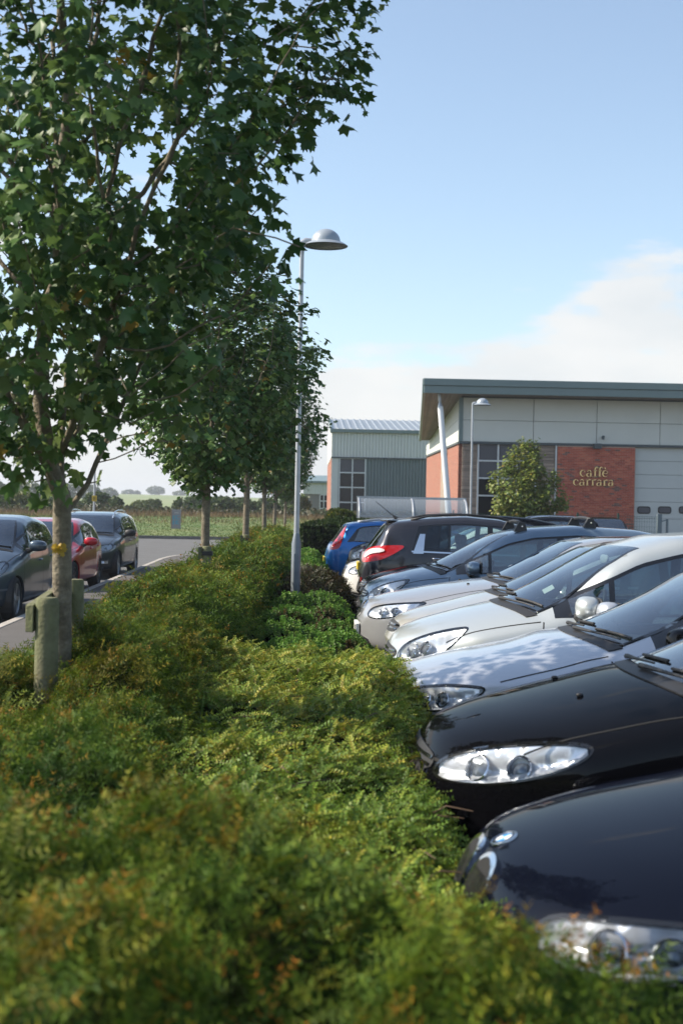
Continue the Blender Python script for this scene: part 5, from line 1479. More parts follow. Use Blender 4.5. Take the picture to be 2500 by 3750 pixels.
    def patch(s, name, b, outer, m, inner=None, inner_names=None, inner_mats=None, off=0.004, step=0.04, rim=0.012, parent=None, cut=False, depth=None, drop_outer=False):
        """outer ring minus inner loops, each inner loop a pane of its own"""
        inner = inner or []
        loops = [loop_resample(outer, step)] + [loop_resample(i_, step) for i_ in inner]
        pts = np.concatenate(loops); ed = []; base = 0
        for lp in loops:
            k = len(lp); ed += [(base + i, base + (i + 1) % k) for i in range(k)]; base += k
        lo, hi = outer.min(0) if isinstance(outer, np.ndarray) else np.array(outer).min(0), np.array(outer).max(0)
        gx_, gy_ = np.meshgrid(np.arange(lo[0], hi[0], step), np.arange(lo[1], hi[1], step)); G = np.stack([gx_.ravel(), gy_.ravel()], 1)
        G = G[inpoly(G, outer)]; dm = distpoly(G, outer) if len(G) else np.zeros(0)
        for i_ in inner: dm = np.minimum(dm, distpoly(G, i_))
        G = G[dm > step * 0.45]; allp = np.concatenate([pts, G]) if len(G) else pts
        vv, ee, ff, *_ = delaunay_2d_cdt([Vector(p) for p in allp], ed, [], 0, 1e-5)
        vv = np.array([tuple(p) for p in vv]); ff = np.array([f for f in ff if len(f) == 3]); cen = vv[ff].mean(1)
        P3, N3 = s.hit(b, vv, off); made = []; io = inpoly(cen, outer); used = np.zeros(len(ff), bool)
        def build(nm, sel, mm, par, rim_, dfun=None):
            f = ff[sel]
            if len(f) == 0: return None
            ids, inv = np.unique(f, return_inverse=True); f2 = inv.reshape(-1, 3); p = P3[ids].copy(); nn = N3[ids]
            if dfun is not None: p = p - nn * dfun(vv[ids])[:, None]
            # consistent winding: normals against b.n
            tn = np.cross(p[f2[:, 1]] - p[f2[:, 0]], p[f2[:, 2]] - p[f2[:, 0]]); w = (tn * nn[f2[:, 0]]).sum(1) < 0; f2[w] = f2[w][:, ::-1]
            faces = [tuple(t_) for t_ in f2.tolist()]; verts = p.tolist()
            if rim_ > 0:
                cnt = {}
                for t_ in faces:
                    for i in range(3):
                        e_ = (t_[i], t_[(i + 1) % 3]); cnt[e_] = cnt.get(e_, 0) + 1
                mp_ = {}
                for (a, c) in list(cnt):
                    if (c, a) not in cnt:
                        for q_ in (a, c):
                            if q_ not in mp_: mp_[q_] = len(verts); verts.append((p[q_] - nn[q_] * rim_).tolist())
                        faces.append((c, a, mp_[a], mp_[c]))
            me = bpy.data.meshes.new(nm); me.from_pydata(verts, [], faces); me.update()
            o = link(nm, me, mm, par); smooth_angle(o, 180 if dfun is not None else 50); return o
        for k, i_ in enumerate(inner):
            sel = inpoly(cen, i_) & io; used |= sel
            if inner_mats[k] is not None: made.append(build(inner_names[k], sel, inner_mats[k], parent or s.root, 0.0))
        fr = None if drop_outer else build(name, io & ~used, m, parent or s.root, rim, depth)
        if cut: s.cut(b, outer)
        return fr, made
    def strip(s, name, b, path, w, m, off=0.002, parent=None, sm=2):
        p = chaikin(path, sm, closed=False); p = resample(p, 0.03); d = np.gradient(p, axis=0); d /= np.linalg.norm(d, axis=1, keepdims=True) + 1e-9; nn = np.stack([-d[:, 1], d[:, 0]], 1)
        A, _ = s.hit(b, p + nn * w / 2, off); B, _ = s.hit(b, p - nn * w / 2, off); n = len(p)
        jump = np.linalg.norm(np.diff(A, axis=0), axis=1) > 0.15
        me = bpy.data.meshes.new(name); me.from_pydata(np.concatenate([A, B]).tolist(), [], [(i, i + 1, n + i + 1, n + i) for i in range(n - 1) if not jump[i]]); me.update()
        return link(name, me, m, parent or s.root, smooth=True)

WHEELS = {}
def wheel_meshes(r_, style):
    key = (round(r_, 3), style)
    if key in WHEELS: return WHEELS[key]
    t = MB(); w = 0.10; ri = r_ * 0.70
    t.lathe([(ri, -w * 0.8), (ri + 0.02, -w), (r_ - 0.04, -w * 1.02), (r_ - 0.01, -w * 0.86), (r_, -w * 0.5), (r_, w * 0.5), (r_ - 0.01, w * 0.86), (r_ - 0.04, w * 1.02), (ri + 0.02, w), (ri, w * 0.8)], 36, axis='y')
    tm = t.mesh('tyre'); tm.materials.append(M_tyre)
    rm = MB(); rm.lathe([(ri + 0.004, -w * 0.85), (ri - 0.012, -w * 0.88), (ri - 0.02, -w * 0.7), (ri - 0.03, w * 0.5)], 36, axis='y')
    n = {'five': 5, 'ten': 10, 'seven': 7}[style]
    for k in range(n):
        a = 2 * math.pi * k / n; ca, sa = math.cos(a), math.sin(a)
        hw0, hw1 = (0.035, 0.026) if n < 10 else (0.016, 0.012)
        pts = []
        for rr, hw_, yy in ((0.04, hw0, -w * 0.72), (ri - 0.015, hw1, -w * 0.80)):
            for sg in (-1, 1):
                for y_ in (yy, yy + 0.03): pts.append((rr * ca - sg * hw_ * sa, y_, rr * sa + sg * hw_ * ca))
        rm.add(pts, [(0, 2, 6, 4), (1, 5, 7, 3), (0, 4, 5, 1), (2, 3, 7, 6), (0, 1, 3, 2), (4, 6, 7, 5)])
    rm.lathe([(0.001, -w * 0.82), (0.05, -w * 0.80), (0.06, -w * 0.6)], 20, axis='y')
    mm = rm.mesh('rim'); mm.materials.append(M_rim if style != 'ten' else M_rimd)
    bk = MB(); bk.lathe([(0.001, -0.02), (ri - 0.02, -0.02)], 24, axis='y'); bk.lathe([(0.001, -0.045), (0.14, -0.045), (0.14, -0.02)], 24, axis='y'); bm2 = bk.mesh('brake_disc'); bm2.materials.append(M_bowld)
    WHEELS[key] = (tm, mm, bm2); return WHEELS[key]

def superbox(mb, c, r_, p=3.0, n=10, m=14, taper=None):
    """rounded box (superellipsoid) with centre c and half sizes r"""
    b = len(mb.v)
    def sp(v, e): return math.copysign(abs(v) ** e, v)
    for i in range(n + 1):
        ph = -math.pi / 2 + math.pi * i / n
        for j in range(m):
            th = 2 * math.pi * j / m; e = 2 / p
            v = [sp(math.cos(ph), e) * sp(math.cos(th), e), sp(math.cos(ph), e) * sp(math.sin(th), e), sp(math.sin(ph), e)]
            if taper: v = taper(v)
            mb.v.append((c[0] + r_[0] * v[0], c[1] + r_[1] * v[1], c[2] + r_[2] * v[2]))
    for i in range(n):
        for j in range(m):
            j2 = (j + 1) % m; mb.f.append((b + i * m + j, b + i * m + j2, b + (i + 1) * m + j2, b + (i + 1) * m + j))
    return mb

def build_car(label, loc, rz, spec, paint_m, group=None, res=1.0, name='parked_car'):
    """spec: dict of the body lines; local x runs from nose to tail, -y is the side turned to the camera"""
    P_ = spec; L_, W = P_['L'], P_['W']
    root = empty(name, loc, rz); tag(root, label, 'car', group)
    car = Car(root, L_, W, P_['prof'], P_['belt'], P_['plan'], paint_m, zb=P_.get('zb', 0.19), tumble=P_.get('tumble', 0.36), kf=P_.get('kf', 0.12), kr=P_.get('kr', 0.08), res=res, zb_pts=P_.get('zb_pts'))
    det = P_.get('detail', 1)
    S0 = [car.basis(Car.SIDE), car.basis(Car.SIDE, True)]      # -y side, +y side
    TOP, FR, RE = car.basis(Car.TOP), car.basis(Car.FRONT), car.basis(Car.REAR)
    sides = (0, 1)
    # ---- glasshouse
    x0, x1 = P_['dlo']                                          # front and rear end of the side glass
    shift = lambda x: x - (car.kf * (1 - np.clip((x - 0.9) / (L_ - 1.8), 0, 1)) - car.kr * np.clip((x - 0.9) / (L_ - 1.8), 0, 1)) * 0.82
    xs_ = np.linspace(x0, x1, 40); ztp = car.zt(shift(xs_)); bl_ = car.belt(xs_)
    kick = P_.get('kick', 0.0)
    low = bl_ + 0.02 + kick * np.clip((xs_ - (x1 - 0.45)) / 0.45, 0, 1) ** 2
    up = bl_ + P_.get('glass_top', 0.80) * (ztp - bl_)
    rear_cut = P_.get('rear_slant', 0.30)
    ok = up - low > 0.03
    xs2, low2, up2 = xs_[ok], low[ok], up[ok]
    # rear pillar slant
    upx = xs2 - rear_cut * np.clip((xs2 - (x1 - 0.5)) / 0.5, 0, 1) * np.clip((up2 - low2) / 0.4, 0, 1)
    dlo = np.concatenate([np.stack([xs2, low2], 1), np.stack([upx, up2], 1)[::-1]])
    dlo = dlo[np.concatenate([[True], np.linalg.norm(np.diff(dlo, axis=0), axis=1) > 0.012])]
    f = P_.get('frame', 0.026)
    lowf = lambda x: np.interp(x, xs2, low2) + f * 0.7
    def upf(x): return np.interp(x, upx[np.argsort(upx)], up2[np.argsort(upx)]) - f
    panes = []
    for (a, b_, s0_, s1_) in P_['panes']:                       # x range at the sill, slant of front and rear edge (dx per dz)
        n = 12; xl = np.linspace(a, b_, n); poly = []
        for x in xl: poly.append((x, lowf(x)))
        topx = []
        for x in np.linspace(a, b_, n):
            sl_ = s0_ + (s1_ - s0_) * (x - a) / (b_ - a); xx = x
            for _ in range(6): xx = x + sl_ * (upf(xx) - lowf(x))
            topx.append((xx, upf(xx)))
        poly += topx[::-1]; poly = np.array(poly)
        h_ = poly[:, 1].max() - poly[:, 1].min()
        poly = poly[np.concatenate([[True], np.linalg.norm(np.diff(poly, axis=0), axis=1) > 0.01])]
        inn = inpoly(poly, dlo)
        panes.append(poly)
    gm = P_.get('glass_mats') or [M_glass] * len(panes)
    gstep = 0.05 * res
    for sd in sides:
        car.patch('window_surround', S0[sd], dlo, P_.get('surround', M_gloss), inner=panes, inner_names=['side_window'] * len(panes), inner_mats=gm, off=0.003, step=gstep, rim=0.01, cut=True)
        if P_.get('chrome_sill'):
            car.strip('chrome_sill', S0[sd], [(x, np.interp(x, xs2, low2) - 0.006) for x in np.linspace(xs2[0] + 0.05, xs2[-1], 20)], 0.022, M_chrome, 0.006, sm=0)
    # windscreen
    wx0, wx1, wy0, wy1 = P_['screen']; nwy = 15
    bow = car.kf / (W / 2) ** 2
    ya = np.linspace(-wy0, wy0, nwy); yb = np.linspace(wy1, -wy1, nwy)
    ws = np.concatenate([np.stack([wx0 + bow * ya ** 2, ya], 1), np.stack([wx1 + bow * 0.9 * yb ** 2, yb], 1)]); ws = chaikin(ws, 1)
    car.patch('windscreen_surround', TOP, ws, M_gloss, inner=[inset(ws, 0.032)], inner_names=['windscreen'], inner_mats=[M_glass], off=0.003, step=gstep, rim=0.008, cut=True)
    # cowl below the windscreen
    cw = np.concatenate([np.stack([wx0 - 0.075 + bow * ya ** 2, ya * 0.98], 1), np.stack([wx0 + 0.004 + bow * ya[::-1] ** 2, ya[::-1] * 0.99], 1)])
    car.patch('cowl', TOP, cw, M_plast, off=0.006, step=gstep, rim=0.012)
    # rear glass
    if 'rear_screen' in P_:
        rx0, rx1, ry0, ry1, how = P_['rear_screen']
        if how == 'top':
            ya = np.linspace(-ry0, ry0, 9); rs = np.concatenate([np.stack([rx0 - 0.05 * (ya / ry0) ** 2, ya], 1), np.stack([rx1 - 0.06 * (ya[::-1] / ry0) ** 2, ya[::-1] * ry1 / ry0], 1)]); bas = TOP
        else:
            ya = np.linspace(-ry0, ry0, 9); rs = np.concatenate([np.stack([ya, np.full(9, rx0)], 1), np.stack([ya[::-1] * ry1 / ry0, np.full(9, rx1)], 1)]); bas = RE
        rs = chaikin(rs, 1)
        car.patch('rear_screen_surround', bas, rs, M_gloss, inner=[inset(rs, 0.04)], inner_names=['rear_window'], inner_mats=[P_.get('rear_glass', M_glass)], off=0.003, step=gstep, rim=0.008, cut=True)
    # ---- lamps
    def diag(c, s_): return ((s_, -c, 0), (0, 0, 1), (c, s_, 0))
    def lamp(poly3, ang, mir, name='headlight', dark=False, bulbs=()):
        c, s_ = math.cos(math.radians(ang)), math.sin(math.radians(ang)); b = car.basis(diag(c, s_), mir); u0 = np.array([s_, -c, 0.0])
        poly = np.array([(np.array(p) @ u0, p[2]) for p in poly3]); poly = chaikin(poly, 2)
        lens_in = inset(poly, 0.009)
        st = 0.018 if res <= 1.0 else 0.026 * res
        fr, made = car.patch('lamp_rim', b, poly, M_gloss, inner=[lens_in], inner_names=[name], inner_mats=[M_lens], off=0.004, step=st, rim=0.015)
        hd = made[0]; fr.parent = hd
        car.patch('reflector', b, lens_in, M_bowld if dark else M_bowl, off=0.0, step=st, rim=0.0, parent=hd, depth=lambda uv: 0.008 + 0.07 * (lambda t_: t_ * t_ * (3 - 2 * t_))(np.clip(distpoly(uv, lens_in) / 0.075, 0, 1)) ** 0.7)
        lo, hi = poly.min(0), poly.max(0)
        for (fu, fv, rr) in bulbs:
            uv = np.array([[lo[0] + fu * (hi[0] - lo[0]), lo[1] + fv * (hi[1] - lo[1])]]); p, n_ = car.hit(b, uv, -0.045); p, n_ = p[0], n_[0]
            mb = MB(); z = Vector(n_).to_track_quat('Z', 'Y').to_matrix()
            t_ = MB(); t_.lathe([(rr * 0.80, -0.035), (rr * 0.92, 0.0), (rr, 0.018), (rr * 0.90, 0.022), (rr * 0.82, 0.008)], 18); t_.v = [tuple(z @ Vector(q_) + Vector(p)) for q_ in t_.v]
            smooth_angle(t_.obj('lamp_ring', M_chrome, hd))
            t_ = MB(); t_.lathe([(0.0005, 0.010), (rr * 0.35, 0.006), (rr * 0.65, -0.006), (rr * 0.8, -0.025)], 18); t_.v = [tuple(z @ Vector(q_) + Vector(p)) for q_ in t_.v]
            smooth_angle(t_.obj('projector_lens', mat('projector_glass', (0.16, 0.18, 0.20), 0.03, metal=0.6), hd))
        car.cut(b, inset(poly, 0.003))
        return hd
    for hl_ in P_.get('headlights', []):
        for mir in (False, True): lamp(hl_['poly'], hl_.get('ang', 40), mir, bulbs=hl_.get('bulbs', ()), dark=hl_.get('dark', False))
    for tl in P_.get('taillights', []):
        for mir in (False, True):
            ang = tl.get('ang', 55); c, s_ = -math.cos(math.radians(ang)), math.sin(math.radians(ang)); bb = ((s_, -c, 0), (0, 0, 1), (c, s_, 0)); b = car.basis(bb, mir); u0 = np.array(bb[0], float)
            poly = chaikin(np.array([(np.array(p) @ u0, p[2]) for p in tl['poly']]), 2)
            inn = [chaikin(np.array([(np.array(p) @ u0, p[2]) for p in q_]), 2) for q_ in tl.get('white', [])]
            fr, _ = car.patch('tail_light', b, poly, M_red, off=0.012, step=0.035, rim=0.02)
            for q_ in inn: car.patch('clear_segment', b, q_, M_redlite, off=0.022, step=0.03, rim=0.003, parent=fr)
    # ---- front: grille, lower intake
    for gname, poly, m_, off in P_.get('front_patches', []):
        pl_ = chaikin(np.array(poly, float), 2); ring = None
        for mir in ((False, True) if P_.get('front_mirror', {}).get(gname, False) else (False,)):
            b = car.basis(Car.FRONT, mir); car.patch(gname, b, pl_, m_, off=off, step=0.035, rim=0.012)
    for ky in P_.get('kidney', []):
        for mir in (False, True):
            b = car.basis(Car.FRONT, mir); outer = chaikin(np.array(ky, float), 2); inn = inset(outer, 0.013)
            ring, _ = car.patch('grille_surround', b, outer, M_chrome, inner=[inn], inner_names=['grille'], inner_mats=[M_gap], off=0.014, step=0.03, rim=0.03)
            lo, hi = inn.min(0), inn.max(0)
            for k in range(7):
                y_ = lo[0] + (hi[0] - lo[0]) * (k + 0.5) / 7; car.strip('grille_bar', b, [(y_, lo[1] + 0.03), (y_, hi[1] - 0.03)], 0.009, M_chrome if P_.get('chrome_bars') else M_gloss, 0.019, sm=0)
    for z_, y0_, y1_, w_ in P_.get('slats', []):
        car.strip('grille_slat', FR, [(y0_, z_), (y1_, z_)], w_, P_.get('slat_mat', M_gloss), 0.012, sm=0)
    # ---- shut lines
    for sd in sides:
        for path in P_.get('side_lines', []): car.strip('shut_line', S0[sd], path, 0.009, M_gap, 0.0015)
        for path, w_, m_, off in P_.get('side_strips', []): car.strip('side_trim', S0[sd], path, w_, m_, off, sm=1)
        sg = -1 if sd == 0 else 1
        for path in P_.get('top_lines', []): car.strip('shut_line', TOP, [(a, sg * b_) for a, b_ in path], 0.009, M_gap, 0.0015)
    for path in P_.get('cross_lines', []): car.strip('shut_line', TOP, path, 0.010, M_gap, 0.0015)
    # door handles
    for (hx_, hz_) in P_.get('handles', []):
        for sd in sides:
            p, n_ = car.hit(S0[sd], [(hx_, hz_), (hx_ + 0.17, hz_ + 0.005)], 0.02)
            mb = MB(); a, b_ = Vector(p[0]), Vector(p[1]); n0 = Vector(n_[0]); mb.tube([a - n0 * 0.02, a + (b_ - a) * 0.12, a + (b_ - a) * 0.5 + n0 * 0.006, a + (b_ - a) * 0.88, b_ - n0 * 0.02], [0.012, 0.014, 0.014, 0.014, 0.012], n=8)
            smooth_angle(mb.obj('door_handle', P_.get('handle_mat', paint_m), root))
    # ---- mirrors
    if 'mirror' in P_:
        mx_, mz_ = P_['mirror']; sc = P_.get('mirror_size', 1.0)
        for sg in (-1, 1):
            yb_ = float(car.hw(mx_)) * 0.955; yc = yb_ + 0.135 * sc
            mb = MB(); superbox(mb, (mx_ + 0.01, sg * yc, mz_ + 0.05), (0.085 * sc, 0.125 * sc, 0.078 * sc), 2.8, taper=lambda v: [v[0] * (1 - 0.25 * abs(v[1])), v[1], v[2] * (1 - 0.22 * max(0, sg * v[1]) * 0.6)])
            o = mb.obj('mirror_shell', P_.get('mirror_mat', paint_m), root, smooth=True)
            g2 = MB(); superbox(g2, (mx_ + 0.085 * sc, sg * yc, mz_ + 0.05), (0.012, 0.115 * sc, 0.07 * sc), 3.5); g2.obj('mirror_rim', M_plast, o, smooth=True)
            a2 = MB(); a2.tube([(mx_ - 0.01, sg * (yb_ - 0.04), mz_ - 0.04), (mx_ + 0.0, sg * (yb_ + 0.03), mz_ - 0.01), (mx_ + 0.01, sg * (yc - 0.05), mz_ + 0.02)], [0.05, 0.035, 0.03], n=8); smooth_angle(a2.obj('mirror_arm', M_plast, o))
    # ---- wipers, rising from the cowl on to the glass
    if det:
        for (ya_, yb2) in ((0.52, -0.10), (-0.05, -0.62)):
            pts = []
            for k in range(7):
                t_ = k / 6; y_ = ya_ + (yb2 - ya_) * t_; x_ = wx0 - 0.03 + bow * y_ ** 2 + 0.05 * t_ + 0.02
                pts.append((x_, y_))
            p, n_ = car.hit(TOP, pts, 0.022); mb = MB(); mb.tube([Vector(q_) for q_ in p], [0.014, 0.012, 0.010, 0.008, 0.007, 0.006, 0.005], n=6)
            w_ = mb.obj('wiper', M_plast, root)
            pts = [(x_ + 0.055, y_ - 0.02) for x_, y_ in pts[2:]]; p, n_ = car.hit(TOP, pts, 0.012); mb = MB(); mb.tube([Vector(q_) for q_ in p], 0.008, n=6); mb.obj('wiper_blade', M_rubber, w_)
    # ---- interior
    fl_z = 0.30; zc_ = float(car.belt(wx0 + 0.4))
    ins = MB(); superbox(ins, (wx0 + 0.48, 0, zc_ - 0.12), (0.36, W * 0.42, 0.14), 3.0); ins.obj('dashboard', M_plast, root, smooth=True)
    ins = MB(); ins.box(wx0 + 0.3, L_ - 0.5, -W * 0.40, W * 0.40, fl_z, fl_z + 0.05); ins.obj('cabin_floor', M_seat, root)
    rows = P_.get('seats', [wx0 + 1.35, wx0 + 2.2]); rh = float(car.zt(wx1 + 0.6))
    for rix, xr_ in enumerate(rows):
        for sg in (-1, 1):
            mb = MB(); superbox(mb, (xr_ - 0.25, sg * 0.36, 0.56), (0.28, 0.24, 0.11), 3.2)
            superbox(mb, (xr_ + 0.07, sg * 0.36, 0.86), (0.10, 0.235, min(0.33, rh - 1.12)), 3.2, taper=lambda v: [v[0] + 0.9 * v[2], v[1] * (1 - 0.12 * max(0, v[2])), v[2]])
            st_ = mb.obj('seat', M_seat, root, smooth=True)
            mb = MB(); superbox(mb, (xr_ + 0.20, sg * 0.36, min(rh - 0.24, 1.24)), (0.055, 0.13, 0.085), 2.8); mb.obj('headrest', M_seat, st_, smooth=True)
    mb = MB(); cx_, cz_, cy_ = wx0 + 0.80, zc_ - 0.02, P_.get('wheel_y', 0.36); pts = []
    for k in range(25):
        t_ = 2 * math.pi * k / 24; pts.append((cx_ + 0.07 * math.sin(t_), cy_ + 0.185 * math.cos(t_), cz_ + 0.17 * math.sin(t_)))
    mb.tube(pts, 0.014, n=6, caps=False); mb.tube([(cx_, cy_ - 0.17, cz_), (cx_ - 0.03, cy_, cz_ - 0.01), (cx_, cy_ + 0.17, cz_)], 0.016, n=6); mb.tube([(cx_ - 0.25, cy_, cz_ - 0.08), (cx_ - 0.02, cy_, cz_ - 0.01)], [0.04, 0.05], n=8); mb.obj('steering_wheel', M_plast, root, smooth=True)
    p, n_ = car.hit(TOP, [(wx1 - 0.10, 0.0)], -0.06); p = p[0]
    mb = MB(); superbox(mb, (p[0] + 0.03, 0, p[2] - 0.01), (0.018, 0.12, 0.035), 3); mb.obj('interior_mirror', mat('mirror_back_pale', (0.42, 0.43, 0.42), 0.5) if P_.get('pale_mirror') else M_plast, root, smooth=True)
    # ---- wheels
    r_ = P_.get('wheel_r', 0.315)
    for xw in P_['wheels']:
        ra = r_ + 0.045; circ = np.array([(xw + ra * math.cos(t_), r_ + ra * math.sin(t_)) for t_ in np.linspace(0, 2 * math.pi, 40, endpoint=False)])
        for sd in sides:
            sg = -1 if sd == 0 else 1
            ringo = np.array([(xw + (ra + 0.025) * math.cos(t_), max(car.zb(xw) + 0.01, r_ + (ra + 0.025) * math.sin(t_))) for t_ in np.linspace(-0.35, math.pi + 0.35, 36)])
            ringi = np.array([(xw + (ra - 0.022) * math.cos(t_), max(car.zb(xw) - 0.0, r_ + (ra - 0.022) * math.sin(t_))) for t_ in np.linspace(math.pi + 0.35, -0.35, 36)])
            car.patch('arch_lip', S0[sd], np.concatenate([ringo, ringi]), P_.get('arch_mat', paint_m), off=0.005, step=0.03, rim=0.03)
            car.cut(S0[sd], circ)
            yb_ = float(car.hw(xw)); li = MB(); k = 20
            for t_ in np.linspace(-0.5, math.pi + 0.5, k):
                li.v += [(xw + (ra + 0.004) * math.cos(t_), sg * (yb_ - 0.02), r_ + (ra + 0.004) * math.sin(t_)), (xw + ra * math.cos(t_), sg * (yb_ - 0.34), r_ + ra * math.sin(t_))]
            li.f += [(2 * i, 2 * i + 1, 2 * i + 3, 2 * i + 2) for i in range(k - 1)]; li.f.append(tuple(2 * i + 1 for i in range(k)))
            li.obj('arch_liner', M_plast, root)
            tm, rm, bm2 = wheel_meshes(r_, P_.get('rim', 'five'))
            w_ = empty('wheel', (xw, sg * (yb_ - 0.115), r_), 0 if sd == 0 else math.pi); w_.parent = root
            o = link('tyre', tm, None, w_, smooth=True); link('rim', rm, None, w_); link('brake_disc', bm2, None, w_)
    s_extra = P_.get('extra')
    if s_extra: s_extra(car, root, paint_m)
    car.body()
    return root, car
def plan(L_, f=1.0, r_=1.0):
    return [(0, 0.36 * f), (0.03, 0.50 * f), (0.08, 0.64), (0.2, 0.80), (0.45, 0.93), (0.9, 0.985), (1.4, 1), (L_ - 1.3, 1), (L_ - 0.6, 0.965), (L_ - 0.2, 0.89), (L_ - 0.06, 0.78 * r_), (L_, 0.62 * r_)]

def saloon(L_=4.75, W=1.83, H=1.45, zn=0.735, zc_=0.985, xc=1.42, **kw):
    k = H / 1.45
    d = dict(L=L_, W=W, plan=plan(L_), kf=0.22,
        prof=[(0, 0.47), (0.012, 0.58), (0.05, zn - 0.06), (0.12, zn), (0.35, zn + 0.065), (0.8, zn + 0.155), (xc - 0.2, zc_ - 0.02), (xc, zc_), (xc + 0.80, 1.385 * k), (xc + 1.1, 1.44 * k), (xc + 1.55, H), (xc + 2.0, 1.425 * k), (xc + 2.3, 1.36 * k), (L_ - 0.55, 1.10), (L_ - 0.45, 1.085), (L_ - 0.09, 1.06), (L_ - 0.03, 0.97), (L_, 0.7)],
        belt=[(0, 0.54), (0.12, zn - 0.10), (0.4, zn - 0.055), (1.0, zc_ - 0.17), (xc, zc_ - 0.12), (xc + 0.2, zc_ - 0.075), (xc + 1.6, zc_ - 0.03), (L_ - 0.6, zc_ + 0.03), (L_, zc_)],
        dlo=(xc + 0.30, L_ - 1.00), panes=[(xc + 0.42, xc + 1.28, -0.1, -0.08), (xc + 1.36, L_ - 1.12, -0.08, -0.55)], rear_slant=0.32,
        screen=(xc + 0.005, xc + 0.83, 0.70, 0.575), rear_screen=(xc + 2.33, L_ - 0.60, 0.52, 0.62, 'top'),
        wheels=(0.80, 0.80 + 2.78), wheel_r=0.325,
        headlights=[dict(ang=38, bulbs=((0.32, 0.48, 0.052), (0.58, 0.56, 0.048)), poly=[(0.08, -0.44, zn - 0.165), (0.10, -0.44, zn - 0.075), (0.25, -0.58, zn - 0.02), (0.45, -0.74, zn + 0.01), (0.66, -0.83, zn + 0.025), (0.55, -0.83, zn - 0.05), (0.35, -0.78, zn - 0.14), (0.18, -0.62, zn - 0.18)])],
        front_patches=[('lower_intake', [(-0.52, 0.27), (-0.46, 0.40), (0.46, 0.40), (0.52, 0.27)], M_plast, 0.006)],
        top_lines=[[(0.62, 0.74), (0.9, 0.735), (xc + 0.05, 0.74)]], side_lines=[[(xc + 0.05, 0.36), (xc + 0.02, 0.6), (xc + 0.06, zc_ - 0.1)], [(xc + 1.30, 0.3), (xc + 1.33, 0.6), (xc + 1.32, zc_ - 0.05)]],
        handles=[(xc + 1.05, 0.80), (xc + 2.0, 0.83)], mirror=(xc + 0.42, zc_ - 0.015), seats=[xc + 1.5, xc + 2.35])
    d.update(kw); return d

def mpv(L_=4.28, W=1.79, H=1.60, zn=0.80, zc_=1.03, xc=0.90, **kw):
    k = H / 1.60
    d = dict(L=L_, W=W, plan=plan(L_, 1.05, 1.15), kf=0.25, tumble=0.30,
        prof=[(0, 0.50), (0.012, 0.62), (0.05, zn - 0.09), (0.11, zn - 0.01), (0.28, zn + 0.065), (0.6, zn + 0.155), (xc - 0.1, zc_ - 0.02), (xc, zc_), (xc + 0.80, 1.46 * k), (xc + 1.15, 1.555 * k), (xc + 1.75, H), (L_ - 0.9, 1.56 * k), (L_ - 0.42, 1.47 * k), (L_ - 0.18, 1.12), (L_ - 0.08, 1.0), (L_ - 0.02, 0.8), (L_, 0.6)],
        belt=[(0, 0.56), (0.12, zn - 0.12), (0.4, zn - 0.03), (0.8, zc_ - 0.16), (xc + 0.3, zc_ - 0.085), (xc + 1.6, zc_ - 0.05), (L_ - 0.6, zc_ + 0.0), (L_, zc_ - 0.05)],
        dlo=(xc + 0.28, L_ - 0.55), panes=[(xc + 0.40, xc + 0.66, -0.1, 0.02), (xc + 0.70, xc + 1.52, 0.02, -0.03), (xc + 1.60, xc + 2.35, -0.03, -0.05), (xc + 2.42, L_ - 0.72, -0.05, -0.4)], rear_slant=0.25,
        screen=(xc + 0.005, xc + 0.84, 0.715, 0.58), rear_screen=(1.12, 1.42 * k, 0.60, 0.52, 'rear'),
        wheels=(0.82, 0.82 + 2.65), wheel_r=0.315,
        headlights=[dict(ang=42, bulbs=((0.25, 0.35, 0.06), (0.48, 0.46, 0.055)), poly=[(0.03, -0.44, zn - 0.20), (0.06, -0.44, zn - 0.10), (0.2, -0.58, zn + 0.0), (0.34, -0.70, zn + 0.055), (0.47, -0.77, zn + 0.075), (0.44, -0.79, zn - 0.02), (0.30, -0.77, zn - 0.15), (0.14, -0.62, zn - 0.205)])],
        front_patches=[('lower_intake', [(-0.5, 0.26), (-0.44, 0.42), (0.44, 0.42), (0.5, 0.26)], M_plast, 0.006), ('grille', [(-0.36, 0.60), (-0.38, 0.68), (-0.10, 0.70), (0.10, 0.70), (0.38, 0.68), (0.36, 0.60)], M_plast, 0.006)],
        slats=[(0.635, -0.35, 0.35, 0.014), (0.665, -0.35, 0.35, 0.014)],
        top_lines=[[(0.42, 0.69), (0.7, 0.72), (xc + 0.18, 0.79)]], side_lines=[[(xc + 0.18, 0.34), (xc + 0.14, 0.6), (xc + 0.20, zc_ - 0.1)], [(xc + 1.54, 0.3), (xc + 1.57, 0.6), (xc + 1.56, zc_ - 0.08)]],
        handles=[(xc + 1.28, 0.86), (xc + 2.15, 0.89)], mirror=(xc + 0.46, zc_ - 0.03), mirror_size=1.05, seats=[xc + 1.45, xc + 2.3])
    d.update(kw); return d

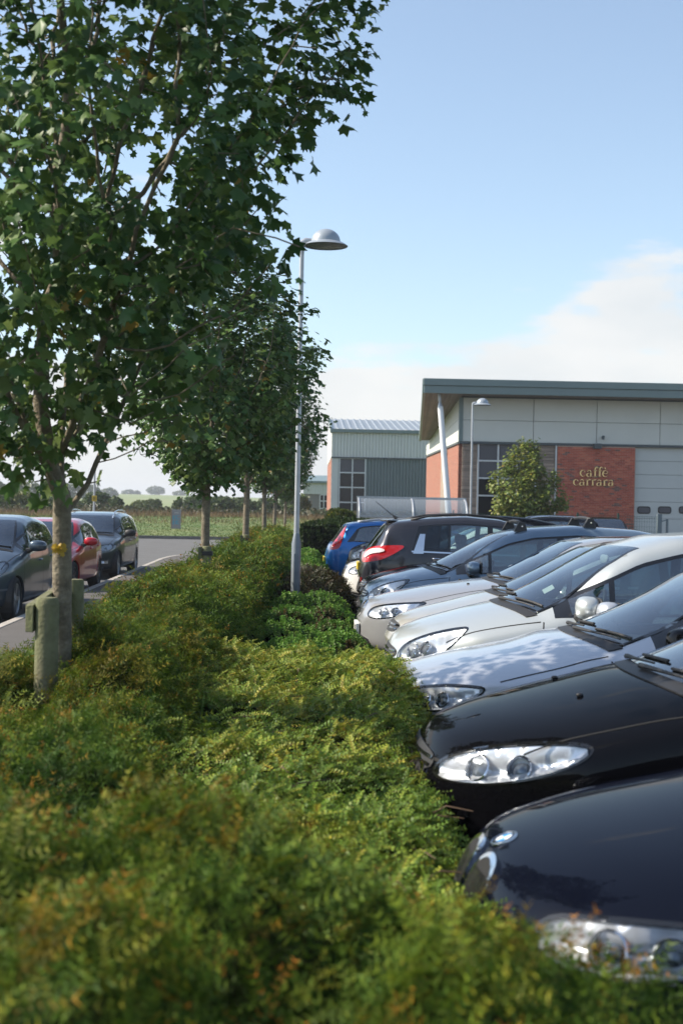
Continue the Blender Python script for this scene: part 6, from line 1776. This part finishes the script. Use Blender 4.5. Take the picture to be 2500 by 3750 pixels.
def hatch(L_=4.25, W=1.77, H=1.48, zn=0.75, zc_=1.0, xc=1.08, **kw):
    k = H / 1.48
    d = mpv(L_, W, H, zn, zc_, xc)
    d.update(kf=0.22, tumble=0.34,
        prof=[(0, 0.48), (0.012, 0.60), (0.05, zn - 0.08), (0.11, zn - 0.005), (0.3, zn + 0.065), (0.7, zn + 0.165), (xc - 0.1, zc_ - 0.015), (xc, zc_), (xc + 0.82, 1.40 * k), (xc + 1.1, 1.45 * k), (xc + 1.55, H), (L_ - 0.9, 1.42 * k), (L_ - 0.45, 1.33 * k), (L_ - 0.15, 1.03), (L_ - 0.06, 0.95), (L_ - 0.02, 0.8), (L_, 0.6)],
        panes=[(xc + 0.42, xc + 1.36, -0.1, -0.05), (xc + 1.44, xc + 2.15, -0.05, -0.12)], dlo=(xc + 0.30, L_ - 0.62), rear_slant=0.30,
        screen=(xc + 0.005, xc + 0.85, 0.70, 0.57), rear_screen=(1.02, 1.30 * k, 0.58, 0.48, 'rear'),
        side_lines=[[(xc + 0.15, 0.34), (xc + 0.12, 0.6), (xc + 0.16, zc_ - 0.1)], [(xc + 1.38, 0.3), (xc + 1.42, 0.6), (xc + 1.40, zc_ - 0.06)]], handles=[(xc + 1.12, 0.83), (xc + 1.98, 0.86)],
        headlights=[dict(ang=42, bulbs=((0.30, 0.42, 0.058), (0.55, 0.50, 0.05)), poly=[(0.05, -0.42, zn - 0.15), (0.08, -0.42, zn - 0.06), (0.24, -0.57, zn + 0.01), (0.42, -0.71, zn + 0.05), (0.60, -0.80, zn + 0.07), (0.54, -0.81, zn - 0.02), (0.36, -0.77, zn - 0.12), (0.18, -0.62, zn - 0.16)])],
        seats=[xc + 1.45, xc + 2.25])
    d.update(kw); return d

def estate(L_=4.70, W=1.82, H=1.49, zn=0.77, zc_=1.0, xc=1.20, **kw):
    k = H / 1.49
    d = hatch(L_, W, H, zn, zc_, xc)
    d.update(prof=[(0, 0.48), (0.012, 0.60), (0.05, zn - 0.08), (0.11, zn - 0.005), (0.3, zn + 0.06), (0.7, zn + 0.15), (xc - 0.1, zc_ - 0.015), (xc, zc_), (xc + 0.80, 1.40 * k), (xc + 1.1, 1.455 * k), (xc + 1.6, H), (L_ - 1.2, 1.475 * k), (L_ - 0.55, 1.42 * k), (L_ - 0.40, 1.38 * k), (L_ - 0.12, 0.98), (L_ - 0.05, 0.92), (L_ - 0.02, 0.8), (L_, 0.6)],
        panes=[(xc + 0.42, xc + 1.33, -0.1, -0.05), (xc + 1.41, xc + 2.15, -0.05, -0.08), (xc + 2.23, L_ - 0.60, -0.08, -0.42)], dlo=(xc + 0.30, L_ - 0.45), rear_screen=(1.0, 1.33 * k, 0.60, 0.52, 'rear'),
        wheels=(0.86, 0.86 + 2.72))
    d.update(kw); return d

# paints
P_black = paint('black', (0.003, 0.003, 0.004), 0.0, 0.25, 0.4)
P_navyblack = paint('blue_black', (0.003, 0.004, 0.009), 0.0, 0.28, 0.4)
P_silver = paint('silver_blue', (0.50, 0.525, 0.57), 0.5, 0.34)
P_silver2 = paint('silver_warm', (0.50, 0.53, 0.525), 0.5, 0.36)
P_silver3 = paint('silver', (0.43, 0.43, 0.435), 0.55, 0.34)
P_cream = paint('silver_cream', (0.50, 0.485, 0.44), 0.5, 0.36)
P_slate = paint('slate_blue', (0.15, 0.215, 0.285), 0.6, 0.34)
P_grey = paint('dark_grey', (0.034, 0.034, 0.042), 0.45, 0.3)
P_white = paint('white', (0.66, 0.66, 0.63), 0.0, 0.3)
P_blue = paint('bright_blue', (0.012, 0.15, 0.46), 0.35, 0.32)
P_red = paint('red', (0.42, 0.008, 0.018), 0.2, 0.3)
P_hatch = paint('dark_slate', (0.060, 0.085, 0.115), 0.5, 0.33)
P_estate = paint('graphite', (0.042, 0.052, 0.064), 0.5, 0.3)
P_purple = paint('lilac_silver', (0.36, 0.33, 0.42), 0.6, 0.34)

# ---- extras
def roundel(car, root, pm, x=0.10, r_=0.041):
    p, n_ = car.hit(car.basis(Car.TOP), [(x, 0.0)], 0.0); p, n_ = Vector(p[0]), Vector(n_[0]); q_ = n_.to_track_quat('Z', 'Y').to_matrix()
    bd = empty('badge', (0, 0, 0)); 
    mb = MB(); mb.lathe([(r_, 0.0), (r_, 0.005), (r_ * 0.94, 0.007), (r_ * 0.92, 0.005)], 28); mb.v = [tuple(q_ @ Vector(v) + p) for v in mb.v]; ring = mb.obj('badge', M_chrome, root, smooth=True)
    bpy.data.objects.remove(bd)
    mb = MB(); mb.lathe([(r_ * 0.93, 0.0045), (r_ * 0.62, 0.0052)], 28); mb.v = [tuple(q_ @ Vector(v) + p) for v in mb.v]; mb.obj('badge_ring', M_gloss, ring)
    for k in range(4):
        pts = [(0, 0, 0.0055)] + [(r_ * 0.62 * math.cos(math.radians(90 * k + a)), r_ * 0.62 * math.sin(math.radians(90 * k + a)), 0.0055) for a in range(0, 91, 15)]
        mb = MB(); mb.add([tuple(q_ @ Vector(v) + p) for v in pts], [tuple(range(len(pts)))]); mb.obj('badge_quarter', mat('badge_blue', (0.05, 0.28, 0.62), 0.2) if k % 2 else mat('badge_white', (0.8, 0.8, 0.8), 0.2), ring)

def plate(car, root, zc_, text=None, rear=False, w=0.52, x=None):
    xx = (-0.012 if not rear else car.L + 0.012) if x is None else x
    mb = MB(); mb.box(xx - 0.008, xx + 0.03, -w / 2, w / 2, zc_ - 0.06, zc_ + 0.06); o = mb.obj('number_plate', M_plateY if rear else M_plate, root, bevel=0.003)
    if text:
        cu = bpy.data.curves.new('plate_text', 'FONT'); cu.body = text; cu.size = 0.115; cu.align_x = 'RIGHT'; cu.extrude = 0.0008
        to = bpy.data.objects.new('tmp', cu); COL.objects.link(to); dg = bpy.context.evaluated_depsgraph_get(); me = bpy.data.meshes.new_from_object(to.evaluated_get(dg)); bpy.data.objects.remove(to)
        t = link('plate_characters', me, M_rubber, o); t.matrix_local = Matrix(((0, 0, -1, xx - 0.0105), (-1, 0, 0, -w / 2 + 0.02), (0, 1, 0, zc_ - 0.04), (0, 0, 0, 1))); t.scale = (0.9, 1, 1)

def nozzle(car, root, pts):
    for x, y in pts:
        p, n_ = car.hit(car.basis(Car.TOP), [(x, y)], 0.006); mb = MB(); superbox(mb, p[0], (0.016, 0.012, 0.009), 2.4, 6, 8); mb.obj('washer_jet', M_plast, root, smooth=True)

def ex_black_saloon(car, root, pm):
    roundel(car, root, pm, 0.145); nozzle(car, root, [(1.28, -0.35), (1.28, 0.35)])
def ex_black_hatch(car, root, pm):
    nozzle(car, root, [(0.72, -0.30), (0.72, 0.3)])
    car.strip('bonnet_edge', car.basis(Car.FRONT), [(-0.42, 0.665), (0.42, 0.665)], 0.012, M_gap, 0.003)
    car.patch('grille_surround', car.basis(Car.FRONT), chaikin(np.array([(-0.30, 0.50), (-0.36, 0.66), (0.36, 0.66), (0.30, 0.50)]), 2), M_chrome, inner=[chaikin(np.array([(-0.27, 0.525), (-0.325, 0.64), (0.325, 0.64), (0.27, 0.525)]), 2)], inner_names=['grille'], inner_mats=[M_plast], off=0.012, rim=0.03)
def ex_silver_bmw(car, root, pm):
    roundel(car, root, pm, 0.145); plate(car, root, 0.43, '7 EOZ')
    nozzle(car, root, [(1.15, -0.4), (1.15, 0.4)])
    mb = MB(); p, n_ = car.hit(car.basis(Car.TOP), [(2.45, -0.38), (2.45, 0.38), (2.95, 0.40), (2.95, -0.40)], 0.004)
    car.patch('sunroof', car.basis(Car.TOP), chaikin(np.array([(2.42, -0.40), (2.42, 0.40), (2.95, 0.42), (2.95, -0.42)]), 2), M_gloss, off=0.004, rim=0.01)
def ex_plain_plate(car, root, pm): plate(car, root, 0.42)
def ex_carrier(car, root, pm):
    plate(car, root, 0.42)
    b = car.basis(Car.TOP); p, n_ = car.hit(b, [(1.16, -0.42), (1.16, -0.31), (1.235, -0.31), (1.235, -0.42)], -0.012); mb = MB(); mb.add([tuple(q_) for q_ in p] + [tuple(q_ - k_ * 0.002) for q_, k_ in zip(p, n_)], [(0, 1, 2, 3), (7, 6, 5, 4), (0, 4, 5, 1), (1, 5, 6, 2), (2, 6, 7, 3), (3, 7, 4, 0)])
    mb.obj('parking_card', M_plate, root)
    b1 = car.basis(Car.SIDE)
def ex_cream(car, root, pm):
    car.patch('sunroof', car.basis(Car.TOP), chaikin(np.array([(2.0, -0.42), (2.0, 0.42), (2.9, 0.46), (2.9, -0.46)]), 2), M_gloss, off=0.004, rim=0.01)
def ex_roofbars(car, root, pm):
    for x in (1.95, 2.80):
        yr = 0.52
        for sg in (-1, 1):
            p, n_ = car.hit(car.basis(Car.TOP), [(x, sg * yr)], 0.0); z = p[0][2]
            mb = MB(); mb.add([(x - 0.085, sg * (yr + 0.03), z - 0.012), (x + 0.085, sg * (yr + 0.03), z - 0.012), (x + 0.055, sg * (yr + 0.02), z + 0.105), (x - 0.02, sg * (yr + 0.02), z + 0.115),
                               (x - 0.085, sg * (yr - 0.05), z + 0.005), (x + 0.085, sg * (yr - 0.05), z + 0.005), (x + 0.055, sg * (yr - 0.05), z + 0.105), (x - 0.02, sg * (yr - 0.05), z + 0.115)],
                              [(0, 1, 2, 3), (7, 6, 5, 4), (0, 4, 5, 1), (1, 5, 6, 2), (2, 6, 7, 3), (3, 7, 4, 0)])
            o = mb.obj('roof_bar_foot', M_plast, root, bevel=0.008)
            mb = MB(); mb.tube([(x + 0.015, sg * (yr + 0.018), z + 0.06), (x + 0.015, sg * (yr + 0.036), z + 0.06)], 0.010, n=10); mb.obj('lock', M_chrome, o)
        mb = MB(); mb.tube([(x + 0.015, -yr - 0.01, z + 0.10), (x + 0.015, -yr * 0.4, z + 0.115), (x + 0.015, yr * 0.4, z + 0.115), (x + 0.015, yr + 0.01, z + 0.10)], 0.022, n=8); mb.obj('roof_bar', M_plast, root, smooth=True)
def rails(car, root, x0, x1, yf, m, h=0.05):
    for sg in (-1, 1):
        pts = []
        xs_ = np.linspace(x0, x1, 14)
        p, n_ = car.hit(car.basis(Car.TOP), [(x, sg * yf) for x in xs_], 0.0)
        for i, q_ in enumerate(p):
            e = min(1, i / 2.0, (len(p) - 1 - i) / 2.0); pts.append((q_[0], q_[1], q_[2] + h * e + 0.005))
        mb = MB(); mb.tube(pts, 0.017, n=8); mb.obj('roof_rail', m, root, smooth=True)
def ex_suv(car, root, pm):
    L_ = car.L
    # spoiler, aerial, reflectors, chrome quarter
    mb = MB(); superbox(mb, (L_ - 0.50, 0, 1.525), (0.14, 0.56, 0.022), 3); mb.obj('roof_spoiler', pm, root, smooth=True)
    mb = MB(); mb.tube([(L_ - 0.62, 0, 1.55), (L_ - 0.56, 0, 1.60)], [0.035, 0.015], n=10); mb.tube([(L_ - 0.58, 0, 1.585), (L_ - 0.28, 0, 1.82)], [0.008, 0.005], n=6); mb.obj('aerial', M_plast, root)
    b = car.basis(Car.SIDE); bm_ = car.basis(Car.SIDE, True)
    for bb in (b, bm_):
        car.patch('chrome_quarter', bb, np.array([(L_ - 0.98, 1.03), (L_ - 0.82, 1.03), (L_ - 0.93, 1.33), (L_ - 1.01, 1.33)]), M_chrome, off=0.009, step=0.05, rim=0.006)
        car.patch('lower_cladding', bb, np.array([(L_ - 0.55, 0.22), (L_ - 0.02, 0.30), (L_ - 0.02, 0.52), (L_ - 0.45, 0.46)]), M_plast, off=0.006, step=0.05)
    re = car.basis(Car.REAR)
    car.patch('rear_bumper', re, chaikin(np.array([(-0.72, 0.27), (-0.76, 0.52), (0.76, 0.52), (0.72, 0.27)]), 1), M_plast, off=0.008, step=0.05)
    for mir in (False, True):
        bb = car.basis(Car.REAR, mir); car.patch('reflector', bb, np.array([(-0.74, 0.58), (-0.74, 0.65), (-0.52, 0.64), (-0.52, 0.585)]), M_red, off=0.012, step=0.04)
    plate(car, root, 0.80, rear=True, x=L_ - 0.03)
    rails(car, root, 1.7, L_ - 0.8, 0.57, M_plast, 0.035)
    mb = MB(); superbox(mb, (L_ - 0.10, -0.2, 1.10), (0.03, 0.22, 0.02), 2.5); mb.obj('rear_wiper', M_plast, root, smooth=True)
def ex_estate_blue(car, root, pm):
    L_ = car.L
    rails(car, root, 1.9, L_ - 0.7, 0.56, mat('rail_grey', (0.32, 0.33, 0.34), 0.4, metal=0.4), 0.02)
    plate(car, root, 0.62, rear=True, x=L_ - 0.005)
    for mir in (False, True):
        bb = car.basis(Car.SIDE, mir); car.strip('fuel_flap_line', bb, [(3.85 + 0.09 * math.cos(a), 0.78 + 0.085 * math.sin(a)) for a in np.linspace(0, 6.28, 20)], 0.006, M_gap, 0.0015, sm=0)
def ex_passat(car, root, pm):
    rails(car, root, 1.95, car.L - 0.55, 0.55, M_chrome, 0.05)
    car.strip('chrome_trim', car.basis(Car.FRONT), [(-0.62, 0.255), (0.62, 0.255)], 0.03, M_chrome, 0.012, sm=0)
    for mir in (False, True):
        bb = car.basis(Car.FRONT, mir); fg, _ = car.patch('fog_light_panel', bb, np.array([(-0.74, 0.34), (-0.74, 0.44), (-0.42, 0.43), (-0.44, 0.34)]), M_plast, off=0.01, step=0.05)
        car.patch('fog_light', bb, np.array([(-0.70, 0.36), (-0.70, 0.42), (-0.50, 0.415), (-0.52, 0.36)]), M_bowl, off=0.015, step=0.05, parent=fg)
    plate(car, root, 0.42)
def ex_fog(car, root, pm):
    plate(car, root, 0.40)
    car.strip('bumper_strip', car.basis(Car.FRONT), [(-0.80, 0.47), (-0.5, 0.46), (0.5, 0.46), (0.80, 0.47)], 0.03, mat('bumper_strip', (0.1, 0.12, 0.15), 0.4), 0.012, sm=0)
    car.strip('chrome_trim', car.basis(Car.FRONT), [(-0.60, 0.275), (0.60, 0.275)], 0.025, M_chrome, 0.012, sm=0)

GR = 'cars parked nose to the planting bed'
def right(label, X, Y, spec, pm, rev=False, res=1.0, extra=None, yaw=0.0, z=0.0):
    if extra: spec['extra'] = extra
    L_ = spec['L']
    if rev: return build_car(label, (X + L_, Y, z), math.pi + yaw, spec, pm, GR, res)
    return build_car(label, (X, Y, z), yaw, spec, pm, GR, res)
K_ = [(-0.025, 0.575), (-0.03, 0.70), (-0.09, 0.735), (-0.20, 0.715), (-0.235, 0.65), (-0.20, 0.58), (-0.10, 0.555)]
right('black saloon with round blue and white badge and chrome twin grille', 0.44, 3.95, saloon(4.6, 1.82, 1.43, zn=0.77, headlights=[dict(ang=40, bulbs=((0.36, 0.46, 0.055), (0.62, 0.50, 0.05)), poly=[(0.16, -0.49, 0.615), (0.17, -0.49, 0.705), (0.30, -0.61, 0.735), (0.48, -0.75, 0.75), (0.72, -0.83, 0.755), (0.62, -0.84, 0.68), (0.38, -0.79, 0.605), (0.22, -0.64, 0.59)])], kidney=[[(a, b + 0.02) for a, b in K_]]), P_navyblack, extra=ex_black_saloon)
right('black hatchback with large almond headlight beside the black saloon', 0.46, 6.15, hatch(4.5, 1.80, 1.46, zn=0.775, zc_=1.02, xc=1.05, headlights=[dict(ang=42, bulbs=((0.34, 0.40, 0.06), (0.62, 0.52, 0.055)), poly=[(0.05, -0.42, 0.60), (0.09, -0.42, 0.68), (0.24, -0.57, 0.755), (0.45, -0.72, 0.80), (0.66, -0.82, 0.81), (0.64, -0.83, 0.745), (0.42, -0.79, 0.655), (0.20, -0.64, 0.60)])]), P_black, extra=ex_black_hatch)
right('silver saloon with pointed headlight half hidden by the arching shrub', 0.46, 8.3, saloon(4.5, 1.80, 1.43, zn=0.765, zc_=1.0, xc=1.17, kidney=[K_], headlights=[dict(ang=42, bulbs=((0.30, 0.42, 0.05), (0.55, 0.5, 0.045)), poly=[(0.10, -0.44, 0.60), (0.11, -0.44, 0.69), (0.26, -0.60, 0.735), (0.40, -0.71, 0.745), (0.54, -0.78, 0.74), (0.44, -0.785, 0.66), (0.28, -0.71, 0.59), (0.18, -0.6, 0.58)])]), P_silver)
right('pale silver people carrier with white card behind its windscreen', 0.58, 10.45, mpv(4.28, 1.79, 1.60, zn=0.81, zc_=1.035, xc=0.90, pale_mirror=True), P_silver2, extra=ex_carrier)
right('cream-silver hatchback mostly hidden behind the pale people carrier', 0.72, 12.6, hatch(4.2, 1.75, 1.47, zn=0.74, zc_=0.98, xc=1.0), P_cream, extra=ex_cream, res=1.4)
right('silver saloon with dark twin grille and number plate ending EOZ', 0.54, 14.75, saloon(4.84, 1.85, 1.46, zn=0.745, kidney=[K_]), P_silver3, extra=ex_silver_bmw, res=1.4)
right('slate blue hatchback with black roof bars', 0.66, 17.3, mpv(4.3, 1.78, 1.55, zn=0.79, zc_=1.0, xc=0.86), P_slate, extra=ex_roofbars, res=1.4)
right('low black car between the slate blue hatchback and the dark grey off-roader', 0.72, 19.5, hatch(4.2, 1.74, 1.40, zn=0.74, zc_=0.95), P_black, res=1.6)
suvL = 4.44
suv = mpv(suvL, 1.85, 1.62, zn=0.92, zc_=1.10, xc=1.15, kf=0.15, zb=0.24, glass_mats=[M_glass, M_glass, M_glassd, M_glassd],
    prof=[(0, 0.55), (0.012, 0.70), (0.05, 0.85), (0.11, 0.93), (0.3, 1.0), (0.7, 1.06), (1.15, 1.10), (1.95, 1.50), (2.25, 1.58), (2.8, 1.62), (suvL - 1.1, 1.59), (suvL - 0.50, 1.52), (suvL - 0.42, 1.48), (suvL - 0.17, 1.12), (suvL - 0.09, 1.06), (suvL - 0.03, 0.95), (suvL - 0.015, 0.7), (suvL, 0.6)],
    belt=[(0, 0.7), (0.12, 0.84), (0.5, 0.94), (1.2, 1.0), (2.5, 1.02), (suvL - 0.8, 1.05), (suvL - 0.3, 1.03), (suvL, 0.95)], plan=plan(suvL, 1.05, 1.22), dlo=(1.5, suvL - 0.80), kick=0.0, rear_slant=0.12,
    panes=[(1.6, 2.4, -0.1, -0.03), (2.48, 3.05, -0.03, -0.05), (3.09, suvL - 0.95, -0.05, -0.3)], rear_screen=(1.10, 1.44, 0.62, 0.52, 'rear'), rear_glass=M_glassd, wheel_r=0.345, mirror=(1.65, 1.07), handles=[(2.3, 0.93), (3.15, 0.95)], handle_mat=M_chrome, chrome_sill=True,
    taillights=[dict(ang=50, poly=[(suvL - 0.04, -0.48, 0.90), (suvL - 0.06, -0.48, 1.06), (suvL - 0.16, -0.70, 1.12), (suvL - 0.42, -0.90, 1.15), (suvL - 0.66, -0.92, 1.15), (suvL - 0.48, -0.92, 1.02), (suvL - 0.28, -0.86, 0.91), (suvL - 0.10, -0.66, 0.87)],
                     white=[[(suvL - 0.10, -0.60, 0.95), (suvL - 0.12, -0.64, 1.07), (suvL - 0.32, -0.84, 1.10), (suvL - 0.36, -0.87, 1.05), (suvL - 0.22, -0.76, 1.01), (suvL - 0.18, -0.72, 0.95)]])])
right('dark grey off-roader parked tail first with large red rear lamp', 0.78, 21.7, suv, P_grey, rev=True, extra=ex_suv, res=1.4)
right('white saloon nose showing past the dark grey off-roader', 0.60, 23.9, saloon(4.9, 1.86, 1.45, zn=0.75, kidney=[[(a * 1.2, b - 0.02) for a, b in K_]]), P_white, res=1.6)
right('black off-roader nose showing above the white saloon', 0.72, 26.2, mpv(4.4, 1.84, 1.62, zn=0.95, zc_=1.1, xc=1.2), P_black, res=1.6)
estL = 4.47
est = estate(estL, 1.84, 1.48, xc=1.12, wheels=(0.86, 0.86 + 2.64), plan=plan(estL, 1.05, 1.2),
    taillights=[dict(ang=45, poly=[(estL - 0.10, -0.66, 0.86), (estL - 0.11, -0.70, 1.02), (estL - 0.30, -0.66, 1.34), (estL - 0.40, -0.70, 1.34), (estL - 0.31, -0.80, 1.10), (estL - 0.28, -0.86, 0.90), (estL - 0.20, -0.82, 0.84)])])
right('bright blue estate car parked tail first with tall red lamp strip', 0.34, 28.6, est, P_blue, rev=True, res=1.5, extra=ex_estate_blue)

GL = 'cars parked along the lane kerb'
def left(label, X, Y, spec, pm, res=1.4, extra=None):
    if extra: spec['extra'] = extra
    return build_car(label, (X, Y, 0.0), math.pi / 2 - 0.012, spec, pm, GL, res)
left('dark slate hatchback facing up the lane beside the first maple', -5.00, 18.9, hatch(4.2, 1.75, 1.51, zn=0.80, zc_=1.04, xc=1.02, rim='five'), P_hatch, extra=ex_fog)
left('red low hatchback with red mirror between two dark cars', -5.10, 24.3, hatch(4.25, 1.76, 1.41, zn=0.74, zc_=0.96, xc=1.15, rim='ten', side_strips=[([(1.2, 0.24), (3.1, 0.24)], 0.03, M_chrome, 0.008)]), P_red, extra=ex_plain_plate)
left('dark graphite estate car with silver roof rails on the lane', -5.18, 30.35, estate(4.77, 1.82, 1.50, rim='seven', headlights=[dict(ang=34, bulbs=((0.28, 0.5, 0.05), (0.60, 0.5, 0.05)), poly=[(0.05, -0.42, 0.62), (0.06, -0.42, 0.71), (0.20, -0.6, 0.755), (0.40, -0.76, 0.79), (0.55, -0.81, 0.80), (0.50, -0.82, 0.70), (0.30, -0.76, 0.63)])], mirror_mat=M_plast), P_estate, extra=ex_passat)

GB = 'cars parked in the further rows'
def back(label, X, Y, rz, spec, pm): return build_car(label, (X, Y, 0), rz, spec, pm, GB, 1.6)
back('navy estate car with bright roof rails beyond the dark grey off-roader', at(1690, 1900, 44).x, 44.0, 0.0, estate(4.7, 1.8, 1.52, detail=0, extra=lambda c, r_, p: rails(c, r_, 1.9, 4.0, 0.55, M_chrome, 0.04)), P_navyblack)
back('lilac-silver hatchback seen through the plastic shelter', at(1448, 1900, 48).x, 48.0, 0.0, hatch(4.1, 1.74, 1.46, detail=0), P_purple)
back('dark slate hatchback parked before the brick panel, seen past the front roof bar', at(2068, 1900, 47).x, 47.0, math.pi / 2, hatch(4.1, 1.74, 1.56, detail=0), P_hatch)
back('black hatchback parked before the brick panel, seen past the rear roof bar', at(2265, 1900, 47).x, 47.0, math.pi / 2, hatch(4.1, 1.76, 1.53, detail=0), P_black)

# ================================================================== haze: even thin air round the whole place
hz_m = bpy.data.materials.new('air'); hz_m.use_nodes = True; hn = hz_m.node_tree
hn.nodes.remove(hn.nodes['Principled BSDF'])
pv = hn.nodes.new('ShaderNodeVolumePrincipled'); pv.inputs['Color'].default_value = (0.86, 0.91, 1.0, 1); pv.inputs['Density'].default_value = 0.00042; pv.inputs['Anisotropy'].default_value = 0.2
hn.links.new(pv.outputs[0], hn.nodes['Material Output'].inputs['Volume'])
h = MB(); h.box(-900, 700, -60, 1650, -1.5, 22.0)
tag(h.obj('haze', hz_m), 'thin even summer haze lying over the whole place', 'haze', kind='stuff')
